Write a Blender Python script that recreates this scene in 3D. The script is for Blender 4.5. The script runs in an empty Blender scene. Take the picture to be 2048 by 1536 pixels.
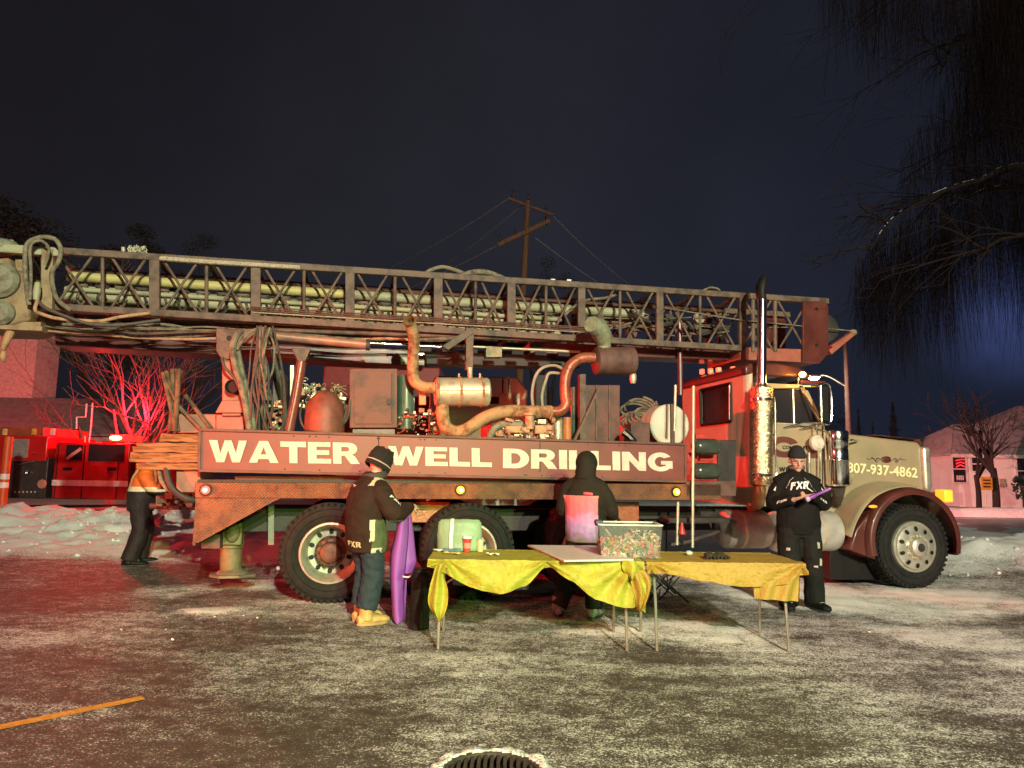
import bpy, bmesh, math, random
from mathutils import Vector, Matrix, noise as mn
from math import sin, cos, pi, radians, sqrt, atan, atan2
random.seed(7)
S = bpy.context.scene
C = S.collection
V3 = Vector

# ------------------------------------------------------------------ camera
F = 1409.0
PITCH = atan((940-768)/F); ROLL = 0.015; CAMZ = 1.5
_r = V3((1,0,0)); _u = V3((0,-sin(PITCH),cos(PITCH))); _f = V3((0,cos(PITCH),sin(PITCH)))
RR = cos(ROLL)*_r + sin(ROLL)*_u
UU = -sin(ROLL)*_r + cos(ROLL)*_u
CAM = V3((0,0,CAMZ))
cd = bpy.data.cameras.new('camera'); co = bpy.data.objects.new('camera', cd); C.objects.link(co)
m = Matrix.Identity(4)
for i in range(3):
    m[i][0] = RR[i]; m[i][1] = UU[i]; m[i][2] = -_f[i]; m[i][3] = CAM[i]
co.matrix_world = m
cd.sensor_width = 36; cd.lens = F/2048*36; cd.clip_start = .05; cd.clip_end = 2000
S.camera = co
S.render.resolution_x = 1024; S.render.resolution_y = 768
def ray(px, py): return RR*((px-1024)/F) - UU*((py-768)/F) + _f
def G(px, py, z=0.0):
    d = ray(px,py); t = (z-CAMZ)/d.z; return CAM + d*t
class Frame:
    def __init__(s, o, deg):
        a = radians(deg); s.a = a; s.o = V3(o); s.X = V3((cos(a),sin(a),0)); s.Y = V3((-sin(a),cos(a),0))
    def hit(s, px, py, v=0.0):
        d = ray(px,py); t = ((s.o-CAM).dot(s.Y)+v)/d.dot(s.Y); p = CAM+d*t-s.o
        return V3((p.dot(s.X), p.dot(s.Y), p.z))
    def hitU(s, px, py, u):
        d = ray(px,py); t = ((s.o-CAM).dot(s.X)+u)/d.dot(s.X); p = CAM+d*t-s.o
        return V3((p.dot(s.X), p.dot(s.Y), p.z))
    def w(s, p): return s.o + s.X*p[0] + s.Y*p[1] + V3((0,0,p[2]))
    def loc(s, p): q = V3(p)-s.o; return V3((q.dot(s.X), q.dot(s.Y), q.z))
WF = Frame((0,0,0), 0)
def W(px, py, Y): return WF.hit(px, py, Y)
TR = Frame(G(660,1208), 12.5)
def t(px, py, v=0.0): return TR.hit(px, py, v)
def mpp(p):   # metres per pixel at truck-local point
    return (TR.w(p)-CAM).dot(_f)/F

# ------------------------------------------------------------------ world (night sky)
w = bpy.data.worlds.new('World'); S.world = w; w.use_nodes = True
nt = w.node_tree; N = nt.nodes; L = nt.links; N.clear()
out = N.new('ShaderNodeOutputWorld'); bg = N.new('ShaderNodeBackground')
tc = N.new('ShaderNodeTexCoord')
sep = N.new('ShaderNodeSeparateXYZ'); L.new(tc.outputs['Generated'], sep.inputs[0])
rx = N.new('ShaderNodeValToRGB'); mr = N.new('ShaderNodeMapRange')
mr.inputs['From Min'].default_value = -.65; mr.inputs['From Max'].default_value = .65
L.new(sep.outputs['X'], mr.inputs['Value']); L.new(mr.outputs[0], rx.inputs[0])
e = rx.color_ramp.elements
e[0].position = 0; e[0].color = (.0085,.0075,.0095,1); e[1].position = 1; e[1].color = (.0085,.0115,.021,1)
k = rx.color_ramp.elements.new(.5); k.color = (.0155,.0158,.0225,1)
rz = N.new('ShaderNodeValToRGB'); L.new(sep.outputs['Z'], rz.inputs[0])
e = rz.color_ramp.elements; e[0].position = .0; e[0].color = (.8,.85,1,1); e[1].position = .8; e[1].color = (.55,.5,.5,1)
k = rz.color_ramp.elements.new(.3); k.color = (1,1,1,1)
mx = N.new('ShaderNodeMix'); mx.data_type = 'RGBA'; mx.blend_type = 'MULTIPLY'; mx.inputs[0].default_value = 1
L.new(rx.outputs[0], mx.inputs[6]); L.new(rz.outputs[0], mx.inputs[7])
nz = N.new('ShaderNodeTexNoise'); nz.inputs['Scale'].default_value = 3; nz.inputs['Detail'].default_value = 5; nz.inputs['Roughness'].default_value = .55
L.new(tc.outputs['Generated'], nz.inputs[0])
mr2 = N.new('ShaderNodeMapRange'); mr2.inputs['From Min'].default_value = .25; mr2.inputs['From Max'].default_value = .75; mr2.inputs['To Min'].default_value = .8; mr2.inputs['To Max'].default_value = 1.2
L.new(nz.outputs[0], mr2.inputs['Value'])
mx2 = N.new('ShaderNodeVectorMath'); mx2.operation = 'SCALE'
L.new(mx.outputs[2], mx2.inputs[0]); L.new(mr2.outputs[0], mx2.inputs['Scale'])
# moonlit cloud behind the willow
gd = ray(1995, 640).normalized()
dt = N.new('ShaderNodeVectorMath'); dt.operation = 'DISTANCE'; dt.inputs[1].default_value = gd
L.new(tc.outputs['Generated'], dt.inputs[0])
mr3 = N.new('ShaderNodeMapRange'); mr3.interpolation_type = 'SMOOTHSTEP'; mr3.inputs['From Min'].default_value = .10; mr3.inputs['From Max'].default_value = .0
L.new(dt.outputs['Value'], mr3.inputs['Value'])
nz2 = N.new('ShaderNodeTexNoise'); nz2.inputs['Scale'].default_value = 14; nz2.inputs['Detail'].default_value = 4
L.new(tc.outputs['Generated'], nz2.inputs[0])
mm = N.new('ShaderNodeMath'); mm.operation = 'MULTIPLY'; L.new(mr3.outputs[0], mm.inputs[0]); L.new(nz2.outputs[0], mm.inputs[1])
gl = N.new('ShaderNodeVectorMath'); gl.operation = 'SCALE'; gl.inputs[0].default_value = (.04,.06,.19); L.new(mm.outputs[0], gl.inputs['Scale'])
ad = N.new('ShaderNodeVectorMath'); ad.operation = 'ADD'; L.new(mx2.outputs[0], ad.inputs[0]); L.new(gl.outputs[0], ad.inputs[1])
L.new(ad.outputs[0], bg.inputs[0]); bg.inputs[1].default_value = 1.2
L.new(bg.outputs[0], out.inputs[0])

# ------------------------------------------------------------------ lamps of the place (street and emergency lights behind / beside the camera) and an added red fill
def lamp(kind, name, pos, power, col, size=.15, aim=None, cone=60, blend=.6):
    d = bpy.data.lights.new(name, kind); d.energy = power; d.color = col
    d.shadow_soft_size = size
    o = bpy.data.objects.new(name, d); C.objects.link(o); o.location = pos
    if kind == 'SPOT':
        d.spot_size = radians(cone); d.spot_blend = blend
        v = V3(aim)-V3(pos); o.rotation_euler = v.to_track_quat('-Z','Y').to_euler()
    return o
K_WHITE, K_RED, K_GREEN, K_FIRE, K_HOUSE, K_WARM = 19800, 30000, 6800, 230, 40000, 7500
lamp('SPOT','lot_lamp', (4.2,-11.5,7.8), K_WHITE, (1,.94,.71), .12, (1,8,.2), 85, .4)
lamp('SPOT','red_beacon_left', (-15.0,-3.6,1.05), K_RED, (1,.085,.03), .1, (-3.0,7.8,1.7), 13.5, .9)
lamp('SPOT','red_fill_left', (-12,-5,5.0), 8500, (1,.11,.10), .3, (-4.2,3.4,0), 52, 1)  # added fill that reddens the left ground, not a lamp of the place
lamp('SPOT','green_lamp', (5.5,-9.0,4.6), K_GREEN, (.42,1,.12), .15, (-.6,6.0,.2), 26, 1)
lamp('SPOT','warm_lamp', (5.8,-13,7.0), K_WARM, (1,.98,.55), .15, (-5,11,2.0), 66)
lamp('POINT','fire_beacon', (-11.6,20.2,2.9), K_FIRE, (1,.02,.03), .12)
lamp('POINT','fire_beacon_rear', (-11.6,21.7,3.1), 1100, (1,.015,.04), .15)
lamp('SPOT','fire_sweep_ground', (-11.4,19.2,3.0), 1500, (1,.015,.02), .12, (-3.6,9.8,0), 62, .8)
lamp('SPOT','fire_sweep_rig', (-12.4,19.0,3.1), 10000, (1,.012,.01), .12, (2.4,9.3,2.3), 30)
lamp('SPOT','fire_sweep_wall', (-16.5,21.2,3.1), 4200, (1,.008,.045), .12, (-24,31,3.5), 60, .9)
lamp('SPOT','house_beacon', (2,16,2.6), K_HOUSE, (1,.30,.28), .15, (27,37,2), 36)
S.view_settings.view_transform = 'Standard'; S.view_settings.look = 'None'
S.view_settings.exposure = .1; S.view_settings.gamma = 1; S.view_settings.use_curve_mapping = False

# ------------------------------------------------------------------ materials
_M = {}
def M(name, c, r=.6, me=0.0, var=.25, sc=6, bump=.15, bs=60, c2=None, mix=.5, emit=None, es=1, coat=0, trans=0, alpha=1, sheen=0, aniso=None, stretch=None, ior=None, spec=.5):
    if name in _M: return _M[name]
    m = bpy.data.materials.new(name); m.use_nodes = True; nt = m.node_tree; N = nt.nodes; L = nt.links
    b = N['Principled BSDF']
    b.inputs['Roughness'].default_value = r; b.inputs['Metallic'].default_value = me
    b.inputs['Coat Weight'].default_value = coat; b.inputs['Transmission Weight'].default_value = trans
    b.inputs['Alpha'].default_value = alpha; b.inputs['Sheen Weight'].default_value = sheen
    b.inputs['Specular IOR Level'].default_value = spec
    if ior: b.inputs['IOR'].default_value = ior
    tc = N.new('ShaderNodeTexCoord'); src = tc.outputs['Object']
    if stretch:
        mp = N.new('ShaderNodeMapping'); mp.inputs['Scale'].default_value = stretch; L.new(src, mp.inputs[0]); src = mp.outputs[0]
    n1 = N.new('ShaderNodeTexNoise'); n1.inputs['Scale'].default_value = sc; n1.inputs['Detail'].default_value = 6; n1.inputs['Roughness'].default_value = .62
    L.new(src, n1.inputs[0])
    cr = N.new('ShaderNodeValToRGB'); L.new(n1.outputs[0], cr.inputs[0])
    ca = tuple(x*(1-var) for x in c); cb = tuple(min(1,x*(1+var)) for x in c)
    if c2: ca = c2; cb = c
    e = cr.color_ramp.elements
    if c2: e[0].position = max(0,mix-.12); e[1].position = min(1,mix+.1)
    else: e[0].position = .3; e[1].position = .7
    e[0].color = (*ca,1); e[1].color = (*cb,1)
    L.new(cr.outputs[0], b.inputs['Base Color'])
    rr = N.new('ShaderNodeMapRange'); rr.inputs['To Min'].default_value = max(.02,r-.12); rr.inputs['To Max'].default_value = min(1,r+.15)
    L.new(n1.outputs[0], rr.inputs[0]); L.new(rr.outputs[0], b.inputs['Roughness'])
    if bump:
        n2 = N.new('ShaderNodeTexNoise'); n2.inputs['Scale'].default_value = bs; n2.inputs['Detail'].default_value = 4
        L.new(src, n2.inputs[0])
        bp = N.new('ShaderNodeBump'); bp.inputs['Strength'].default_value = bump; bp.inputs['Distance'].default_value = .01
        L.new(n2.outputs[0], bp.inputs['Height']); L.new(bp.outputs[0], b.inputs['Normal'])
    if emit:
        b.inputs['Emission Color'].default_value = (*emit,1); b.inputs['Emission Strength'].default_value = es
    _M[name] = m; return m
MAROON = M('maroon_paint', (.085,.020,.016), .38, 0, .3, 3, .12, 40, coat=.35)
SIGNP = M('sign_paint', (.17,.045,.034), .5, 0, .2, 2.5, .1, 30, coat=.1)
BROWN = M('brown_steel', (.13,.068,.052), .65, .1, .35, 5, .3, 50, c2=(.06,.032,.025), mix=.45)
MAST = M('mast_steel', (.135,.095,.068), .65, .1, .3, 7, .4, 50, c2=(.05,.034,.026), mix=.47)
PIPE = M('frosted_pipe', (.30,.32,.20), .65, .1, .3, 4, .35, 35, c2=(.15,.14,.08), mix=.42, stretch=(.5,2,2))
PIPEY = M('yellow_pipe', (.42,.40,.16), .6, .1, .3, 3, .3, 35, c2=(.2,.17,.06), mix=.42, stretch=(.5,2,2))
DARK = M('dark_steel', (.035,.03,.028), .6, .2, .4, 8, .3, 40)
BLACK = M('black', (.007,.007,.007), .6, 0, .3, 10, .1, 40, spec=.3)
RUBBER = M('tyre_rubber', (.013,.013,.012), .8, 0, .5, 12, .5, 90, spec=.3)
RUBH = M('hose_rubber', (.06,.05,.04), .6, 0, .4, 14, .3, 60)
HOSE = M('frosted_hose', (.19,.175,.115), .75, 0, .4, 10, .5, 50, c2=(.06,.05,.035), mix=.48)
ALU = M('aluminium', (.62,.60,.52), .38, .75, .15, 8, .12, 50)
RIMP = M('rim_white', (.36,.34,.28), .45, .3, .25, 10, .15, 50)
CHROME = M('chrome', (.75,.73,.70), .13, 1, .08, 5, .02, 20)
CHROMD = M('perforated_chrome', (.70,.58,.36), .24, 1, .2, 40, .8, 95)
RUST = M('rusty_pipe', (.40,.25,.13), .75, .15, .4, 7, .8, 45, c2=(.12,.045,.02), mix=.45, spec=.3)
RUSTW = M('wet_rust', (.30,.09,.045), .35, .2, .4, 9, .5, 45)
GALV = M('muffler_steel', (.55,.50,.38), .5, .55, .2, 7, .2, 40, c2=(.36,.28,.16), mix=.4)
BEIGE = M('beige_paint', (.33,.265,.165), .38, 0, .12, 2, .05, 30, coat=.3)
CAB_REAR_LIT = M('cab_rear_red_lit', (.5,.36,.25), .45, 0, .12, 2, .05, 30, coat=.2)  # beige cab paint, made paler and redder for the red light on it
WHITEL = M('white_lettering', (.62,.55,.45), .6, 0, .16, 9, .1, 40, spec=.3)
GOLDL = M('cream_lettering', (.78,.74,.42), .5, 0, .15, 30, .05, 40)
GREEND = M('green_enamel', (.05,.11,.08), .35, 0, .3, 6, .1, 30, coat=.3)
CREAMT = M('tank_cream', (.55,.56,.44), .45, .1, .12, 3, .08, 30)
WOOD = M('timber', (.30,.17,.08), .85, 0, .35, 7, .8, 50, c2=(.12,.055,.022), mix=.48, stretch=(.3,3,5), spec=.2)
def checker_plate():
    m = M('diamond_plate', (.17,.075,.035), .55, .2, .3, 6, .0, 40, c2=(.075,.035,.022), mix=.47)
    N = m.node_tree.nodes; L = m.node_tree.links; b = N['Principled BSDF']
    tc = N.new('ShaderNodeTexCoord'); mp = N.new('ShaderNodeMapping'); mp.inputs['Rotation'].default_value = (0,radians(45),0); mp.inputs['Scale'].default_value = (42,42,42)
    L.new(tc.outputs['Object'], mp.inputs[0]); vo = N.new('ShaderNodeTexVoronoi'); vo.inputs['Scale'].default_value = 1; vo.inputs['Randomness'].default_value = .15
    L.new(mp.outputs[0], vo.inputs[0]); bp = N.new('ShaderNodeBump'); bp.inputs['Strength'].default_value = .9; bp.inputs['Distance'].default_value = .012; bp.invert = True
    L.new(vo.outputs['Distance'], bp.inputs['Height']); L.new(bp.outputs[0], b.inputs['Normal'])
    return m
PLATE = checker_plate()

# ------------------------------------------------------------------ mesh builder
def perp(d):
    d = d.normalized(); a = V3((0,0,1)) if abs(d.z) < .9 else V3((1,0,0))
    x = d.cross(a).normalized(); return x, x.cross(d).normalized()
class MB:
    def __init__(s): s.v = []; s.f = []; s.mi = []; s.m = 0
    def face(s, idx): s.f.append(tuple(idx)); s.mi.append(s.m)
    def poly(s, pts):
        b = len(s.v); s.v += [V3(p) for p in pts]; s.face(range(b, b+len(pts)))
    def prism(s, pts, ext):
        n = len(pts); b = len(s.v); ext = V3(ext)
        s.v += [V3(p) for p in pts] + [V3(p)+ext for p in pts]
        nr = V3((0,0,0))
        for i in range(n): nr += V3(pts[i]).cross(V3(pts[(i+1)%n]))
        fl = nr.dot(ext) > 0
        A = list(range(b,b+n)); B = list(range(b+n,b+2*n))
        s.face(A[::-1] if fl else A); s.face(B if fl else B[::-1])
        for i in range(n):
            j = (i+1)%n; q = (b+i,b+j,b+n+j,b+n+i); s.face(q if fl else q[::-1])
    def boxb(s, x0,x1,y0,y1,z0,z1):
        s.prism([(x0,y0,z0),(x1,y0,z0),(x1,y1,z0),(x0,y1,z0)], (0,0,z1-z0))
    def box(s, c, sz, rot=None):
        c = V3(c); h = V3(sz)/2; ps = [V3((x*h.x,y*h.y,-h.z)) for x,y in ((-1,-1),(1,-1),(1,1),(-1,1))]; ex = V3((0,0,sz[2]))
        if rot is not None:
            if not isinstance(rot, Matrix):
                from mathutils import Euler
                rot = Euler(rot).to_matrix()
            ps = [rot@p for p in ps]; ex = rot@ex
        s.prism([c+p for p in ps], ex)
    def beam(s, p, q, w, h, up=(0,0,1)):
        p = V3(p); q = V3(q); d = (q-p).normalized(); up = V3(up)
        x = d.cross(up)
        if x.length < 1e-3: x = d.cross(V3((0,1,0)))
        x.normalize(); z = x.cross(d)
        s.prism([p+x*(-w/2)+z*(-h/2), p+x*(w/2)+z*(-h/2), p+x*(w/2)+z*(h/2), p+x*(-w/2)+z*(h/2)], q-p)
    def tube(s, pts, rad, n=10, cap=True, closed=False, side=None):
        P = [V3(p) for p in pts]; k = len(P)
        R = rad if isinstance(rad, (list,tuple)) else [rad]*k
        T = []
        for i in range(k):
            if closed: a = P[(i+1)%k]-P[i-1]
            else: a = P[min(i+1,k-1)]-P[max(i-1,0)]
            T.append(a.normalized() if a.length > 1e-9 else V3((0,0,1)))
        x = V3(side) if side is not None else perp(T[0])[0]
        b = len(s.v)
        for i in range(k):
            x = x - T[i]*x.dot(T[i])
            if x.length < 1e-5: x = perp(T[i])[0]
            x.normalize(); y = T[i].cross(x)
            r = R[i]; rx_, ry_ = (r if isinstance(r, (tuple,list)) else (r,r))
            for j in range(n):
                a = 2*pi*j/n; s.v.append(P[i] + x*(cos(a)*rx_) + y*(sin(a)*ry_))
        for i in range(k if closed else k-1):
            c0 = b+i*n; c1 = b+((i+1)%k)*n
            for j in range(n):
                jj = (j+1)%n; s.face((c0+j,c0+jj,c1+jj,c1+j))
        if cap and not closed:
            s.face([b+j for j in range(n)][::-1]); s.face([b+(k-1)*n+j for j in range(n)])
    def cyl(s, p, q, r, r2=None, n=20): s.tube([p,q], [r, r if r2 is None else r2], n)
    def lathe(s, prof, o, ax, n=32, cap=False):
        o = V3(o); ax = V3(ax).normalized(); x, y = perp(ax); b = len(s.v); k = len(prof)
        for r, a in prof:
            for j in range(n):
                an = 2*pi*j/n; s.v.append(o + ax*a + x*(cos(an)*r) + y*(sin(an)*r))
        for i in range(k-1):
            for j in range(n):
                jj = (j+1)%n; s.face((b+i*n+j, b+i*n+jj, b+(i+1)*n+jj, b+(i+1)*n+j))
        if cap:
            s.face([b+j for j in range(n)][::-1]); s.face([b+(k-1)*n+j for j in range(n)])
    def sph(s, c, r, n=12, m_=8, rot=None):
        c = V3(c); r = (r,r,r) if not hasattr(r,'__len__') else r; b = len(s.v)
        for i in range(1,m_):
            ph = pi*i/m_
            for j in range(n):
                a = 2*pi*j/n; p = V3((sin(ph)*cos(a)*r[0], sin(ph)*sin(a)*r[1], cos(ph)*r[2]))
                if rot is not None: p = rot@p
                s.v.append(c+p)
        tp = V3((0,0,r[2])); bt = V3((0,0,-r[2]))
        if rot is not None: tp = rot@tp; bt = rot@bt
        s.v.append(c+tp); s.v.append(c+bt); T_ = len(s.v)-2; B_ = T_+1
        for i in range(m_-2):
            for j in range(n):
                jj = (j+1)%n; s.face((b+i*n+j, b+(i+1)*n+j, b+(i+1)*n+jj, b+i*n+jj))
        for j in range(n):
            jj = (j+1)%n; s.face((T_, b+j, b+jj)); s.face((B_, b+(m_-2)*n+jj, b+(m_-2)*n+j))
    def grid(s, fn, nu, nv):
        b = len(s.v)
        for i in range(nu+1):
            for j in range(nv+1): s.v.append(V3(fn(i/nu, j/nv)))
        for i in range(nu):
            for j in range(nv):
                a = b+i*(nv+1)+j; s.face((a, a+nv+1, a+nv+2, a+1))
    def build(s, name, mats, parent=None, world=False, bevel=0, smooth=35, label=None, solid=0, bevseg=2):
        me = bpy.data.meshes.new(name)
        vs = s.v
        if world and parent is not None:
            mw = Matrix.Identity(4); q_ = parent
            while q_ is not None: mw = q_.matrix_basis @ mw; q_ = q_.parent
            im = mw.inverted(); vs = [im@p for p in vs]
        me.from_pydata([tuple(p) for p in vs], [], s.f)
        if not isinstance(mats, (list,tuple)): mats = [mats]
        for mm_ in mats: me.materials.append(mm_)
        me.polygons.foreach_set('material_index', s.mi)
        me.validate(); me.update()
        if smooth:
            me.polygons.foreach_set('use_smooth', [True]*len(me.polygons)); me.set_sharp_from_angle(angle=radians(smooth))
        o = bpy.data.objects.new(name, me); C.objects.link(o)
        if parent is not None: o.parent = parent
        if bevel:
            bm_ = o.modifiers.new('bevel','BEVEL'); bm_.width = bevel; bm_.segments = bevseg; bm_.limit_method = 'ANGLE'; bm_.angle_limit = radians(40)
        if solid:
            so = o.modifiers.new('solid','SOLIDIFY'); so.thickness = solid; so.offset = 0
        if label: o['label'] = label
        return o
def thing(name, label, cat, loc=(0,0,0), rotz=0, group=None):
    o = bpy.data.objects.new(name, None); C.objects.link(o); o.location = loc; o.rotation_euler = (0,0,rotz)
    o.matrix_basis = Matrix.Translation(V3(loc)) @ Matrix.Rotation(rotz,4,'Z')
    o['label'] = label; o['category'] = cat
    if group: o['group'] = group
    return o
def tag(o, label, cat, group=None):
    o['label'] = label; o['category'] = cat
    if group: o['group'] = group
    return o
def struct(o, kind='structure'): o['kind'] = kind; return o
def bez(pts, n=8):
    P = [V3(p) for p in pts]; Q = []
    for i in range(len(P)-1):
        a = P[max(i-1,0)]; b = P[i]; c = P[i+1]; d = P[min(i+2,len(P)-1)]
        for j in range(n):
            u = j/n; Q.append(.5*((2*b)+(c-a)*u+(2*a-5*b+4*c-d)*u*u+(3*b-a-3*c+d)*u**3))
    Q.append(P[-1]); return Q

# ------------------------------------------------------------------ lettering
def arc(cx, cy, rx, ry, a0, a1, n=8): return [(cx+rx*cos(radians(a0+(a1-a0)*i/n)), cy+ry*sin(radians(a0+(a1-a0)*i/n))) for i in range(n+1)]
GL = {
 'W': (1.28, [[(0,1),(.28,1),(.38,.40),(.53,1),(.76,1),(.91,.40),(1.01,1),(1.28,1),(1.04,0),(.78,0),(.645,.56),(.51,0),(.25,0)]]),
 'A': (1.02, [[(0,0),(.36,1),(.66,1),(1.02,0),(.73,0),(.68,.17),(.33,.17),(.28,0)],[(.40,.38),(.61,.38),(.505,.72)]]),
 'T': (.9, [[(0,1),(.9,1),(.9,.75),(.59,.75),(.59,0),(.31,0),(.31,.75),(0,.75)]]),
 'E': (.82, [[(0,0),(0,1),(.8,1),(.8,.79),(.3,.79),(.3,.62),(.75,.62),(.75,.41),(.3,.41),(.3,.22),(.82,.22),(.82,0)]]),
 'F': (.78, [[(0,0),(0,1),(.78,1),(.78,.77),(.3,.77),(.3,.6),(.7,.6),(.7,.38),(.3,.38),(.3,0)]]),
 'R': (.97, [[(0,0),(0,1),(.55,1)]+arc(.58,.71,.3,.29,80,-70,8)+[(.78,.36),(.97,0),(.64,0),(.42,.38),(.3,.38),(.3,0)], [(.3,.8),(.5,.8)]+arc(.5,.69,.09,.11,80,-80,5)+[(.5,.58),(.3,.58)]]),
 'L': (.76, [[(0,0),(0,1),(.3,1),(.3,.24),(.76,.24),(.76,0)]]),
 'D': (.95, [[(0,0),(0,1),(.45,1)]+arc(.45,.5,.5,.5,85,-85,12)+[(.45,0)], [(.3,.77),(.42,.77)]+arc(.42,.5,.22,.27,85,-85,8)+[(.42,.23),(.3,.23)]]),
 'I': (.3, [[(0,0),(0,1),(.3,1),(.3,0)]]),
 'N': (.94, [[(0,0),(0,1),(.29,1),(.66,.45),(.66,1),(.94,1),(.94,0),(.66,0),(.28,.55),(.28,0)]]),
 'G': (1.02, [arc(.5,.5,.5,.51,35,318,22)+[(.99,.14),(.99,.56),(.53,.56),(.53,.36),(.71,.36),(.71,.27)]+arc(.5,.5,.22,.27,-50,-312,16)]),
 'X': (.98, [[(0,0),(.33,.51),(.02,1),(.34,1),(.5,.7),(.65,1),(.96,1),(.65,.51),(.98,0),(.65,0),(.49,.3),(.32,0)]]),
}
def letters_mesh(word, gap=.09, space=.55):
    """2D triangulated letters; returns verts (x,y) and faces plus total width"""
    vs = []; fs = []; x = 0
    for ch in word:
        if ch == ' ': x += space; continue
        wd, loops = GL[ch]
        cu = bpy.data.curves.new('c','CURVE'); cu.dimensions = '2D'; cu.fill_mode = 'BOTH'
        for lp in loops:
            sp = cu.splines.new('POLY'); sp.points.add(len(lp)-1); sp.use_cyclic_u = True
            for i, p in enumerate(lp): sp.points[i].co = (p[0],p[1],0,1)
        ob = bpy.data.objects.new('c', cu); C.objects.link(ob)
        dg = bpy.context.evaluated_depsgraph_get(); me = bpy.data.meshes.new_from_object(ob.evaluated_get(dg))
        b = len(vs); vs += [(v.co.x+x, v.co.y) for v in me.vertices]; fs += [tuple(b+i for i in p.vertices) for p in me.polygons]
        bpy.data.objects.remove(ob); bpy.data.curves.remove(cu); bpy.data.meshes.remove(me)
        x += wd+gap
    return vs, fs, x-gap
def font_mesh(text, off=.02):
    cu = bpy.data.curves.new('c','FONT'); cu.body = text; cu.size = 1.37; cu.offset = off; cu.resolution_u = 3
    ob = bpy.data.objects.new('c', cu); C.objects.link(ob)
    dg = bpy.context.evaluated_depsgraph_get(); me = bpy.data.meshes.new_from_object(ob.evaluated_get(dg))
    vs = [(v.co.x, v.co.y) for v in me.vertices]; fs = [tuple(p.vertices) for p in me.polygons]
    bpy.data.objects.remove(ob); bpy.data.curves.remove(cu); bpy.data.meshes.remove(me)
    mx_ = min(v[0] for v in vs); vs = [(v[0]-mx_, v[1]) for v in vs]; wd = max(v[0] for v in vs)
    return vs, fs, wd
def place_text(data, bl, br, tl, name, mat, parent, thick=.004, world=False, label=None, cuts=0):
    vs, fs, wd = data; bl = V3(bl); br = V3(br); tl = V3(tl); X = (br-bl)/wd; Y = (tl-bl)
    n = X.cross(Y).normalized()
    mb = MB(); k = len(vs)
    front = [bl+X*v[0]+Y*v[1]+n*thick for v in vs]; back = [bl+X*v[0]+Y*v[1]-n*thick for v in vs]
    mb.v = front+back
    for f_ in fs: mb.face(f_); mb.face([i+k for i in f_][::-1])
    ed = {}
    for f_ in fs:
        for i in range(len(f_)):
            a, b = f_[i], f_[(i+1)%len(f_)]; ed[(a,b)] = 1
    for (a,b) in list(ed):
        if (b,a) not in ed: mb.face((a, a+k, b+k, b))
    return mb.build(name, mat, parent, world=world, smooth=0, label=label)
# ------------------------------------------------------------------ ground (asphalt under patchy snow)
def fbm(x, y, s, o=4): return mn.fractal(V3((x*s, y*s, 3.7)), 1.0, 2.0, o)
PATCH = []   # (cx, cy, rx, ry, rot, value)
def patch(px, py, wpx, depth, val, rot=0):
    p = G(px,py); PATCH.append((p.x, p.y, wpx/F*p.y/2, depth/2, rot, val))
patch(520,1168,150,.8,.9); patch(350,1180,170,.9,.75); patch(415,1222,110,.35,1.0); patch(600,1215,220,.8,.25)
patch(1390,1262,330,.75,.6); patch(1500,1290,240,.4,.35); patch(1200,1262,240,.3,.5)
patch(1800,1200,560,2.2,.85); patch(1560,1180,260,2.0,.6); patch(1990,1290,300,1.6,.35); patch(1700,1260,300,1.2,.3); patch(1750,1330,500,1.2,.12)
patch(330,1190,420,2.0,.1); patch(1050,1330,500,.9,.14); patch(1440,1150,300,2.0,.7)
patch(150,1160,400,1.0,-.15)
DRAIN = G(982,1545); DRAIN = V3((DRAIN.x, DRAIN.y, 0)); DR=.25
def snow_at(x, y):
    s = .29 + .40*fbm(x,y,.42) + .24*fbm(x+31,y+7,1.3) + .14*fbm(x*.5+9,y*1.7,2.2) + (.13*max(0,min(1,(x-.5)/3))-.20*max(0,min(1,(-1.5-x)/2)) if y<11 else 0)
    for cx,cy,rx_,ry_,ro,v in PATCH:
        dx=(x-cx)/rx_; dy=(y-cy)/ry_; d=dx*dx+dy*dy
        d += .75*fbm(x+cx,y,1.7)+.45*fbm(x,y+cx,5)
        if d < 1.6: s += v*.8*max(0,min(1,(1.45-d)))*(1+.5*fbm(x,y,4))
    if y < 8:
        for (y0,k1,k2) in ((3.55,.10,.012),(5.25,.07,.010),(4.35,-.13,.008),(6.05,-.12,.008),(2.6,.22,0)):
            d = abs(y-(y0+k1*x+k2*x*x)+.06*fbm(x,0,1.1))
            if d < .17: s -= .17*(1-d/.17)*(1+fbm(x,y,1.5))
            elif d < .26: s += .10*(1-(d-.17)/.09)
    if y > 10.6: s += min(1,(y-10.6)/1.2)*1.1
    if x > 3.5 and y > 8: s += .2
    return max(0,min(1.5,s))
def bank(x, y):
    h = 0
    if x < -1.0:
        e = min(1, max(0,(-1.0-x)/3)); c = math.exp(-((y-14.6)/2.3)**2); h += e*c*(.55+.22*fbm(x,y,.9)+.12*fbm(x,y,2.6)+.05*fbm(x,y,7))
    g = G(2010,1150); d = ((x-g.x-1.6)/2.1)**2+((y-g.y-.6)/1.5)**2
    h += .34*math.exp(-d)*(1+.3*fbm(x,y,1.5))
    d = ((x-8.2)/3.0)**2+((y-12.2)/.9)**2
    h += .22*math.exp(-d)*(1+.5*fbm(x,y,2))
    return max(0,h)
def axis1(a, b, step, far, grow=1.25):
    xs = []; x = a
    while x <= b+1e-6: xs.append(x); x += step
    s_ = step; lo = a; hi = b; L1=[]; L2=[]
    while hi < far: s_ *= grow; lo -= s_; hi += s_; L1.append(lo); L2.append(hi)
    return L1[::-1]+xs+L2
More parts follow.
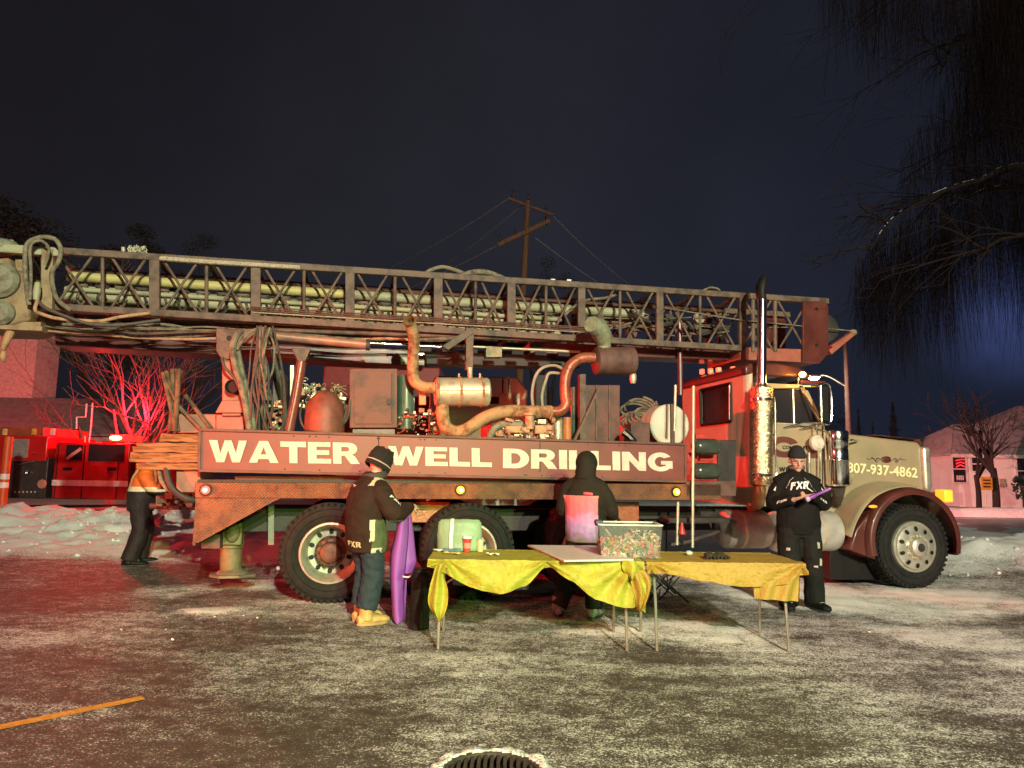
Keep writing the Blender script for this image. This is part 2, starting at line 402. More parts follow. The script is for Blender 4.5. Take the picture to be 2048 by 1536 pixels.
def refine(A, c):
    B=[]
    for p,q in zip(A,A[1:]):
        B.append(p)
        if c-.4 < p < c+.4: B += [p+(q-p)*k/4 for k in (1,2,3)]
    return B+[A[-1]]
GX = refine(axis1(-9, 12, .07, 450), DRAIN.x); GY = refine(axis1(1.2, 17, .07, 450), DRAIN.y)
vs = []; fs = []; sn = []
nx, ny = len(GX), len(GY)
for y in GY:
    for x in GX:
        inn = -12 < x < 15 and 0 < y < 24
        s_ = snow_at(x,y) if inn else (.9 if y > 0 else .35)
        z = 0
        if inn:
            z = bank(x,y) + max(0,s_-.5)*.022*(1+.9*fbm(x,y,4)) + .004*fbm(x,y,7)
        d = sqrt((x-DRAIN.x)**2+(y-DRAIN.y)**2)
        if d < .4: d += .035*mn.noise(V3((x*9,y*9,1)))*(1 if d > .25 else 0)
        if d < .31:
            if d < .245: z = -.09
            else: z += .010+.012*mn.noise(V3((x*22,y*22,0))); s_ = max(s_,.85)
        vs.append((x,y,z)); sn.append(s_)
for j in range(ny-1):
    for i in range(nx-1):
        a = j*nx+i; fs.append((a,a+1,a+nx+1,a+nx))
me = bpy.data.meshes.new('ground'); me.from_pydata(vs,[],fs); at = me.attributes.new('snow','FLOAT','POINT'); at.data.foreach_set('value', sn)
me.polygons.foreach_set('use_smooth',[True]*len(me.polygons))
ground = bpy.data.objects.new('ground', me); C.objects.link(ground); struct(ground)
def ground_mat():
    m = bpy.data.materials.new('snowy_asphalt'); m.use_nodes = True; nt = m.node_tree; N = nt.nodes; L = nt.links; b = N['Principled BSDF']
    tc = N.new('ShaderNodeTexCoord')
    def noi(sc, de, ro=.6, st=None):
        n = N.new('ShaderNodeTexNoise'); n.inputs['Scale'].default_value = sc; n.inputs['Detail'].default_value = de; n.inputs['Roughness'].default_value = ro
        if st:
            mp = N.new('ShaderNodeMapping'); mp.inputs['Scale'].default_value = st; mp.inputs['Rotation'].default_value = (0,0,.3); L.new(tc.outputs['Object'], mp.inputs[0]); L.new(mp.outputs[0], n.inputs[0])
        else: L.new(tc.outputs['Object'], n.inputs[0])
        return n.outputs[0]
    def ma(op, a, b_=None, c_=None):
        n = N.new('ShaderNodeMath'); n.operation = op
        for i, q in enumerate((a,b_,c_)):
            if q is None: continue
            if isinstance(q,(int,float)): n.inputs[i].default_value = q
            else: L.new(q, n.inputs[i])
        return n.outputs[0]
    sa = N.new('ShaderNodeAttribute'); sa.attribute_name = 'snow'; sv = sa.outputs['Fac']
    fine = noi(70, 2, .8); mid = noi(7, 6, .68, (1,1.15,1)); mid2 = noi(28, 4, .7)
    q = ma('ADD', ma('MULTIPLY', ma('SUBTRACT', fine, .5), 2.9), ma('MULTIPLY', ma('SUBTRACT', mid, .5), 1.5))
    q = ma('ADD', q, ma('MULTIPLY', ma('SUBTRACT', mid2, .5), 1.3))
    trk = noi(1.6, 5, .6, (.6,1.7,1)); q = ma('ADD', q, ma('MULTIPLY', ma('SUBTRACT', trk, .5), .8))
    cov = ma('ADD', sv, q)
    mr = N.new('ShaderNodeMapRange'); mr.interpolation_type = 'SMOOTHSTEP'; mr.inputs['From Min'].default_value = .12; mr.inputs['From Max'].default_value = .78; L.new(cov, mr.inputs[0])
    cr = N.new('ShaderNodeValToRGB'); L.new(mid, cr.inputs[0]); e = cr.color_ramp.elements
    e[0].position = .35; e[0].color = (.045,.034,.027,1); e[1].position = .7; e[1].color = (.095,.072,.058,1)
    c2 = N.new('ShaderNodeValToRGB'); L.new(mid2, c2.inputs[0]); e = c2.color_ramp.elements
    e[0].position = .3; e[0].color = (.36,.34,.31,1); e[1].position = .65; e[1].color = (.66,.66,.64,1)
    mx = N.new('ShaderNodeMix'); mx.data_type = 'RGBA'; L.new(mr.outputs[0], mx.inputs[0]); L.new(cr.outputs[0], mx.inputs[6]); L.new(c2.outputs[0], mx.inputs[7])
    wm = N.new('ShaderNodeMapRange'); wm.inputs['From Min'].default_value = .6; wm.inputs['From Max'].default_value = 1.1; L.new(cov, wm.inputs[0])
    mz = N.new('ShaderNodeMix'); mz.data_type = 'RGBA'; L.new(wm.outputs[0], mz.inputs[0]); L.new(mx.outputs[2], mz.inputs[6]); mz.inputs[7].default_value = (.80,.79,.77,1)
    L.new(mz.outputs[2], b.inputs['Base Color'])
    r = N.new('ShaderNodeMapRange'); r.inputs['To Min'].default_value = .72; r.inputs['To Max'].default_value = .85; L.new(mr.outputs[0], r.inputs[0]); L.new(r.outputs[0], b.inputs['Roughness'])
    bp = N.new('ShaderNodeBump'); bp.inputs['Strength'].default_value = .6; bp.inputs['Distance'].default_value = .014
    hh = ma('ADD', ma('MULTIPLY', mr.outputs[0], .55), ma('MULTIPLY', mid, .5)); hh = ma('ADD', hh, ma('MULTIPLY', fine, .55)); L.new(hh, bp.inputs['Height']); L.new(bp.outputs[0], b.inputs['Normal'])
    return m
GM = ground_mat(); me.materials.append(GM)
SNOW = M('snow', (.7,.7,.68), .75, 0, .2, 14, .5, 35)
# snow lumps scattered by the wheels and on the bank
mb = MB(); rs = random.Random(3)
for i in range(700):
    if i < 520: x = rs.uniform(-9,-2.6); y = rs.gauss(13.9,1.2)
    elif i < 660: x = rs.uniform(6.0,11); y = rs.gauss(12.0,.8)
    else:
        p = G(rs.choice((415,520,1290,1380,1700,350))+rs.gauss(0,35), rs.choice((1224,1170,1262))+rs.gauss(0,12)); x, y = p.x, p.y
    r = rs.uniform(.012,.05)*(1 if i < 660 else .3); rot = Matrix.Rotation(rs.uniform(0,6),3,V3((rs.random(),rs.random(),1)).normalized())
    mb.sph((x,y,bank(x,y)+r*.3), (r,r*rs.uniform(.6,1),r*.6), 7, 5, rot)
for v in mb.v: v += V3((mn.noise(v*25),mn.noise(v*25+V3((5,5,5))),mn.noise(v*25+V3((9,1,5)))))*.012
struct(mb.build('snow_lumps', SNOW), 'stuff')
# yellow stall line
YEL = M('yellow_road_paint', (.55,.26,.035), .7, 0, .35, 30, .4, 70)
a = G(-40,1462,.006); b = G(286,1395,.006); d = (b-a).normalized(); nn = V3((-d.y,d.x,0))*.045
mb = MB(); K = 40
for i in range(K):
    p = a+(b-a)*(i/K); q = a+(b-a)*((i+1)/K); j0 = .004*mn.noise(p*30); j1 = .004*mn.noise(q*30)
    mb.poly([p-nn+V3((0,j0,0)), q-nn+V3((0,j1,0)), q+nn+V3((0,j1,0)), p+nn+V3((0,j0,0))])
struct(mb.build('parking_line', YEL, smooth=0))
# storm drain
dr = thing('storm_drain', 'cast iron storm drain grate sunk in the snowy asphalt at the bottom edge', 'drain', (DRAIN.x,DRAIN.y,0))
IRON = M('cast_iron', (.07,.055,.045), .6, .4, .4, 20, .5, 60)
mb = MB(); mb.lathe([(.265,-.05),(.265,.004),(.235,.004),(.235,-.05)], (0,0,0), (0,0,1), 40); mb.build('ring', IRON, dr)
for i in range(-7,8):
    x = i*.034; h = sqrt(max(0,.235**2-x*x))
    if h > .05:
        mb = MB(); mb.boxb(x-.0095,x+.0095,-h,h,-.045,-.004); mb.build('bar', IRON, dr, bevel=.003)

# ------------------------------------------------------------------ trees
BARK = M('bark', (.10,.07,.055), .85, 0, .4, 12, .8, 40, stretch=(1,1,.2))
TWIG = M('twig', (.006,.004,.004), 1, 0, .3, 12, .0, 40, spec=.0)
def branch(mb, p, d, r, ln, depth, rs, spread=.55, n=5, up=.15, droop=0, kids=3, minr=.004):
    pts = [V3(p)]; rad = [r]; dd = V3(d).normalized()
    for i in range(n):
        dd = (dd + V3((rs.gauss(0,.13),rs.gauss(0,.13),rs.gauss(0,.08)+up*.12-droop*.12))).normalized()
        pts.append(pts[-1]+dd*ln/n); rad.append(max(minr,r*(1-.6*(i+1)/n)))
    mb.tube(pts, rad, 5 if r < .03 else 8, cap=True)
    if depth <= 0: return
    for k in range(kids+ (1 if depth > 2 else 0)):
        i = rs.randint(2,n); q = pts[i]; a = rs.uniform(0,2*pi); x, y = perp(dd)
        nd = (dd + (x*cos(a)+y*sin(a))*spread*rs.uniform(.7,1.5)).normalized()
        branch(mb, q, nd, max(minr,rad[i]*rs.uniform(.55,.8)), ln*rs.uniform(.55,.8), depth-1, rs, spread, max(3,n-1), up, droop, kids, minr)
def leaf_blobs(mb, centers, rs, n, size):
    for c, R in centers:
        for _ in range(n):
            v = V3((rs.gauss(0,1),rs.gauss(0,1),rs.gauss(0,1))).normalized()*(rs.random()**.4)
            p = V3(c)+V3((v.x*R[0],v.y*R[1],v.z*R[2])); x = V3((rs.gauss(0,1),rs.gauss(0,1),rs.gauss(0,1))).normalized()*size*rs.uniform(.5,1.3); y = perp(x)[0]*size*rs.uniform(.3,.9)
            mb.poly([p-x,p-y,p+x,p+y])
def far_tree(name, label, px, ptop, Y, wpx, rs, leafy=True, base=0, group='trees on the skyline', n=700):
    p = W(px, ptop, Y); p0 = V3((p.x, Y, 0)); H = p.z; wd = wpx*Y/F
    tr = thing(name, label, 'tree', p0, group=group)
    mb = MB(); branch(mb, (0,0,-.2), (0,0,1), H*.018+.05, H*.42, 3, rs, .45, 6, .35, kids=2, minr=.02)
    mb.build('trunk', BARK, tr)
    mb = MB(); cs = []
    for i in range(16):
        a = rs.uniform(0,2*pi); zz = rs.uniform(.35,.97); rr = wd*.5*(1-abs(zz-.6)*1.1)*rs.uniform(.2,.9)
        cs.append(((cos(a)*rr, sin(a)*rr, H*zz-wd*.1), (wd*.17*rs.uniform(.6,1.3),)*2+(wd*.15*rs.uniform(.6,1.3),)))
    leaf_blobs(mb, cs, rs, n//8 if leafy else n//30, wd*.017)
    mb.build('crown', M('far_foliage', (.12,.11,.10), .9, 0, .4, 2, 0), tr, smooth=0)
rs = random.Random(11)
far_tree('tree', 'dark broad tree crown rising highest behind the left end of the mast', 268, 408, 55, 190, rs, n=4200)
far_tree('tree', 'lower dark tree just right of the tallest one behind the mast', 400, 450, 60, 120, rs, n=2400)
far_tree('tree', 'wide dim reddish tree at the far left edge above the mast head', 50, 385, 48, 330, rs, n=4200)
far_tree('tree', 'faint dark tree behind the mast, right of the utility pole', 1105, 495, 60, 130, rs, n=1500)
far_tree('tree', 'dark low bush tree between the street light pole and the two conifers', 1665, 800, 55, 90, rs, n=1000)
far_tree('tree', 'dark low tree behind the left corner of the pink house', 1868, 850, 50, 110, rs, n=1400)
def conifer(label, px, ptop, Y, wpx, rs):
    p = W(px, ptop, Y); H = p.z; wd = wpx*Y/F
    tr = thing('conifer', label, 'tree', (p.x,Y,0), group='conifers on the skyline')
    mb = MB(); mb.tube([(0,0,-.2),(0,0,H)], [.2,.03], 7); mb.build('trunk', BARK, tr)
    mb = MB()
    for i in range(1400):
        u = rs.random()**.7; z = H*(1-u); R = wd*.5*u*(.75+.25*sin(z*7)); a = rs.uniform(0,2*pi); rr = R*rs.uniform(.3,1)
        q = V3((cos(a)*rr, sin(a)*rr, z-rr*.25)); x = V3((cos(a),sin(a),-.4))*wd*.07; y = V3((-sin(a),cos(a),0))*wd*.025
        mb.poly([q-x,q-y,q+x,q+y])
    mb.build('crown', M('far_foliage', (.05,.045,.035)), tr, smooth=0)
conifer('taller dark conifer on the skyline left of the pink house', 1785, 803, 60, 70, rs)
conifer('smaller dark conifer between the street light pole and the taller conifer', 1716, 818, 60, 45, rs)
conifer('short dark conifer at the right foot of the taller one', 1745, 845, 58, 40, rs)

# multi-stemmed bare tree lit red by the beacon
bt = thing('bare_tree', 'leafless many-stemmed tree glowing red beside the fire truck light bar', 'tree', (W(278,900,22.5).x, 22.5, 0))
mb = MB(); rs = random.Random(5)
for i in range(6): branch(mb, (rs.gauss(0,.06),rs.gauss(0,.06),-.1), (rs.uniform(-.35,.35),rs.uniform(-.25,.25),1), .095, 3.4, 0, rs, minr=.02)
mb.build('trunk', BARK, bt)
mb = MB(); rs = random.Random(8)
for i in range(11):
    a = rs.uniform(-1.1,1.0); branch(mb, (rs.gauss(0,.1),rs.gauss(0,.1),rs.uniform(.9,2.2)), (a,rs.uniform(-.5,.3),1.05-abs(a)*.45), .055, 2.7, 3, rs, .5, 6, .25, kids=3, minr=.008)
mb.build('crown', BARK, bt)

# weeping willow at the right
wx = 9.4; wy = 12.5
wt = thing('willow_tree', 'huge weeping willow with hanging bare strands, its limbs dusted with snow at the right edge', 'tree', (wx+2.5,wy,0))
mb = MB(); mb.tube(bez([(wx+2.5,wy,-.2),(wx+2.3,wy,3),(wx+1.8,wy,6),(wx+1.7,wy,9.5),(wx+1.2,wy,13)]), [.55-.0115*i for i in range(33)], 12); mb.build('trunk', BARK, wt, world=True)
limbs = [
 [(2048+330,520),(2120,390),(2048,376),(1985,378),(1930,398),(1885,424)],
 [(2048+330,480),(2100,350),(2048,333),(2000,340),(1960,360),(1900,378),(1830,410),(1780,445),(1740,500)],
 [(2300,300),(2150,120),(2048,62),(1990,72),(1920,72),(1900,100),(1880,150)],
 [(2350,420),(2200,250),(2090,235),(1990,250),(1950,300)],
 [(2300,150),(2150,-30),(2000,-60),(1850,-40),(1720,10)],
 [(2300,600),(2160,500),(2080,470),(2000,480),(1950,520)],
 [(2250,100),(2100,-100),(1900,-150),(1760,-120),(1650,-60)]]
rs = random.Random(21); LP = []
mb = MB()
for k, lb in enumerate(limbs):
    Y0 = wy - (k%3)*.7
    pts = bez([WF.hit(x,y,Y0+i*(-.15 if k%2 else .2)) for i,(x,y) in enumerate(lb)], 8)
    mb.tube(pts, [max(.012,(.10 if k > 1 else .075)*(1-i/len(pts))) for i in range(len(pts))], 7)
    LP.append(pts)
    for q in range(9):
        i = rs.randint(len(pts)//4, len(pts)-2)
        branch(mb, pts[i], (rs.uniform(-1,-.1),rs.uniform(-.9,.9),rs.uniform(-.2,.35)), .022, rs.uniform(.7,1.8), 2, rs, .5, 5, 0, .4, 3, .004)
mb.build('limb', M('willow_bark',(.014,.010,.009),.95,0,.4,12,.6,40,spec=.1), wt, world=True)
mb = MB()
for k in (0,1):
    pts = LP[k]
    for i in range(5, len(pts)-4):
        if rs.random() < (.5 if k == 1 else .18): continue
        r = (.014 if k == 0 else .009)*rs.uniform(.5,1.1)
        mb.tube([pts[i]+V3((0,-.02,.045)), pts[i+1]+V3((0,-.02,.045))], [(r,r*.8)]*2, 6)
mb.build('snow_dusting', M('old_snow',(.3,.28,.28),.8,0,.3,20), wt, world=True)
mb = MB(); rs = random.Random(33)
def strand(p, ln, drift, r):
    n = max(4,int(ln/.35)); pts = []; q = V3(p); vx = rs.gauss(0,.12)+drift; vy = rs.gauss(0,.12)
    for i in range(n+1):
        pts.append(q.copy()); vx += rs.gauss(0,.035); vx *= .92
        q = q + V3((vx*.3, vy*.2+rs.gauss(0,.02), -ln/n))
    b = len(mb.v)
    for i, p_ in enumerate(pts):
        rr = r*(1-.6*i/n)*.55; mb.v += [p_+V3((-rr,0,0)), p_+V3((rr,rr*.3,0)), p_+V3((0,rr,0))]
    for i in range(n):
        for j in range(3):
            jj = (j+1)%3; mb.face((b+i*3+j,b+i*3+jj,b+(i+1)*3+jj,b+(i+1)*3+j))
def hang(px0, px1, ptop, pbot, n, Ys=(10.8,14)):
    for _ in range(n):
        u = rs.random(); px = px0+(px1-px0)*u; Y = rs.uniform(*Ys)
        pt = ptop(px)+rs.uniform(0,120); pb = pbot(px)+rs.gauss(0,45)
        if pb < pt+30: continue
        a = W(px,pt,Y); b = W(px,pb,Y); strand(a, a.z-max(b.z,.8), rs.gauss(0,.05), rs.uniform(.003,.007))
def lerp(tab):
    def g(x):
        for (a,ya),(b,yb) in zip(tab,tab[1:]):
            if x <= b: return ya+(yb-ya)*max(0,(x-a)/(b-a))
        return tab[-1][1]
    return g
hang(1700, 1900, lerp([(1700,540),(1740,470),(1800,430),(1900,380)]), lerp([(1700,620),(1740,690),(1800,700),(1900,660)]), 1150)
hang(1880, 2120, lerp([(1880,375),(1950,340),(2060,330)]), lerp([(1880,640),(1960,610),(2060,680)]), 950)
hang(1900, 2150, lerp([(1900,250),(1990,-60),(2100,-100)]), lerp([(1900,380),(1990,430),(2100,500)]), 1000)
hang(1640, 1960, lerp([(1640,-80),(1960,-80)]), lerp([(1640,40),(1740,110),(1860,90),(1960,240)]), 700)
hang(1960, 2160, lerp([(1960,-100),(2160,-100)]), lerp([(1960,230),(2160,400)]), 800)
hang(1800, 2060, lerp([(1800,300),(1900,140),(1960,-60),(2060,-100)]), lerp([(1800,420),(1900,420),(2060,520)]), 700, (10,15))
hang(1680, 2050, lerp([(1680,-90),(2050,-90)]), lerp([(1680,30),(1800,60),(1900,200),(2050,330)]), 500, (9,14))
mb.build('crown', TWIG, wt, world=True, smooth=0)

# ------------------------------------------------------------------ utility poles, wires, street light
POLE = M('pole_wood', (.17,.085,.05), .85, 0, .35, 8, .5, 40, stretch=(2,2,.2))
INS = M('insulator', (.05,.045,.04), .4)
Y = 34.0
pt = W(1056,402,Y); pb = W(1040,700,Y)
up = thing('utility_pole', 'reddish wooden utility pole with two crossarms behind the mast', 'pole', (W(1040,900,Y).x,Y,0))
mb = MB(); base = V3((pb.x+(pb.x-pt.x)*.0, Y, 0)); mb.tube([base, pb, pt], [.19,.17,.13], 12); mb.build('post', POLE, up, world=True)
mb = MB(); a = W(1016,396,Y); b = W(1106,430,Y); mb.beam(a,b,.10,.12); mb.build('crossarm', POLE, up, world=True, bevel=.01)
mb = MB(); a2 = W(996,490,Y-.25); b2 = W(1100,441,Y-.25); mb.beam(a2,b2,.14,.2); mb.build('crossarm', POLE, up, world=True, bevel=.01)
for q in (W(1027,392,Y),W(1058,398,Y-.1),W(1092,422,Y),W(1000,482,Y-.2),W(1030,468,Y-.2),W(1094,440,Y-.2)):
    mb = MB(); mb.lathe([(.0,0),(.05,0),(.08,.08),(.05,.14),(.07,.2),(.03,.3),(0,.3)], q, (0,0,1), 10); mb.build('insulator', INS, up, world=True)
mb = MB(); q = W(1092,432,Y); mb.tube([q, q+V3((.0,0,-.5))], .05, 8); mb.tube([W(1092,432,Y),W(1064,450,Y)], .02, 6); mb.tube([W(1024,378,Y),W(1024,398,Y)], .035, 6); mb.build('bracket', INS, up, world=True)
for i,(q,e) in enumerate(((W(1016,398,Y),(560,600,60)),(W(1058,398,Y),(700,610,60)),(W(1106,432,Y),(1420,640,55)),(W(1070,475,Y),(1500,690,55)),(W(996,490,Y),(480,660,60)))):
    f_ = W(*e); mb = MB(); pts = [q+(f_-q)*(k/14)+V3((0,0,-1.2*4*(k/14)*(1-k/14))) for k in range(15)]; mb.tube(pts, .024, 5)
    o = mb.build('power_line', M('wire',(.22,.21,.22),.6))
    tag(o, ['thin wire leaving the left tip of the upper crossarm','thin wire leaving the middle of the upper crossarm to the left','thin wire leaving the right tip of the upper crossarm','thin wire leaving the utility pole just below its crossarms to the right','thin wire leaving the left tip of the lower crossarm'][i], 'wire', 'power lines from the utility pole')
Y = 30.0
sp = thing('street_light', 'tall brown pole with a glowing street lamp on a long thin arm beyond the cab', 'street light', (W(1698,900,Y).x,Y,0))
mb = MB(); mb.tube([V3((W(1698,900,Y).x,Y,0)), W(1697,860,Y), W(1690,672,Y)], [.12,.11,.085], 12); mb.build('post', M('dark_pole',(.07,.04,.03),.85,0,.3,8,.4,40), sp, world=True)
mb = MB(); mb.tube(bez([W(1689,771,Y),W(1660,754,Y-.3),W(1645,750,Y-.5),W(1632,752,Y-.6)],6), .035, 7); mb.build('arm', GALV, sp, world=True)
q = W(1627,753,Y-.6); mb = MB(); mb.sph(q,(.32,.16,.09),14,8); mb.build('lamp_head', GALV, sp, world=True)
mb = MB(); mb.sph(q+V3((0,-.03,-.07)),(.22,.14,.09),14,8); mb.build('lens', M('street_lens',(.9,.95,.8),.3,emit=(.85,1,.7),es=30), sp, world=True)
lamp('POINT','street_light_glow', q+V3((0,-.1,-.35)), 500, (.85,1,.75), .1)

# ------------------------------------------------------------------ pink-lit house
HW = M('house_wall', (.62,.60,.56), .8, 0, .06, 3, .2, 40)
ROOF = M('snowy_shingles', (.42,.40,.40), .85, 0, .3, 3, .6, 12, c2=(.24,.22,.22), mix=.42)
TRIM = M('house_trim', (.55,.53,.5), .6, 0, .1); GLS = M('dark_window', (.02,.02,.025), .12, 0, .1)
HF = Frame((G(1903,1012).x, 36.0, 0), -3)
def h(px,py,v=0): return HF.hit(px,py,v)
hs = thing('house', 'small pale house with hipped snowy roof, washed pink by red light', 'house', HF.o, HF.a)
x0 = 0; zt = h(1900,905).z; xe = 9.5
xb = h(2040,905).x-.2
mb = MB(); mb.boxb(0,xe,0,7,-.1,zt); mb.build('wall', HW, hs)
zr = h(1940,850,3).z; zr2 = h(2060,808,3.5).z
mb = MB(); ov = .55; x_r = h(1975,850,3).x
A=[(-ov,-ov,zt-.12),(xe,-ov,zt-.12),(xe,7,zt-.12),(-ov,7,zt-.12)]
r1=h(1908,850,3); 
mb.poly([A[0],A[1],(xe,3,zr),(r1.x,3,zr)]); mb.poly([A[3],A[0],(r1.x,3,zr)]); mb.poly([A[1],A[2],A[3],(r1.x,3,zr),(xe,3,zr)])
# taller gable behind
g0 = h(1972,850,3.2).x; mb.poly([(g0-.3,2.6,zr-.35),(xe+3,2.6,zr-.35),(xe+3,5,zr2+.2),(h(2040,812,4.8).x,5,zr2)])
mb.poly([(g0-.3,2.6,zr-.35),(h(2040,812,4.8).x,5,zr2),(g0+.2,7.5,zr-.35)])
mb.build('roof', ROOF, hs, solid=.09, smooth=0)
mb = MB(); mb.boxb(-ov,xe,-ov-.03,-ov+.03,zt-.26,zt-.09); mb.build('fascia', TRIM, hs)
def hwin(a,b,c,d_, blind=False):
    p = h(a,d_); q = h(b,c); z0, z1 = p.z, q.z
    mb = MB(); t_=.09
    for bx in ((p.x-t_,q.x+t_,z1,z1+t_),(p.x-t_,q.x+t_,z0-t_,z0),(p.x-t_,p.x,z0,z1),(q.x,q.x+t_,z0,z1)): mb.boxb(bx[0],bx[1],-.06,.03,bx[2],bx[3])
    mb.boxb(p.x,q.x,-.05,.0,(z0+z1)/2-.03,(z0+z1)/2+.03)
    fr = mb.build('window', TRIM, hs)
    mb = MB(); mb.boxb(p.x,q.x,-.02,-.004,z0,z1); mb.build('pane', GLS, fr, smooth=0)
    return fr
w1 = hwin(1907,1929,912,964); hwin(1944,1965,914,942); hwin(2036,2070,912,972)
p = h(1909,938); q = h(1928,914)
mb = MB()
for i in range(3): mb.tube(bez([(p.x+.05,-.09,p.z+.1+i*.16),((p.x+q.x)/2,-.09,p.z+.2+i*.14),(q.x-.05,-.09,p.z+.12+i*.18)],4), .03, 6)
mb.build('neon_sign', M('neon_red',(.8,.02,.02),.4,emit=(1,.03,.04),es=1.6), w1)
mb = MB(); p = h(1912,960); q = h(1927,951); 
for i in range(4): x = p.x+(q.x-p.x)*(i+.5)/4; mb.boxb(x-.03,x+.03,-.05,-.025,p.z,q.z)
mb.build('blind', TRIM, w1)
mb = MB(); p = h(1984,975,-.05); mb.box((h(2002,968).x,-.06,h(2002,966).z),(.32,.12,.42)); mb.build('meter_box', GALV, hs, bevel=.01)
# young trees in front of the house
def ytree(label, px, py, Y, rs, ht, r, k):
    x = G(px,py); tr = thing('bare_tree', label, 'tree', (W(px,py,Y).x,Y,0), group='bare trees in front of the house'); BK=M('unlit_bark',(.02,.015,.013),.9,0,.4,12,.5,40,spec=.2)  # bark colour darkened so these trees stand unlit before the house
    mb = MB(); mb.tube(bez([(0,0,-.1),(.03,0,ht*.2),(-.02,.02,ht*.38)],5), [r*1.5]+[r*(1-.02*i) for i in range(10)], 10); mb.build('trunk', BK, tr)
    mb = MB()
    for i in range(k):
        a = rs.uniform(-.75,.75); branch(mb, (0,0,ht*rs.uniform(.3,.38)), (a,rs.uniform(-.3,.3),1), r*.55, ht*.42, 3, rs, .42, 6, .3, kids=2, minr=.010)
    mb.build('crown', BK, tr)
rs = random.Random(4)
ytree('bare dark tree with a thick straight trunk in front of the pink house', 1992, 1005, 31, rs, 5.0, .16, 5)
ytree('slimmer crooked bare tree beside the small yellow sign', 1957, 1005, 31.5, rs, 4.2, .12, 6)
sg = thing('road_sign', 'small square yellow sign on a post before the pink house', 'sign', (W(1973,1008,30.6).x,30.6,0))
mb = MB(); p = W(1962,980,30.6); q = W(1984,954,30.6); mb.boxb(p.x,q.x,30.58,30.61,p.z,q.z); mb.build('panel', M('sign_yellow',(.4,.2,.02),.45), sg, world=True, bevel=.02)
mb = MB(); mb.tube([(sg.location.x,30.64,0),(sg.location.x,30.64,q.z)], .035, 8); mb.build('post', GALV, sg, world=True)
mb = MB()
for i in range(3):
    z = p.z+(q.z-p.z)*(.25+.25*i); mb.boxb(p.x+.1,q.x-.1,30.572,30.578,z-.03,z+.03)
mb.build('dark_marking', BLACK, sg, world=True, smooth=0)
pl = thing('shrub', 'dark leafy shrub at the right edge against the pink house wall', 'shrub', (W(2046,985,33).x,33,0))
mb = MB(); leaf_blobs(mb, [((0,0,1.0),(.5,.4,.6))], rs, 160, .14); mb.build('foliage', M('far_foliage',(.05,.045,.035)), pl, smooth=0)
mb = MB(); mb.tube([(0,0,0),(0,0,1)], .04, 6); mb.build('stem', BARK, pl)
# street beyond
SLUSH = M('slushy_road', (.22,.24,.27), .3, 0, .5, 3, .6, 14, c2=(.05,.05,.055), mix=.44, stretch=(.4,2.5,1))
mb = MB(); mb.grid(lambda u,v: (7.5+u*70, 19+v*6.5, .02), 4, 4); struct(mb.build('road', SLUSH, smooth=0))
mb = MB()
def kb(u,v):
    x = 7+u*50; return (x, 26.4+v*1.3, .02+.34*sin(pi*v)*(1+.35*fbm(x,v,.8)))
mb.grid(kb, 120, 8); struct(mb.build('snow_bank', SNOW))

# ------------------------------------------------------------------ left background buildings
BR = M('brick', (.45,.36,.33), .8, 0, .3, 8, .5, 20)
bb = thing('building', 'tall pale building at the far left, glowing red from the beacon', 'building', (W(0,900,31).x-3,31,0))
q = W(74,690,31); mb = MB(); mb.boxb(q.x-14,q.x,31,32.6,-.1,q.z+.4); mb.build('wall', BR, bb, world=True)
mb = MB(); mb.boxb(q.x-14,q.x+.12,30.85,32.7,q.z+.4,q.z+.62); mb.build('parapet', TRIM, bb, world=True)
gb = thing('garage', 'low long garage with a sloping roof behind the fire truck', 'garage', (W(120,900,28).x,28,0))
a = W(-20,862,28); b = W(245,862,28); c_ = W(210,800,31)
mb = MB(); mb.boxb(a.x-3,b.x,28.2,34,-.1,a.z-.05); mb.build('wall', BR, gb, world=True)
mb = MB(); mb.poly([(a.x-3,27.9,a.z-.1),(b.x+.3,27.9,a.z-.1),(b.x-.6,31,c_.z),(a.x-3,31,c_.z)]); mb.poly([(b.x+.3,27.9,a.z-.1),(b.x+.3,34.1,a.z-.1),(b.x-.6,31,c_.z)]); mb.build('roof', M('garage_roof',(.22,.2,.2),.85,0,.3,4,.4,20), gb, world=True, solid=.1, smooth=0)

# ------------------------------------------------------------------ fire truck
REDP = M('fire_red', (.42,.012,.012), .3, 0, .1, 3, .03, 20, coat=.4)
FT = Frame((W(0,1020,20.5).x, 20.5, 0), 0)
def f(px,py,v=0): return FT.hit(px,py,v)
ft = thing('fire_truck', 'red fire truck with a white stripe and a lit red light bar', 'fire truck', (f(150,1020).x+FT.o.x,21.5,0))
def fbx(name, mat, x0,y0,x1,y1, v0, v1, bevel=.03, parent=None, label=None):
    p = f(x0,y1,v0); q = f(x1,y0,v0); mb = MB()
    vv = [FT.w(V3((a,b,c))) for a,b,c in ((p.x,v0,p.z),(q.x,v0,p.z),(q.x,v1,p.z),(p.x,v1,p.z))]
    mb.prism(vv, (0,0,q.z-p.z)); return mb.build(name, mat, parent or ft, world=True, bevel=bevel, label=label)
cab = fbx('crew_cab', REDP, 100,886,262,1003, 0, 2.3, .06)
fbx('hood', REDP, 262,925,372,1003, 0.05, 2.25, .1)
body = fbx('body', REDP, -190,872,96,918, 0.0, 2.4, .03)
fbx('grey_panel', M('grey_panel',(.22,.2,.2),.5), 19,878,58,915, -.03, -.005, .005, body)
fbx('equipment_rail', M('orange_bins',(.30,.06,.03),.5), -190,855,88,871, .1,2.3,.01)
for i,(x,c) in enumerate(((4,(.6,.5,.2)),(62,(.5,.3,.05)),(100,(.6,.5,.45)))):
    fbx('stowed_gear', M('gear%d'%i,c,.5), x,857,x+9,870, .02,.09,.01)
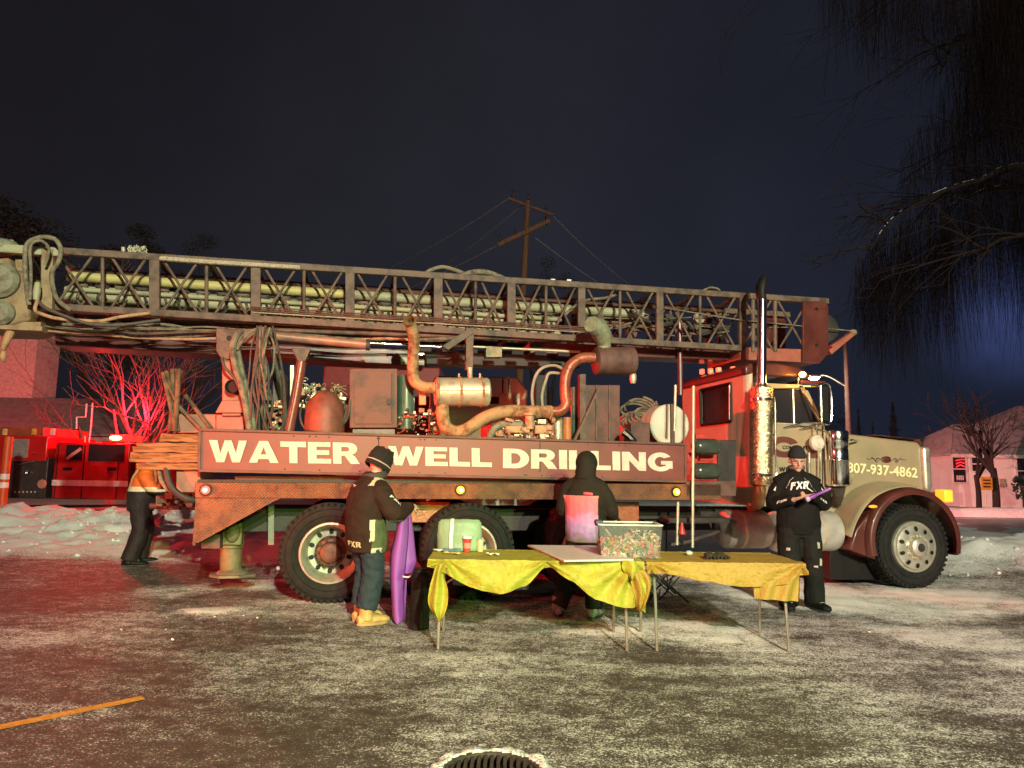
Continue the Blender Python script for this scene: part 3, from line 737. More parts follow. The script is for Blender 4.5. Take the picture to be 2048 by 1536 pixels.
pp = fbx('pump_panel', M('pump_panel_dark',(.05,.045,.045),.4,.3), 15,915,97,1000, .02, 2.3, .02)
p = f(57,945,-.02); mb = MB(); mb.lathe([(0,-.02),(.07,-.02),(.07,.02)], FT.w(p), (0,-1,0), 16); mb.build('gauge', CHROME, pp, world=True)
p = f(84,968,-.02); mb = MB(); mb.lathe([(0,.03),(.12,.03),(.14,0)], FT.w(p), (0,-1,0), 8); mb.build('emblem', M('faded_emblem',(.4,.2,.15),.5), pp, world=True)
mb = MB()
for i in range(6): q = FT.w(f(30+i*8,984,-.02)); mb.sph(q,(.03,.02,.03),8,6)
mb.build('valve', GALV, pp, world=True)
fbx('compartment', REDP, -190,918,15,1003, 0,2.3,.03)
fbx('running_board', CHROME, 12,1000,372,1012, -.08,.3,.02)
mb = MB(); a = f(16,1016,-.05); b = f(330,1014,-.05); mb.tube([FT.w(a),FT.w(b)], .09, 12); mb.build('side_rail', CHROME, ft, world=True)
st = fbx('white_stripe', M('reflective_white',(.75,.7,.65),.4), 103,962,256,971, -.012,-.003, 0, cab)
fbx('side_window', GLS, 131,887+3,166,921, -.012,-.003, 0, cab); fbx('side_window', GLS, 176,889,250,922, -.012,-.003, 0, cab)
for x in (125,214): fbx('door_handle', BLACK, x,935,x+18,941, -.03,-.003, .005, cab)
mb = MB()
for x in (118,171,240):
    a = FT.w(f(x,890,-.006)); b = FT.w(f(x,1000,-.006)); mb.boxb(a.x-.012,a.x+.012,a.y-.004,a.y+.002,b.z,a.z)
mb.build('door_seam', BLACK, cab, world=True, smooth=0)
mb = MB(); a = FT.w(f(133,918,-.02)); b = FT.w(f(162,897,-.02)); mb.beam(a,b,.01,.09); mb.build('window_decal', M('decal_pink',(.5,.3,.3),.5), cab, world=True)
mb = MB(); p0 = FT.w(f(218,883,.6)); p1 = FT.w(f(246,869,.6)); mb.boxb(p0.x,p1.x,p0.y,p0.y+1.2,p0.z,p1.z); lb = mb.build('light_bar', M('beacon_lens',(.9,.03,.02),.2,emit=(1,.02,.012),es=2.6), ft, world=True, bevel=.04)
mb = MB(); mb.sph(((p0.x+p1.x)/2,p0.y-.02,(p0.z+p1.z)/2),(.19,.05,.075),12,8); mb.build('flash_tube', M('beacon_core',(1,.8,.4),.2,emit=(1,.5,.12),es=9), lb, world=True)
mb = MB(); a = FT.w(f(200,884,.6)); mb.boxb(a.x,p1.x+.3,p0.y+.1,p0.y+1.1,a.z-.12,p0.z); mb.build('bar_mount', BLACK, ft, world=True)
mb = MB()
for seg in (((153,858),(153,834)),((153,834),(171,834)),((171,834),(173,808)),((185,806),(182,850)),((182,850),(178,885)),((170,885),(170,872))):
    mb.tube([FT.w(f(*seg[0],.8)),FT.w(f(*seg[1],.8))], .02, 6)
mb.build('grab_rail', M('pale_rail',(.6,.4,.38),.4), ft, world=True)
for x in (-110,330):
    c0 = FT.w(f(x,985,.0)); c0.z = .5; mb = MB(); mb.lathe([(.3,.0),(.46,0),(.5,.05),(.5,.3),(0,.3)], c0+V3((0,.02,0)), (0,1,0), 32); w_ = mb.build('wheel', RUBBER, ft, world=True)
    mb = MB(); mb.lathe([(0,-.02),(.1,-.02),(.12,.03),(.28,.03),(.31,-.01)], c0, (0,1,0), 24); mb.build('rim', CHROME, w_, world=True)
a = FT.w(f(252,1000,0)); b = FT.w(f(385,990,0))
# dark chassis box under the body
mb = MB(); mb.boxb(FT.w(f(20,0,0)).x,FT.w(f(330,0,0)).x,21.0,22.5,.3,.55); mb.build('chassis', DARK, ft, world=True)
# orange marker post
mk = thing('marker_post', 'tall orange post with white bands at the left edge', 'marker post', (W(2,1030,18).x,18,0))
p = W(5,873,18); mb = MB(); mb.tube([(mk.location.x,18,0),(mk.location.x,18,p.z)], .10, 14); mb.build('post', M('orange_plastic',(.6,.08,.015),.45), mk, world=True)
for y_ in (953,970):
    z = W(5,y_,18).z; mb = MB(); mb.tube([(mk.location.x,18,z-.07),(mk.location.x,18,z+.07)], .104, 14, cap=False); mb.build('band', M('reflective_white',(.75,.7,.65)), mk, world=True)
# white van seen through the machinery
vn = thing('parked_van', 'white parked van, green light put in its colour, glimpsed behind the engine', 'van', (W(1000,900,14).x,14,0))
a = W(856,880,13.5); b = W(1055,754,13.5)
mb = MB(); mb.prism([(a.x,13.5,.45),(b.x,13.5,.45),(b.x,13.5,b.z-.25),(b.x-.2,13.5,b.z),(a.x+.1,13.5,b.z),(a.x,13.5,b.z-.2)], (0,1.9,0)); vb = mb.build('body', M('van_white_green_lit',(.62,.68,.52),.4,0,.08,3), vn, world=True, bevel=.04)  # green light on the white body is put into its colour
p = W(978,808,13.48); q = W(998,794,13.48); mb = MB(); mb.boxb(p.x,q.x,13.47,13.497,p.z,q.z); mb.build('window', GLS, vb, world=True)
p = W(998,810,13.4); q = W(1026,786,13.4); mb = MB(); mb.boxb(p.x,q.x,13.42,13.495,p.z,q.z); mb.build('panel', GALV, vb, world=True)
mb = MB()
for x in (1004,1016): p = W(x,860,13.49); q = W(x,757,13.49); mb.boxb(p.x-.01,p.x+.01,13.488,13.498,p.z,q.z)
mb.build('door_seam', BLACK, vb, world=True, smooth=0)
for x in (a.x+.6, b.x-.6):
    mb = MB(); mb.lathe([(0,0),(.36,0),(.38,.05),(.38,.22),(0,.22)], (x,13.47,.38), (0,1,0), 28); mb.build('wheel', RUBBER, vn, world=True)
mb = MB(); p = W(880,737,16); q = W(1060,722,16)
# far red vehicle body behind
rv = thing('parked_truck', 'dark red box truck standing behind the rig, mostly hidden by the machinery', 'truck', (W(860,900,15.5).x,16,0))
a = W(640,900,15.5); b = W(880,735,15.5)
mb = MB(); mb.boxb(a.x,b.x,15.5,17.6,.7,b.z); bx = mb.build('box_body', M('dark_red_panel',(.22,.02,.02),.5), rv, world=True, bevel=.03)
for x in (a.x+.6,b.x-.6):
    mb = MB(); mb.lathe([(0,0),(.43,0),(.45,.05),(.45,.24),(0,.24)], (x,15.5,.45), (0,1,0), 28); mb.build('wheel', RUBBER, rv, world=True)
mb = MB(); mb.boxb(a.x,b.x,15.7,17.4,.5,.7); mb.build('chassis', DARK, rv, world=True)
# ------------------------------------------------------------------ drilling truck (local frame: x along the truck, y away from the camera, z up)
tk = thing('drilling_truck', 'long maroon well drilling truck with a lattice mast over it and a beige cab', 'truck', TR.o, TR.a)
def add(mb, name, mat, parent=None, **k): return mb.build(name, mat, parent or tk, **k)
def pxbox(name, mat, x0,y0,x1,y1, v0, v1, bevel=.008, parent=None, label=None):
    """upright box whose near face spans the given picture rectangle at lateral offset v0 (top and bottom follow the truck)"""
    a = t(x0,y1,v0); b = t(x1,y1,v0); c = t(x1,y0,v0); d = t(x0,y0,v0)
    mb = MB(); mb.prism([a,b,c,d], (0,v1-v0,0)); return add(mb, name, mat, parent, bevel=bevel, label=label)
def ptube(name, mat, pts, rpx, n=14, smoothn=8, parent=None, label=None, cap=True):
    P = [t(x,y,v) for x,y,v in pts]; s_ = mpp(P[0])
    Q = bez(P, smoothn) if smoothn > 1 else P
    if isinstance(rpx,(int,float)): R = [rpx*s_]*len(Q)
    else:
        R = []; k = len(rpx)-1
        for i in range(len(Q)):
            u = i/(len(Q)-1)*k; j = min(int(u),k-1); R.append((rpx[j]+(rpx[j+1]-rpx[j])*(u-j))*s_)
    mb = MB(); mb.tube(Q, R, n, cap=cap); return add(mb, name, mat, parent, label=label)

# --- chassis, deck, rail
Ur = t(392,995).x; Uf = t(1440,998).x
zr_ = t(900,997,0).z
mb = MB(); mb.boxb(Ur+.15, t(1700,1000,.8).x, .75,.85, .72,1.0); mb.boxb(Ur+.15, t(1700,1000,.8).x, 1.6,1.7, .72,1.0)
for u in (-1.2,.7,2.2,3.6,5): mb.boxb(u,u+.1,.85,1.6,.78,.95)
add(mb,'chassis',DARK,bevel=.01)
a = t(390,996); b = t(1442,1001); c = t(1442,968); d = t(390,965)
mb = MB(); mb.prism([a,b,c,d],(0,.12,0)); rail = add(mb,'side_rail',PLATE,bevel=.006)
mb = MB(); mb.prism([d+V3((0,.12,-.01)),c+V3((0,.12,-.01)),c+V3((0,.12,.03)),d+V3((0,.12,.03))],(0,2.1,0)); add(mb,'deck',DARK)
mb = MB(); a=t(391,996.5,.01); mb.prism([a,t(560,997,.01),t(545,1004,.01),t(396,1086,.01),t(389,1085,.01)],(0,.012,0)); mb.boxb(a.x,a.x+.03,.02,2.2,a.z-.5,a.z)
add(mb,'rear_skirt',PLATE,label='rusty slanting diamond plate skirt')
pxbox('skirt_bracket', BROWN, 402,1068,440,1098, .3,.5)
pxbox('mud_flap', M('mudflap_grey',(.2,.2,.17),.7), 536,1005,548,1090, .6,.64, .004)
pxbox('fender_plate', RUSTW, 800,1004,900,1045, .5,.52, .004, label='orange-lit steel plate between the rear wheels')
pxbox('fender_plate', RUSTW, 1225,1004,1278,1050, .3,.32, .004)
# red lit gap strip under the sign + dark sub rail
pxbox('sub_rail', MAROON, 470,952,1372,964, .16,.26, .004)
# --- sign panel
a = t(398,941,-.03); b = t(1370,963,-.03); c = t(1370,889,-.03); d = t(400,860,-.03)
mb = MB(); mb.prism([a,b,c,d],(0,.03,0)); sign = add(mb,'sign_panel',SIGNP,bevel=.004)
mb = MB(); mb.beam(d+V3((0,.01,.004)),c+V3((0,.01,.004)),.075,.028); mb.beam(a+V3((0,.02,.0)),b+V3((0,.02,0)),.07,.03); mb.beam(b+V3((0,.0,0)),c+V3((0,0,0)),.035,.03,up=(1,0,0)); mb.beam(a,d,.035,.03,up=(1,0,0)); add(mb,'sign_edge',BROWN,sign,bevel=.004)
mb = MB()
for x in (757,1080): mb.beam(t(x,944,-.033),t(x,872,-.033),.008,.006,up=(0,1,0))
add(mb,'sign_seam',BLACK,sign,smooth=0)
mb = MB(); rs = random.Random(2)
for i in range(26): q = t(rs.uniform(420,1360),rs.choice((870,935))+ (rs.random()*3),-.036); u=(q.x-a.x)/(b.x-a.x); zz = (d.z+(c.z-d.z)*u-.035) if i%2 else (a.z+(b.z-a.z)*u+.035); mb = MB(); mb.sph((q.x,-.033,zz),(.008,.006,.008),8,5); add(mb,'sign_bolt',DARK,sign)
for wd,x0,x1,yt0,yt1,yb0,yb1 in (('WATER',418,720,880,884,924,928),('WELL',776,984,892,897,930,934),('DRILLING',1006,1347,897,905,936,943)):
    place_text(letters_mesh(wd,.07), t(x0,yb0,-.036), t(x1,yb1,-.036), t(x0,yt0,-.036), 'lettering', WHITEL, sign, thick=.002, label='the word %s in heavy white capitals'%wd)

# --- wheels
def tyre_mb(R, rim, wdt, nlug=46):
    mb = MB(); mb.lathe([(rim,0.015),(rim+.03,-.004),(R*.72,-.012),(R*.80,-.022),(R*.86,-.02),(R*.93,-.008),(R*.975,.012),(R,.04),(R,wdt-.04),(R*.96,wdt),(rim,wdt-.02)], (0,0,0), (0,1,0), 64)
    for i in range(nlug):
        a = 2*pi*i/nlug
        for y0,y1,off in ((.03,.11,0),(.13,.2,.5),(.22,wdt-.03,0)):
            aa = a+off*2*pi/nlug; m3 = Matrix.Rotation(aa,3,'Y'); mb.box(m3@V3((0,(y0+y1)/2,R+.004)), (2*pi*R/nlug*.72, y1-y0, .02), m3)
        m3 = Matrix.Rotation(a,3,'Y'); mb.box(m3@V3((0,.006,R*.965)), (2*pi*R/nlug*.5,.02,.045), m3)
    for rr in (R*.76,R*.9): mb.lathe([(rr-.004,-.022),(rr,-.027),(rr+.004,-.022)],(0,0,0),(0,1,0),64)
    return mb
Rr = .54; Rf = .545
def wheel(name_label, c, R, front):
    # the wheel disc is the part, tyre and nuts its sub-parts
    mb = MB()
    if front:
        mb.lathe([(.345,.03),(.335,-.018),(.315,-.02),(.305,.0),(.29,-.03),(.2,-.055),(.165,-.05),(.13,-.052),(.118,-.11),(.08,-.13),(.0,-.132)],(0,0,0),(0,1,0),48)
        w_ = mb.build('wheel', ALU, tk, label=name_label)
    else:
        mb.lathe([(.345,.03),(.335,-.005),(.315,-.008),(.305,.02),(.285,.045),(.27,.16),(.25,.215),(.13,.225)],(0,0,0),(0,1,0),48)
        w_ = mb.build('wheel', RIMP, tk, label=name_label)
        mb = MB(); mb.lathe([(.175,.224),(.17,.13),(.15,.085),(.12,.075),(.11,.03),(.09,.015),(.06,.01),(0,.01)],(0,0,0),(0,1,0),40); mb.build('hub', M('greasy_hub',(.10,.055,.03),.5,.2,.4,14,.4,50), w_)
    w_.location = c
    tyre_mb(R,.34,.30).build('tyre', RUBBER, w_)
    nr = 10; rr, yy = (.243,-.0445) if front else (.222,.214)
    for i in range(nr):
        a = 2*pi*(i+.5)/nr; ct = V3((cos(a)*rr,yy,sin(a)*rr)); m3 = Matrix.Rotation(-a,3,'Y')
        ring = [ct + m3@V3((.034*cos(b_),0,.026*sin(b_))) for b_ in [2*pi*k/14 for k in range(14)]]
        for p in ring:
            if front: p.y = -.0435 - .0145*max(0,min(1,(.29-sqrt(p.x**2+p.z**2))/.09))*1.6
        mb = MB(); mb.poly(ring); mb.build('painted_hand_hole', BLACK, w_, smooth=0)  # flat black ovals stand in for the shade inside open holes
    for i in range(10):
        a = 2*pi*i/10; r0 = .147 if front else .142; y0 = -.052 if front else .088
        mb = MB(); mb.lathe([(.0,-.045),(.010,-.045),(.011,-.028),(.02,-.027),(.021,0)], (cos(a)*r0,y0,sin(a)*r0),(0,1,0),8)
        mb.build('wheel_nut', GALV if front else DARK, w_)
    if front:
        mb = MB(); mb.lathe([(0,-.136),(.05,-.136),(.06,-.128)],(0,0,0),(0,1,0),20); mb.build('hub_cap', DARK, w_)
    return w_
wr = []
for x,y,lab in ((660,1107,'rearmost wheel with a deep pale rim'),(937,1104,'middle rear wheel half behind the table'),(1178,1101,'foremost rear wheel hidden behind the hooded person')):
    p = t(x,y,0); c_ = V3((p.x,0,Rr+.01)); 
    if not wr: w_ = wheel(lab, c_, Rr, False)
    else:
        w_ = wr[0].copy(); C.objects.link(w_); w_.location = c_; w_['label'] = lab
        for ch in wr[0].children: k_ = ch.copy(); C.objects.link(k_); k_.parent = w_
    wr.append(w_)
    mb = MB(); mb.tube([(c_.x,.3,c_.z),(c_.x,1.9,c_.z)],.09,12); mb.sph((c_.x,1.15,c_.z),(.2,.22,.2)); add(mb,'axle',DARK)
    mb = MB(); mb.lathe([(.34,0),(Rr*.9,0),(Rr,.05),(Rr,.25),(.34,.3)],(c_.x,.36,c_.z),(0,1,0),40); add(mb,'inner_tyre',RUBBER)
    mb = MB(); mb.lathe([(0,0),(Rr*.9,0),(Rr,.05),(Rr,.6),(0,.62)],(c_.x,1.75,c_.z),(0,1,0),40); add(mb,'far_wheels',RUBBER)
p = t(1828,1094,0); FW = V3((p.x,0,Rf+.01)); fw = wheel('front steering wheel with a bare aluminium disc', FW, Rf, True)
mb = MB(); mb.tube([(FW.x,.3,FW.z),(FW.x,2.1,FW.z)],.07,12); add(mb,'axle',DARK)
mb = MB(); mb.lathe([(0,0),(Rf*.9,0),(Rf,.05),(Rf,.3),(0,.32)],(FW.x,2.0,FW.z),(0,1,0),40); add(mb,'far_wheels',RUBBER)

# --- marker lamps on the rail
for x,y,c_,e_,nm in ((411,980,(.9,.05,.03),(1,.14,.10),'round red marker lamp'),(921,980,(.9,.5,.05),(1,.40,.03),'amber marker lamp'),(1353,984,(.9,.5,.05),(1,.40,.03),'amber marker lamp')):
    p = t(x,y,-.02); mb = MB(); mb.lathe([(0,-.035),(.03,-.03),(.045,-.01),(.045,.02)],p,(0,1,0),20)
    add(mb,'marker_lamp',M('lamp_'+('red' if c_[1]<.1 else 'amber'),c_,.25,emit=e_,es=2.2),label=nm)
    mb = MB(); mb.sph(p+V3((0,-.034,0)),(.02,.008,.02),10,6); add(mb,'bulb',M('bulb_core',(1,.9,.7),.3,emit=(1,.85,.55),es=6))
    mb = MB(); mb.lathe([(.0,.021),(.06,.0215),(.06,-.008),(.047,-.008)],p,(0,1,0),20); add(mb,'lamp_housing',BLACK)
    l_ = lamp('POINT','marker_glow',TR.w(p+V3((0,-.1,0))), 2.2 if c_[1]<.1 else 1.6, e_, .03)

# --- front fender, hood, grille
fu0 = t(1702,900,.5); fu1 = t(1852,900,.5)
mb = MB()
hp = [t(1640,1010,.5),t(1660,1075,.5),t(1850,1060,.5),t(1851,975,.5),t(1848,897,.5),t(1838,884,.5),t(1702,868,.5),t(1640,872,.5)]
mb.prism(hp,(0,1.35,0)); hood = add(mb,'hood',BEIGE,bevel=.05,bevseg=3)
mb = MB(); q = [t(1750,874.5,.62),t(1836,886,.62),t(1846,908,.62),t(1846,906,1.7),t(1836,883,1.7),t(1750,870,1.7)]
mb.poly([p+V3((0,0,.03)) for p in (t(1748,874,.56),t(1834,882,.56),t(1834,882,.56)+V3((0,1.2,0)),t(1748,874,.56)+V3((0,1.2,0)))])
mb.poly([p+V3((0.03,0,.03)) for p in (t(1834,882,.56),t(1848,902,.56),t(1848,902,.56)+V3((0,1.2,0)),t(1834,882,.56)+V3((0,1.2,0)))])
add(mb,'hood_stripe',MAROON,hood,solid=.008)
mb = MB(); g0 = t(1842,980,.5); g1 = t(1842,893,.5)
mb.boxb(g0.x+.02,g0.x+.16,.44,1.92,g0.z-.02,g1.z+.0); grl = add(mb,'grille_shell',ALU,bevel=.05,bevseg=4)
mb = MB()
for i in range(12): mb.boxb(g0.x+.155,g0.x+.175,.56+i*.105,.575+i*.105,g0.z+.05,g1.z-.08)
add(mb,'grille_bar',CHROME,grl)
# emblem and pinstripe on hood side
e0 = t(1773,919,.49); mb = MB(); mb.lathe([(0,-.006),(.045,-.006),(.055,0)],(0,0,0),(0,1,0),24)
for v in mb.v: v.x *= 1.35; v.z *= .75; v += e0
add(mb,'emblem_oval',MAROON,hood)
mb = MB(); mb.lathe([(.055,-.003),(.06,-.008),(.065,-.001)],(0,0,0),(0,1,0),24)
for v in mb.v: v.x *= 1.35; v.z *= .75; v += e0
add(mb,'emblem_rim',CHROME,hood)
mb = MB()
for sg_ in (-1,1):
    pts = bez([e0+V3((sg_*dx,-.005,dz)) for dx,dz in ((.1,0),(.15,.02),(.18,-.02),(.22,.015),(.28,.0),(.33,.01))],5); mb.tube(pts,[.005*(1-.6*i/len(pts)) for i in range(len(pts))],5)
    pts = bez([e0+V3((sg_*dx,-.005,dz)) for dx,dz in ((.13,-.01),(.17,-.04),(.2,.0),(.25,.03))],5); mb.tube(pts,.003,5)
add(mb,'pinstripe',DARK,hood)
place_text(font_mesh('807-937-4862',.035), t(1694,944,.488), t(1835,955,.488), t(1694,924,.488), 'lettering', GOLDL, hood, thick=.003, label='cream phone number on the hood side')
# fender
mb = MB(); Ro = .69
def fend(a, y, dr=0):
    rx_ = Ro+dr; return V3((FW.x+.02+cos(a)*rx_*1.03, y, FW.z+.07+sin(a)*rx_))
na = 28
def fsec(u):   # cross-section: outer lip to inner edge
    return [(-.03,-.045),(-.035,-.015),(-.02,.012),(.05,.03),(.3,.045),(.55,.05)]
sec = fsec(0); A0, A1 = radians(-14), radians(196)
b0 = len(mb.v)
for i in range(na+1):
    a = A0+(A1-A0)*i/na
    for (yy,dr) in sec: mb.v.append(fend(a,yy,dr))
    for (yy,dr) in sec[::-1]: mb.v.append(fend(a,yy,dr-.022))
ns = len(sec)*2
for i in range(na):
    for j in range(ns):
        jj = (j+1)%ns; mb.face((b0+i*ns+j,b0+i*ns+jj,b0+(i+1)*ns+jj,b0+(i+1)*ns+j))
mb.face([b0+j for j in range(ns)]); mb.face([b0+na*ns+j for j in range(ns)][::-1])
fen = add(mb,'fender',MAROON,smooth=50)
# rearward skirt of the fender, tan upper sweep and the dark inner well
mb = MB(); mb.prism([t(1700,1100,.06),t(1752,1120,.06),t(1752,1050,.06),t(1775,1010,.06),t(1742,1022,.06),t(1712,1060,.06)],(0,.4,0)); add(mb,'fender_skirt',MAROON,fen,bevel=.02)
pts = [t(1703,1075,.03),t(1712,1047,.03),t(1730,1015,.03),t(1752,993,.03),t(1778,980,.03),t(1805,974,.03),t(1835,974,.04)]
mb = MB(); q = bez(pts,5)
for i in range(len(q)-1):
    a_, b_ = q[i], q[i+1]; i0 = V3((a_.x*.5+FW.x*.5, .5, a_.z*.99+.03)); 
def swp(u,v):
    k_ = min(int(u*(len(q)-1)),len(q)-2); fr = u*(len(q)-1)-k_; p = q[k_]*(1-fr)+q[k_+1]*fr
    return p + V3((0.0,.52*v, .06*sin(v*pi*.5)))
mb.grid(swp,24,6); add(mb,'fender_top',BEIGE,fen,solid=.012)
mb = MB(); mb.boxb(FW.x-.62,FW.x+.6,.5,.56,.35,1.2); add(mb,'wheel_well',BLACK)
p = t(1895,992,.05); mb = MB(); mb.boxb(p.x-.07,p.x+.07,.02,.2,p.z-.085,p.z+.085); add(mb,'turn_signal',M('amber_lens',(.9,.4,.03),.25,emit=(1,.32,.02),es=1.4),label='rectangular amber turn signal',bevel=.02)
mb = MB(); mb.boxb(p.x-.02,p.x+.05,.2,.5,p.z-.04,p.z+.05); add(mb,'signal_bracket',BEIGE)
p = t(1746,1013,.0); mb = MB(); mb.sph(p,(.07,.02,.022),12,6); add(mb,'clearance_lamp',M('amber_dim',(.9,.35,.03),.25,emit=(1,.3,.02),es=.8))
pxbox('bumper', DARK, 1845,1050,1900,1085, .35,2.1,.02)
mb = MB(); bq = t(1888,1060,.3); mb.boxb(bq.x-.04,bq.x+.06,.1,2.3,.42,.70); add(mb,'front_bumper',DARK,bevel=.03)
p = t(1743,1075,.05); 
# steps / frame bits between tank and wheel
pxbox('step_plate', BLACK, 1660,1085,1760,1160, .35,1.2,.01)
# --- cab
cabV = .25; cabW = 2.0
uR = t(1497,900,cabV).x; uF = t(1652,900,cabV).x
zR = t(1497,748,cabV).z; zB = t(1540,1012,cabV).z; zD = t(1600,772,cabV).z
zWin0 = t(1580,848,cabV).z; zWin1 = t(1580,778,cabV).z
uDoor0 = t(1538,900,cabV).x; uW0 = t(1546,800,cabV).x; uW1 = t(1600,800,cabV).x; uP = t(1612,780,cabV).x
V0, V1 = cabV, cabV+cabW
zRoof = zD+.02
mb = MB()
def q4(a,b,c,d): mb.poly([a,b,c,d])
# side with a window opening (near and far)
for vv,th in ((V0,.05),(V1-.05,.05)):
    mb.prism([(uR+.06,vv,zB),(uF,vv,zB),(uF,vv,zWin0),(uR+.06,vv,zWin0)],(0,th,0))
    mb.prism([(uR+.06,vv,zWin0),(uW0,vv,zWin0),(uW0,vv,zWin1),(uR+.06,vv,zWin1)],(0,th,0))
    mb.prism([(uR+.06,vv,zWin1),(uP,vv,zWin1),(uP-.05,vv,zRoof),(uR+.06,vv,zRoof)],(0,th,0))
    mb.prism([(uF-.07,vv,zWin0),(uF,vv,zWin0),(uP+.03,vv,zWin1),(uP-.06,vv,zWin1)],(0,th,0))
mb.prism([(uF-.03,V0,zB),(uF-.03,V1,zB),(uF-.03,V1,zWin0),(uF-.03,V0,zWin0)],(.03,0,0))
cab = add(mb,'cab',BEIGE,bevel=.008)
# rear wall with rounded near corner, window opening
mb = MB()
wv0 = TR.hitU(1463,800,uR).y; wv1 = TR.hitU(1402,800,uR).y
wz0 = TR.hitU(1440,846,uR).z; wz1 = TR.hitU(1440,771,uR).z
zRt = TR.hitU(1480,742,uR).z-.05
mb.boxb(uR,uR+.05,V0+.09,wv0,zB,zRt); mb.boxb(uR,uR+.05,wv1,V1-.09,zB,zRt); mb.boxb(uR,uR+.05,wv0,wv1,zB,wz0); mb.boxb(uR,uR+.05,wv0,wv1,wz1,zRt)
for sgn,vc in ((-1,V0+.09),(1,V1-.09)):
    cc = V3((uR+.09,vc,0)); ps = [(uR+.09-cos(radians(a))*.09, vc+sgn*sin(radians(a))*.09) for a in range(0,91,15)]
    pi_ = [(uR+.09-cos(radians(a))*.04, vc+sgn*sin(radians(a))*.04) for a in range(90,-1,-15)]
    mb.prism([(x,y,zB) for x,y in ps+pi_],(0,0,zRt-zB))
rw = add(mb,'rear_wall',CAB_REAR_LIT,cab,smooth=50)
mb = MB(); e_=.03
for z_ in (wz0,wz1): mb.tube([(uR-.005,wv0,z_),(uR-.005,wv1,z_)],.018,8)
for v_ in (wv0,wv1): mb.tube([(uR-.005,v_,wz0),(uR-.005,v_,wz1)],.022,8)
add(mb,'window_gasket',BLACK,cab)
mb = MB(); mb.boxb(uR+.02,uR+.03,wv0,wv1,wz0,wz1); add(mb,'rear_window',GLS,cab,smooth=0)
mb = MB(); pv = TR.hitU(1461,800,uR-.01); mb.tube([(uR-.012,pv.y+.02,wz0+.03),(uR-.012,pv.y+.0,wz1-.03)],.022,8); add(mb,'window_trim',ALU,cab)
# roof
mb = MB(); R0 = zRt-.02
prof = [(0,0),(.0,.11),(.08,.16),(.5,.18),(uP-uR-.1,.15),(uP-uR+.08,.05),(uP-uR+.12,0)]
b_=[]
mb.prism([(uR-.02+x,V0-.0,R0+z) for x,z in prof],(0,cabW,0)); add(mb,'roof',MAROON,cab,bevel=.04,bevseg=3)
mb = MB(); mb.boxb(uP-.05,uP+.33,V0+.02,V1-.02,zD+.05,zD+.09); add(mb,'sun_visor',MAROON,cab,bevel=.01)
# glass
mb = MB(); mb.prism([(uW0,V0+.02,zWin0),(uF-.06,V0+.02,zWin0),(uP-.04,V0+.02,zWin1),(uW0,V0+.02,zWin1)],(0,.006,0)); add(mb,'side_window',GLS,cab,smooth=0)
mb = MB(); mb.prism([(uF-.02,V0+.06,zWin0),(uF-.02,V1-.06,zWin0),(uP+.02,V1-.06,zWin1),(uP+.02,V0+.06,zWin1)],(.01,0,0)); add(mb,'windscreen',GLS,cab,smooth=0)
mb = MB(); x_ = t(1587,800,cabV).x; mb.tube([(x_,V0+.005,zWin0),(x_,V0+.005,zWin1)],.014,8); mb.tube([(uW0,V0,zWin0),(uF-.05,V0,zWin0)],.012,8); add(mb,'window_bar',ALU,cab)
mb = MB()
for a,b in (((1538,1008),(1538,778)),((1645,1008),(1645,850)),((1538,778),(1600,776))): mb.beam(t(*a,cabV-.003),t(*b,cabV-.003),.012,.006,up=(0,1,0))
add(mb,'door_seam',BLACK,cab,smooth=0)
mb = MB(); mb.tube(bez([t(1541,793,.12),t(1546,795,.1),t(1550,805,.1),t(1551,900,.1),t(1553,945,.1),t(1548,958,.1),t(1540,962,.15)],5),.012,8); add(mb,'grab_handle',CHROME,cab)
mb = MB(); dh=t(1546,870,cabV-.03); mb.boxb(dh.x-.06,dh.x+.04,dh.y,dh.y+.03,dh.z-.015,dh.z+.015); add(mb,'door_handle',CHROME,cab,bevel=.005)
# door logo: thick ring segment, wrench arm, words
lc = t(1568,894,cabV-.004); s_=mpp(lc); mb = MB()
outer = [(cos(radians(a))*34*s_*1.05, sin(radians(a))*21*s_) for a in range(25,336,8)]; inner = [(cos(radians(a))*17*s_, sin(radians(a))*9*s_) for a in range(335,24,-8)]
k_ = len(outer)
for i in range(k_-1):
    o1,o2 = outer[i],outer[i+1]; i1,i2 = inner[k_-1-i],inner[k_-2-i]
    mb.poly([lc+V3((o1[0],0,o1[1])),lc+V3((o2[0],0,o2[1])),lc+V3((i2[0],0,i2[1])),lc+V3((i1[0],0,i1[1]))])
add(mb,'logo_ring',M('logo_maroon',(.12,.025,.02),.5),cab,smooth=0)
q = t(1628,895,cabV-.004); mb = MB()
mb.prism([q+V3((dx*s_,0,dz*s_)) for dx,dz in ((-8,-22),(8,-22),(8,22),(-8,22))],(0,.002,0)); add(mb,'logo_bar',M('logo_maroon',(.12,.025,.02)),cab,smooth=0)
place_text(font_mesh('COMMUNITY',.03), t(1565,898,cabV-.008), t(1622,899,cabV-.008), t(1565,891,cabV-.008), 'lettering', BLACK, cab, thick=.001)
place_text(letters_mesh('WELL',.1), t(1558,943,cabV-.006), t(1597,944,cabV-.006), t(1558,934,cabV-.006), 'lettering', BLACK, cab, thick=.001)
for i,x in enumerate((1404,1421,1437,1466)):
    p = TR.hitU(x,742-(i*1.5),uR+.12); mb = MB(); mb.boxb(p.x-.03,p.x+.03,p.y-.035,p.y+.035,p.z-.05,p.z+.03); add(mb,'roof_lamp',M('roof_lamp_lens',(.75,.2,.1),.3,emit=(1,.14,.07),es=2.2),cab,bevel=.012)
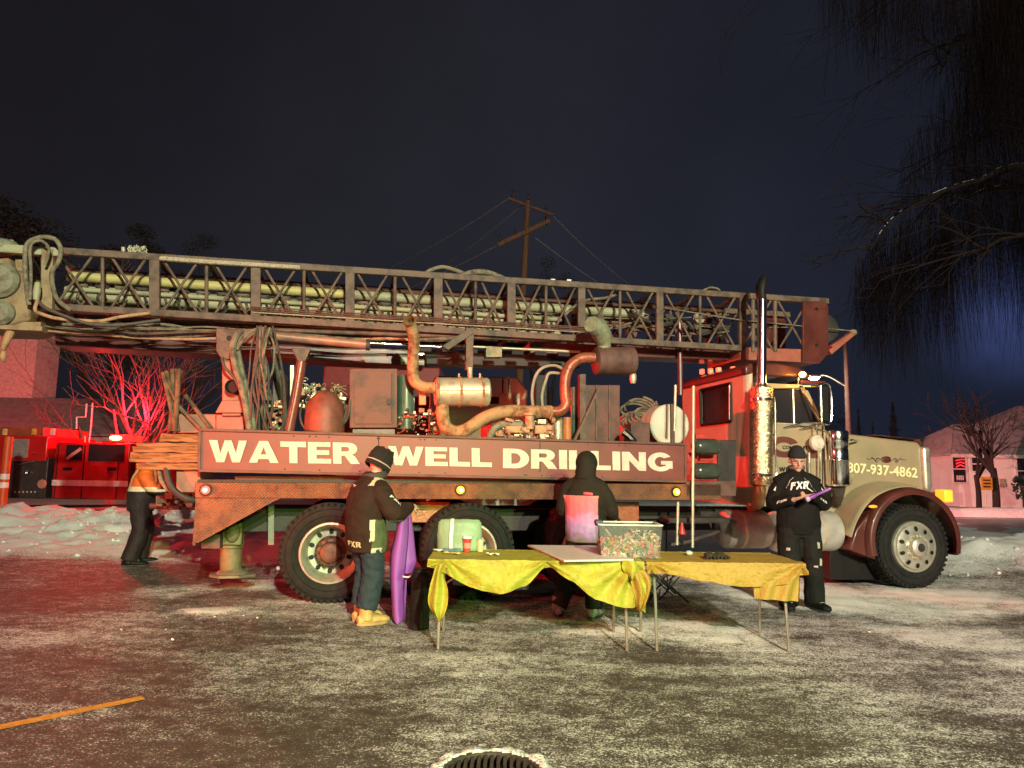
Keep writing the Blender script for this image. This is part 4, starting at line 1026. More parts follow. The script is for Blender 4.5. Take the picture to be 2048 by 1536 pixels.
p = t(1598,744,.3); mb = MB(); mb.tube([p+V3((-.06,0,.02)),p+V3((.06,0,0))],[.02,.05],10); mb.tube([p+V3((-.45,0,.0)),p+V3((-.06,0,.02))],.015,8); mb.tube([p,p+V3((-.02,0,-.18))],.012,6); add(mb,'air_horn',CHROME,cab)
p = t(1605,749,.15); mb = MB(); mb.sph(p,(.045,.05,.04),12,8); add(mb,'roof_beacon',M('amber_beacon',(.9,.5,.05),.3,emit=(1,.42,.08),es=12),cab); lamp('POINT','beacon_glow',TR.w(p+V3((0.02,-.12,-.06))),12,(1,.42,.06),.04)
mb = MB(); mb.boxb(uR-.0,uP,V0-.004,V0+.0,zRt-.33,zRt-.3); 
# mirror
mb = MB(); mf = [t(1641,772,.02),t(1657,772,.02),t(1658,842,.02),t(1643,843,.02)]
mb.prism(mf,(0,.05,0)); mir = add(mb,'mirror',BLACK,cab,bevel=.01)
mb = MB(); mb.tube([mf[0],mf[3]],.016,8); mb.tube(bez([mf[0]+V3((-.04,0,.01)),mf[1]+V3((.02,0,0)),mf[2]+V3((.03,0,0)),t(1650,848,.02),t(1640,850,.1)],4),.016,8); add(mb,'mirror_frame',CHROME,mir)
mb = MB(); mb.tube([t(1600,775,.24),t(1640,840,.03)],.011,6); mb.tube([t(1568,856,.24),t(1606,846,.12),t(1640,845,.03)],.013,6); mb.tube([t(1600,860,.24),t(1640,845,.03)],.011,6); mb.tube([t(1600,773,.24),t(1642,774,.03)],.011,6); add(mb,'mirror_arm',CHROME,mir)
mb = MB(); mm_ = t(1634,886,.1); mb.lathe([(0,-.05),(.07,-.045),(.10,-.02),(.105,.02),(.05,.05),(0,.06)],mm_,(0,1,0),24); add(mb,'round_mirror',M('frosted_lens',(.62,.55,.47),.5,0,.3,14),mir)
mb = MB(); mb.tube([t(1634,850,.1),t(1634,870,.1)],.01,6); mb.tube([t(1618,905,.2),t(1618,950,.2)],.02,8); mb.tube([t(1640,905,.15),t(1640,960,.15)],.012,8); add(mb,'mirror_stem',CHROME,mir)
mb = MB(); mb.sph(t(1576,787,.3),(.1,.04,.045),14,8); 
# exhaust stack
sv = .08
P0 = t(1522,972,sv); P1 = t(1523,772,sv); s_ = mpp(P0)
mb = MB(); mb.lathe([(.0,0),(.10,0),(.145,.02),(.147,.1),(.147,(P1-P0).length-.1),(.145,(P1-P0).length-.03),(.09,(P1-P0).length)],P0,(P1-P0),32); ex = add(mb,'exhaust_stack',CHROMD,label='exhaust with a perforated chrome heat shield')
mb = MB(); q = t(1524,598,sv); mb.tube([P1+V3((0,0,-.05)),q],.062,24); mb.lathe([(.07,-.03),(.078,-.01),(.078,.03),(.07,.04)],P1,(0,0,1),24); add(mb,'upper_pipe',CHROME,ex)
mb = MB(); mb.tube([q+V3((0,0,-.01)),t(1521,585,sv),t(1522,572,sv),t(1527,558,sv),t(1529,548,sv)],[(.065,.06),(.082,.06),(.086,.06),(.06,.055),(.012,.02)],20); add(mb,'rain_cap',BLACK,ex)
mb = MB(); mb.tube(bez([t(1519,972,sv),t(1519,990,sv+.02),t(1515,1005,sv+.15),t(1505,1012,sv+.45)],5),.085,20); add(mb,'lower_elbow',M('hot_pipe',(.5,.32,.16),.4,.6,.3),ex)
mb = MB()
for y in (800,950): mb.lathe([(.148,-.02),(.153,-.015),(.153,.015),(.148,.02)],t(1522,y,sv),(0,0,1),32)
add(mb,'clamp',CHROME,ex)
# air cleaner
P0 = t(1676,972,.14); P1 = t(1676,862,.14); L_ = P1.z-P0.z
mb = MB(); mb.lathe([(.0,0),(.13,.0),(.152,.02),(.152,L_*.45),(.156,L_*.46),(.156,L_*.48),(.152,L_*.49),(.152,L_*.75),(.158,L_*.77),(.158,L_-.02),(.15,L_),(0,L_+.01)],P0,(0,0,1),36); ac = add(mb,'air_cleaner',CHROME,label='chrome air cleaner canister beside the hood')
mb = MB(); mb.tube([P0,t(1677,990,.2),t(1672,1005,.45)],[.1,.07,.07],16); add(mb,'duct',RUBH,ac)
mb = MB(); mb.tube([t(1652,872,.2),t(1640,872,.3)],.015,8); mb.tube([t(1702,880,.2),t(1716,882,.45)],.015,8); mb.tube([t(1700,970,.2),t(1706,950,.4)],.012,6); add(mb,'bracket',CHROME,ac)
# fuel tanks, step
def tank(name,x0,x1,yc,v,r,mat,lab,bands=()):
    a = t(x0,yc,v-r); b = t(x1,yc,v-r); a = V3((a.x,v,a.z)); b = V3((b.x,v,a.z)); L_ = b.x-a.x
    mb = MB(); mb.lathe([(0,-.03),(r*.6,-.02),(r*.93,.0),(r,.04),(r,L_-.04),(r*.93,L_),(r*.6,L_+.02),(0,L_+.03)],a,(1,0,0),36); o = add(mb,name,mat,label=lab)
    for u in bands:
        mb = MB(); x = a.x+L_*u; mb.lathe([(r+.001,-.025),(r+.006,-.02),(r+.006,.02),(r+.001,.025)],(x,v,a.z),(1,0,0),36); add(mb,'strap',GALV,o)
    return o
tank('air_tank',1466,1550,1062,.42,.25,M('tank_steel',(.35,.3,.26),.45,.3),'short dark steel tank below the exhaust',(.35,))
tank('fuel_tank',1568,1692,1066,.40,.27,M('tank_alu',(.5,.5,.46),.4,.35,.15),'silver fuel tank behind the standing person',(.15,.7))
for y in (893,942):
    a = t(1392,y,.1); b = t(1432,y,.1); mb = MB(); r=.105; mb.lathe([(0,-.06),(.06,-.045),(.095,-.01),(r,.03),(r,(b-a).length-.03),(.095,(b-a).length+.01),(.06,(b-a).length+.045),(0,(b-a).length+.06)],a,(1,0,0),28); add(mb,'air_reservoir',M('reservoir_green',(.05,.065,.05),.22,.1,.2,coat=.4),label='glossy dark air reservoir, %s of the pair'%('upper' if y<900 else 'lower'))
for x0,x1,y0,y1 in ((1375,1395,905,925),(1400,1428,909,922),(1392,1410,868,884)): pxbox('red_bracket', M('red_bracket',(.5,.04,.03),.4), x0,y0,x1,y1,.25,.35)
pxbox('side_cover', DARK, 1436,880,1472,990, .3,.34)
pxbox('step_board', BROWN, 1372,962,1472,992, .0,.35,.006)
pxbox('tank_step', DARK, 1338,1036,1460,1046, .1,.4,.006)
pxbox('battery_box', BLACK, 1290,1040,1335,1110, .5,1.0,.01)
for x,y0,y1,v,mt in ((1387,772,1095,-.06,GALV),(1351,770,862,-.02,GALV),(1356,1000,1090,.1,GALV)): ptube('upright_rod', mt, [(x,y0,v),(x-2,y1,v)], 3, 8, 1)
mb = MB(); q = t(1364,1068,.05); mb.tube([q,q+V3((0,0,.14))],[.05,.012],12); add(mb,'red_funnel',M('red_bracket',(.5,.04,.03)))
ptube('air_hose', RUBH, [(1340,1090,.4),(1370,1085,.35),(1400,1075,.4),(1440,1060,.5),(1455,1020,.6)], 4, 8, 6)
ptube('post', MAROON, [(1361,790,.9),(1359,640,.9)], 5, 10, 1, label='red upright beside the cab')

# --- cream tank lying across the deck
c0 = t(1340,850,.3); r = 42*mpp(c0)
mb = MB(); mb.lathe([(0,-.01),(r-.02,-.008),(r,.01),(r,1.25),(r-.02,1.27),(0,1.28)],c0,(0,1,0),48); wt_ = add(mb,'water_tank',CREAMT,label='pale round tank seen end-on behind the sign')
mb = MB(); mb.beam(c0+V3((.02,-.03,-r)),c0+V3((.02,-.03,r*1.0)),.05,.035,up=(0,1,0)); add(mb,'tank_strap',BROWN,wt_)
mb = MB()
for yy in (.35,.8): mb.lathe([(r+.002,-.03),(r+.01,-.02),(r+.01,.02),(r+.002,.03)],c0+V3((0,yy,0)),(0,1,0),40)
add(mb,'tank_band',RUSTW,wt_)
rs = random.Random(6); mb = MB()
for k in range(5):
    pts = []
    for i in range(22):
        a = 2*pi*i/10+k; pts.append(c0+V3((-r*.75+cos(a)*.17*(1+.1*k)-k*.02, .25+k*.03+.02*i/10, -.12+.4*i/22+sin(a)*.13)))
    mb.tube(bez(pts,2),.018,6)
add(mb,'hose_coil',HOSE)
pxbox('control_box', BROWN, 1262,846,1300,886, .2,.45)
ptube('chrome_spring', CHROME, [(1246,862,.15),(1258,872,.15),(1268,884,.15)], 8, 10, 5)

# --- radiator panel, air filter, plumbing
rad = pxbox('radiator_panel', BROWN, 1163,770,1240,888, .45,.75)
for x in (1193,1219): pxbox('rib', MAST, x-1.5,770,x+1.5,888, .43,.455,.002,rad)
pxbox('side_post', MAST, 1160,748,1172,888,.4,.5,.004,rad)
mb = MB(); mb.beam(t(1196,778,.38),t(1145,888,.38),.03,.065,up=(0,1,0)); add(mb,'diagonal_strut',MAST,rad,bevel=.004)
fc = t(1192,722,.35); fe = t(1268,722,.35); r = 28*mpp(fc)
mb = MB(); L_=(fe-fc).length; mb.lathe([(0,-.02),(r*.8,-.02),(r,.0),(r,L_*.12),(r*.97,L_*.13),(r*.97,L_*.16),(r,L_*.17),(r,L_*.8),(r*1.03,L_*.81),(r*1.03,L_*.84),(r,L_*.85),(r,L_-.02),(r*.85,L_),(0,L_)],fc,fe-fc,36); af = add(mb,'air_filter',BROWN,label='horizontal ribbed air filter canister')
mb = MB(); mb.tube([t(1208,700,.35),t(1208,684,.35)],[.09,.09],20); mb.tube([t(1208,686,.35),t(1205,672,.3),t(1195,655,.2),t(1182,648,.1)],[.10,.125,.13,.1],20); add(mb,'intake_hood',M('dusty_green',(.22,.24,.15),.75,0,.4,12,.5,30),af)
mb = MB(); q = t(1266,752,.35); mb.lathe([(0,-.1),(.03,-.1),(.045,-.05),(.045,.02),(.03,.05),(.03,.08)],q,(0,0,1),14); add(mb,'drain_bulb',GALV,af)
ptube('air_pipe', RUSTW, [(1192,716,.35),(1165,716,.35),(1142,730,.35),(1131,755,.35),(1130,790,.35),(1132,808,.35),(1120,822,.35),(1088,824,.35)], 10.5, 18, 7, label='rusty air pipe with a right-angle drop')
mb = MB()
for x in (1062,1074,1094,1100): mb.lathe([(.07,-.02),(.085,-.018),(.085,.018),(.07,.02)],t(x,824,.35),(1,0,0),20)
for x in (1170,1178,1186): mb.lathe([(.06,-.01),(.068,0),(.06,.01)],t(x,716,.35),(1,0,0),20)
add(mb,'pipe_clamp',RUST)
ptube('exhaust_pipe', RUST, [(1095,824,.35),(1060,824,.35),(1030,822,.35),(995,826,.3),(965,838,.25),(935,858,.2),(912,864,.2),(894,856,.2),(886,838,.2),(885,808,.2)], 12.5, 20, 7, label='tan rusty exhaust pipe curling into the muffler')
mc = t(872,784,.2); me_ = t(976,784,.2); r = 29*mpp(mc); L_=(me_-mc).length
mb = MB(); mb.lathe([(0,-.01),(r*.9,-.01),(r,.01),(r,L_-.01),(r*.9,L_+.01),(0,L_+.012)],mc,me_-mc,40); mu = add(mb,'muffler',GALV,label='big pale cylindrical muffler')
mb = MB()
for u in (.02,.45,.87): mb.lathe([(r+.001,-.015),(r+.012,-.01),(r+.012,.01),(r+.001,.015)],mc+(me_-mc)*u,me_-mc,40)
mb.tube([mc+V3((.02,-r-.002,0)),me_+V3((-.02,-r-.002,0))],.004,5)
add(mb,'band',RUST,mu)
mb = MB()
for x in (918,940,960): mb.tube([t(x,760,.2),t(x,747,.2)],.012,8)
mb.tube([t(940,760,.25),t(940,735,.25)],.03,10); add(mb,'stud',GALV,mu)
ptube('stack_pipe', RUST, [(872,776,.2),(848,774,.2),(832,766,.2),(826,750,.2),(826,720,.15),(828,680,.1),(822,650,.0),(818,640,-.08)], 11.5, 20, 7, label='bent rusty exhaust stack rising past the mast', cap=False)
pxbox('bracket_plate', M('orange_plate',(.5,.16,.05),.5), 838,775,852,810,.3,.33)
ptube('green_cylinder', GREEND, [(812,752,.5),(812,858,.5)], 17, 24, 1, label='dark green upright canister')
mb = MB(); q = t(812,836,.5); mb.lathe([(17.5*mpp(q),-.01),(18.5*mpp(q),0),(17.5*mpp(q),.01)],q,(0,0,1),24); add(mb,'canister_band',GALV)
# fan shroud and belts
mb = MB(); q = t(1098,780,.6); s_=mpp(q)
mb.tube(bez([t(x,y,.55) for x,y in ((1068,826),(1064,790),(1070,755),(1085,736),(1110,731),(1128,740))],5),.02,8); mb.tube(bez([t(x,y,.55) for x,y in ((1086,826),(1084,790),(1092,760),(1100,746),(1126,748))],5),.02,8); add(mb,'fan_guard',M('guard_paint',(.3,.28,.2),.6))
pxbox('fan_belt', M('belt_black',(.04,.035,.035),.85,0,.6,40,.9,60), 1072,750,1094,828,.58,.7,.01)
ptube('coolant_pipe', GREEND, [(1150,775,.7),(1150,890,.7)], 9, 14, 1); ptube('strut_orange', M('orange_plate',(.5,.16,.05)), [(1134,835,.6),(1134,888,.6)], 9, 14, 1); ptube('strut_grey', GALV, [(1115,835,.62),(1115,888,.62)], 10, 14, 1)
# engine
eng = pxbox('engine_block', M('engine_paint',(.26,.10,.06),.55,.1,.4,12,.5,40), 985,846,1110,892,.35,1.2,.02)
rs = random.Random(12)
def clutter(name, mats, x0,x1,y0,y1,v0,v1,n,parent,smin=5,smax=16,kinds='bcts'):
    mbs = [MB() for _ in mats]
    for i in range(n):
        mb = mbs[rs.randrange(len(mats))]; q = t(rs.uniform(x0,x1),rs.uniform(y0,y1),rs.uniform(v0,v1)); s_ = mpp(q)*rs.uniform(smin,smax)*.5; k = rs.choice(kinds)
        if k == 'b': mb.box(q,(s_*rs.uniform(1,2.5),s_*rs.uniform(1,2),s_*rs.uniform(.6,1.8)),(rs.gauss(0,.1),rs.gauss(0,.15),0))
        elif k == 'c':
            ax = rs.choice(((1,0,0),(0,1,0),(0,0,1))); ln=s_*rs.uniform(1,2.2); rr=s_*rs.uniform(.5,.9); mb.lathe([(0,0),(rr,0),(rr,ln*.7),(rr*.7,ln*.75),(rr*.7,ln),(0,ln)],q,ax,14)
        elif k == 't':
            pts = [q]; 
            for j in range(3): pts.append(pts[-1]+V3((rs.gauss(0,1)*s_*2.2,rs.gauss(0,.5)*s_,rs.gauss(0,1)*s_*1.4)))
            mb.tube(bez(pts,5),s_*.16,6)
        else: mb.lathe([(0,0),(s_*.3,0),(s_*.35,s_*.3),(s_*.2,s_*.5),(s_*.2,s_),(0,s_)],q,(0,-1,0.2),8)
    for mb,mt in zip(mbs,mats):
        if mb.v: add(mb,name,mt,parent)
EP = M('engine_paint',(.26,.10,.06)); TANP = M('tan_casting',(.42,.27,.15),.6,.1,.4,12,.5,40,c2=(.2,.1,.05),mix=.45)
clutter('engine_fitting',(EP,TANP,GALV,DARK), 985,1110,838,880,.2,.5,90,eng)
pxbox('valve_cover', TANP, 1012,852,1060,866,.25,.5,.01,eng); pxbox('valve_cover', TANP, 1070,850,1104,868,.25,.5,.01,eng)
ptube('intake_elbow', M('frost_grey',(.20,.21,.15),.7,.1,.4,9,.5,40,c2=(.09,.08,.05),mix=.46), [(1045,850,.3),(1010,848,.3),(990,856,.28),(978,878,.25)], 7, 12, 6, parent=eng)
mb = MB(); q=t(1059,836,.28); mb.lathe([(0,-.14),(.06,-.14),(.06,.02),(.085,.03),(.085,.06),(0,.06)],q,(0,0,1),16); add(mb,'turbo_flange',TANP,eng)
clutter('pump_fitting',(EP,M('red_fitting',(.4,.05,.03),.5),GALV,DARK), 792,880,820,872,.25,.7,110,eng,4,12)
clutter('rear_fitting',(DARK,EP,GALV), 980,1110,866,890,.1,.3,40,eng,4,9)
pxbox('white_tag', WHITEL, 1080,868,1092,880,.16,.2,.003,eng)
# cabinet
cb = pxbox('cabinet', BROWN, 699,737,795,856,.35,.85,.01,label='upright brown steel cabinet with one door')
pxbox('cabinet_door', BROWN, 708,742,786,848,.335,.35,.004,cb); pxbox('door_latch', DARK, 775,797,781,809,.31,.335,.003,cb)
pxbox('hinge_edge', DARK, 782,746,784,845,.33,.336,.001,cb)
pxbox('cabinet_base', MAROON, 705,858,790,872,.4,.8,.004,cb)
# rear hydraulics: compressor, pressure tank
q = t(650,830,.45); s_=mpp(q); mb = MB(); mb.lathe([(0,.30),(.03,.30),(.10,.27),(.18,.19),(.225,.08),(.235,-.02),(.235,-.3),(0,-.3)],q,(0,0,1),32); pt_ = add(mb,'pressure_tank',M('tank_rust',(.17,.055,.038),.55,.1,.3,8,.3,40),label='round rust-red domed tank')
mb = MB(); mb.tube(bez([t(x,y,.4) for x,y in ((605,805),(600,830),(606,852),(620,866))],5),.012,6); mb.tube(bez([t(x,y,.35) for x,y in ((694,810),(690,835),(675,855),(655,870))],5),.018,6); mb.tube(bez([t(x,y,.35) for x,y in ((700,800),(697,830),(685,850),(660,872))],5),.014,6); add(mb,'hose',RUBH,pt_)
cmp_ = pxbox('compressor', M('compressor_green',(.16,.18,.11),.6,.1,.4,10,.5,30), 610,795,690,850,.75,1.3,.03)
clutter('compressor_fitting',(M('compressor_green',(.16,.18,.11)),HOSE,GALV,TANP), 598,690,770,815,.5,.9,120,cmp_,6,16)
clutter('valve_bank',(HOSE,TANP,GALV), 540,570,800,858,.5,.8,40,cmp_,6,14,'bc')
# hydraulic raising cylinder, slanted
ptube('hydraulic_ram', M('ram_paint',(.2,.06,.045),.3,.2,.2,coat=.3), [(603,722,.4),(592,790,.4),(577,862,.4)], 10, 20, 1, label='slanting glossy hydraulic ram')
mb = MB(); mb.prism([t(582,696,.33),t(622,697,.33),t(610,723,.33),t(595,722,.33)],(0,.16,0)); add(mb,'ram_bracket',MAST,bevel=.008)
pxbox('ladder_strip', GALV, 580,730,588,850,.45,.48,.003)
# rear frame post and lug
mb = MB(); mb.prism([t(x,y,.45) for x,y in ((432,656),(545,662),(545,690),(480,686),(478,712),(468,728),(447,722),(432,702))],(0,.12,0)); fp = add(mb,'pivot_frame',MAST,bevel=.01,label='mast pivot lug with hose bracket')
pxbox('frame_post', M('post_paint',(.26,.11,.08),.55,.1,.3), 444,722,482,832,.45,.75,.01,fp)
mb = MB(); mb.prism([t(x,y,.42) for x,y in ((444,800),(482,800),(492,826),(430,826))],(0,.4,0)); add(mb,'post_foot',M('post_paint',(.26,.11,.08)),fp,bevel=.01)
pxbox('post_base', M('post_paint',(.26,.11,.08)), 432,828,488,864,.5,.9,.01,fp)
mb = MB(); q=t(458,676,.44); mb.lathe([(0,0),(.03,0),(.03,.01)],q,(0,1,0),16); add(mb,'pin_hole',BLACK,fp)
mb = MB(); q=t(463,773,.3); mb.lathe([(0,.03),(.065,.03),(.075,0),(.08,.0),(.08,.2)],q,(0.25,1,0),20); add(mb,'hose_port',BLACK,fp)
mb = MB(); q=t(457,705,.43); mb.lathe([(0,-.01),(.08,-.01),(.085,.02)],q,(0,1,0),20); add(mb,'pivot_pin',MAST,fp)
rs = random.Random(17)
def hoses(n,x0,x1,y0,y1,v,r,mat,nm,sw=18,endspread=30,rv=.3):
    for i in range(n):
        xs = rs.uniform(x0,x1); k=5; pts=[]
        dx = rs.gauss(0,endspread); sw_ = rs.gauss(0,sw); vv = v+rs.uniform(-.15,.15)
        for j in range(k+1):
            u=j/k; pts.append(t(xs+dx*u+sw_*sin(u*pi)+rs.gauss(0,2), y0+(y1-y0)*u, vv-.08*sin(u*pi)))
        mb = MB(); mb.tube(bez(pts,5), r*rs.uniform(1-rv,1+rv), 7); add(mb,nm,mat)
hoses(9,515,545,652,864,.3,.012,RUBH,'hydraulic_hose',8,18)
hoses(7,522,540,655,800,.28,.012,HOSE,'hydraulic_hose',10,8)
hoses(6,500,550,780,866,.35,.013,RUBH,'hydraulic_hose',8,14)
for pts,rp,mt in ((((478,664,.25),(466,690,.2),(470,730,.2),(482,770,.2),(492,815,.2),(500,864,.2)),6.5,HOSE),(((484,662,.3),(476,690,.25),(482,735,.25),(494,780,.25),(510,864,.25)),5,HOSE),(((520,655,.3),(500,665,.25),(486,680,.2),(474,700,.2)),3,HOSE),(((444,715,.3),(450,735,.25),(468,755,.25),(482,790,.25),(495,864,.3)),3,RUBH),(((545,700,.5),(556,745,.45),(568,790,.4),(572,864,.4)),4,RUBH),(((530,655,.2),(524,690,.2),(514,730,.2),(522,770,.2),(545,800,.25),(535,864,.3)),2.5,RUBH)):
    ptube('hydraulic_hose', mt, pts, rp, 9, 8)
# dark box panel between
pxbox('rear_tank', M('dark_panel',(.09,.075,.075),.6), 545,740,566,862,.9,1.6,.01)
# left rear: side box, drawbar hoses, bundle of rods
pxbox('tool_box', M('post_paint',(.26,.11,.08)), 355,828,432,866,.6,1.4,.01)
pxbox('rear_box', M('post_paint',(.26,.11,.08)), 352,940,402,985,.2,.9,.01)
ptube('rear_hose', DARK, [(332,936,.15),(338,965,.12),(352,985,.12),(375,998,.15),(395,1000,.2)], 7, 10, 6); ptube('rear_hose', HOSE, [(318,936,.2),(322,960,.2),(335,978,.2),(350,985,.2)], 4, 8, 6)
clutter('tail_fitting',(MAROON,DARK,BROWN), 320,392,975,1015,.5,1.4,45,None,8,22,'bc')
ptube('tail_beam', MAROON, [(300,1012,1.0),(392,1015,1.0)], 6, 10, 1)
DROD = M('drill_rod_steel',(.17,.11,.06),.8,.1,.4,8,.6,40,c2=(.06,.035,.02),mix=.5)
# drill rods standing in a rack at the tail
for i,(x0,y0,x1,y1,r_) in enumerate(((326,745,352,862,4),(333,742,357,862,4),(352,738,340,862,5),(358,738,350,862,5),(345,738,346,862,5),(362,742,340,862,4),(330,758,350,800,3),(345,800,405,862,4),(370,790,425,862,4.5))):
    ptube('drill_rod', DROD, [(x0,y0,.5+.05*(i%3)),(x1,y1,.5+.05*(i%3))], r_, 8, 1)
# --- leveling jack
jv = .8
P0 = t(462,1148,jv); P1 = t(462,1090,jv); jk_s = mpp(P0)
mb = MB(); mb.tube([P0,P1],21*jk_s,24); mb.tube([P1+V3((0,0,-.03)),P1+V3((0,0,.06))],25*jk_s,24); jk = add(mb,'levelling_jack',M('jack_paint',(.17,.14,.07),.6,.1,.3,12,.4,40),bevel=.01,label='dirty yellow-green hydraulic levelling jack')
mb = MB(); mb.box(t(463,1066,jv-.05),(.27,.26,.27)); mb.sph(t(465,1064,jv-.2),(.085,.06,.12),16,10); mb.tube([t(462,1080,jv),V3((t(462,1080,jv).x,jv,1.0))],.12,16); add(mb,'jack_head',M('jack_paint',(.17,.14,.07)),jk,bevel=.02)
q = t(460,1154,jv-.2); mb = MB(); z=q.z-.015
mb.prism([(q.x+cos(a)*.29*(1 if i%2 else .93),jv+sin(a)*.25,z) for i,a in enumerate([2*pi*k/8+pi/8 for k in range(8)])],(0,0,.03)); mb.lathe([(.19,.03),(.17,.055),(.14,.07),(.12,.09)],(q.x,jv,z),(0,0,1),24); add(mb,'foot_pad',M('pad_steel',(.2,.17,.12),.5,.4,.3),jk,bevel=.004)
mb = MB(); mb.box(t(640,1000,.3)+V3((-.9,1.0,-.25)),(.1,.9,.3)); 

# --- under-mast beams
def line_tube(name, mat, a, b, r, v=None, n=18, parent=None, label=None):
    mb = MB(); mb.tube([t(*a),t(*b)], r, n); return add(mb,name,mat,parent,label=label)
mb = MB(); a=t(110,676,1.35); b=t(1480,712,1.35); mb.prism([t(110,690,1.2),t(850,733,1.2),t(850,700,1.2),t(110,664,1.2)],(0,.5,0)); add(mb,'support_beam',MAROON,bevel=.01)
mb = MB(); mb.prism([t(1060,706,1.0),t(1500,722,1.0),t(1500,700,1.0),t(1060,684,1.0)],(0,.4,0)); add(mb,'support_beam',MAROON,bevel=.01)
mb = MB(); mb.prism([t(850,728,1.3),t(1160,735,1.3),t(1160,704,1.3),t(850,700,1.3)],(0,.3,0)); add(mb,'support_beam',DARK,bevel=.01)
ly = line_tube('mast_cylinder', M('cyl_paint',(.28,.15,.10),.45,.1,.3,3), (548,672,.5),(735,690,.5), 9*mpp(t(640,680,.5)), label='long brown hydraulic cylinder below the mast')
mb = MB(); mb.tube([t(735,686,.5),t(882,694,.5)],.022,14); add(mb,'chrome_rod',CHROME,ly)
mb = MB(); mb.tube([t(732,689.5,.5),t(740,690,.5)],.07,18); add(mb,'gland',DARK,ly)
mb = MB(); mb.prism([t(x,y,.4) for x,y in ((884,692),(940,655),(947,667),(896,700))],(0,.08,0)); mb.prism([t(x,y,.42) for x,y in ((932,655),(948,655),(946,740),(932,740))],(0,.1,0)); add(mb,'mast_rest',MAST,bevel=.006,label='pale upright strut and diagonal under the mast')
mb = MB(); mb.tube([t(939,736,.47),t(939,760,.47)],.02,10); add(mb,'rest_pin',GALV)
pxbox('junction_bracket', M('dusty_green',(.22,.24,.15)), 972,694,1004,714,.55,.7,.004)
# long hoses / pipes slung below the lower chord
rs = random.Random(9)
for i in range(13):
    x0=rs.uniform(60,200) if i<8 else rs.uniform(480,560); x1=rs.uniform(430,560) if i<8 else rs.uniform(820,960); yb = rs.uniform(648,668) if i<8 else rs.uniform(652,672); vv=rs.uniform(.6,1.0)
    pts = [(x0+(x1-x0)*u, yb+ (x0+(x1-x0)*u-300)*.032 + rs.gauss(0,3)+5*sin(u*pi), vv) for u in (0,.2,.4,.6,.8,1)]
    ptube('slung_hose', rs.choice((HOSE,RUBH,MAST,TANP)), pts, rs.uniform(1.6,3.4), 7, 6)
mb = MB()
for i in range(7):
    x = 850+i*46; y = 692+ (x-850)*.035; mb.box(t(x,y+8,.9),(.16,.1,.05))
add(mb,'roller_block',BLACK)
line_tube('guide_rail', MAST, (545,660,.75),(1165,682,.75), .028); line_tube('guide_rail', CHROME if False else GALV, (880,690,1.0),(1160,704,1.0), .02)

# --- the mast
VN, VF = .7, 1.65
def ytop(x): return 503+(x-122)*(603-503)/(1655-122)
def ybot(x): return 626+(x-305)*(696-626)/(1465-305)
mast_parent = None
def chord(name, y_of, x0, x1, w_, h_, v):
    a = t(x0,y_of(x0),VN); b = t(x1,y_of(x1),VN); a.y = b.y = v
    mb = MB(); k=10
    mb.beam(a,b,w_,h_); return mb,a,b
mb,a,b = chord('c',ytop,122,1655,.085,.085,VN); mast = add(mb,'mast',MAST,bevel=.008,label='long lattice drilling mast lying over the truck')
mb,_,_ = chord('c',ytop,122,1655,.085,.085,VF); add(mb,'chord',MAST,mast,bevel=.008)
mb,a2,b2 = chord('c',ybot,70,1482,.085,.085,VN); add(mb,'chord',MAST,mast,bevel=.008)
mb,_,_ = chord('c',ybot,70,1482,.085,.085,VF); add(mb,'chord',MAST,mast,bevel=.008)
def MT(x, top, v):   # point on chord, follows photo x at near face
    p = t(x,(ytop if top else ybot)(x),VN); p.y = v; return p
thick = [95,310,512,700,876,1022,1162,1318,1483]; thin = [205,413,608,790,951,1092,1240,1400]
for v in (VN,VF):
    dv = -.01 if v==VN else .01
    for x in thick:
        mb = MB(); w_ = .115 if x<1100 else .105
        mb.beam(MT(x,0,v+dv),MT(x,1,v+dv),w_,.06,up=(0,1,0)); add(mb,'post',MAST,mast,bevel=.006)
    for x in thin: mb = MB(); mb.tube([MT(x,0,v),MT(x,1,v)],.021,8); add(mb,'thin_post',MAST,mast)
    allx = sorted(thick+thin)
    for x0,x1 in zip(allx,allx[1:]):
        d = (x1-x0)*.14
        for A_,B_ in (((x0+d,1),(x1-d,0)),((x1-d,1),(x0+d,0))):
            mb = MB(); mb.tube([MT(A_[0],A_[1],v+ (.012 if A_[0]<B_[0] else -.012)),MT(B_[0],B_[1],v+(.012 if A_[0]<B_[0] else -.012))],.0165,7); add(mb,'lattice_brace',MAST,mast)
for x in thick+thin:
    for top in (0,1):
        if x==1483 and not top: continue
        mb = MB(); mb.beam(MT(x,top,VN),MT(x,top,VF),.05,.05); add(mb,'cross_member',MAST,mast)
# thin hydraulic lines along the near face
for i,dy in enumerate((-24,-20.5,-17,-13.5)):
    pts=[t(x,ybot(x)+dy+rs.gauss(0,.4),VN-.055) for x in (500+i*2,600,700,800,900,1000,1100,1185)]
    mb = MB(); mb.tube(pts,.008,6); add(mb,'hydraulic_line',GALV if i==3 else BROWN,mast)
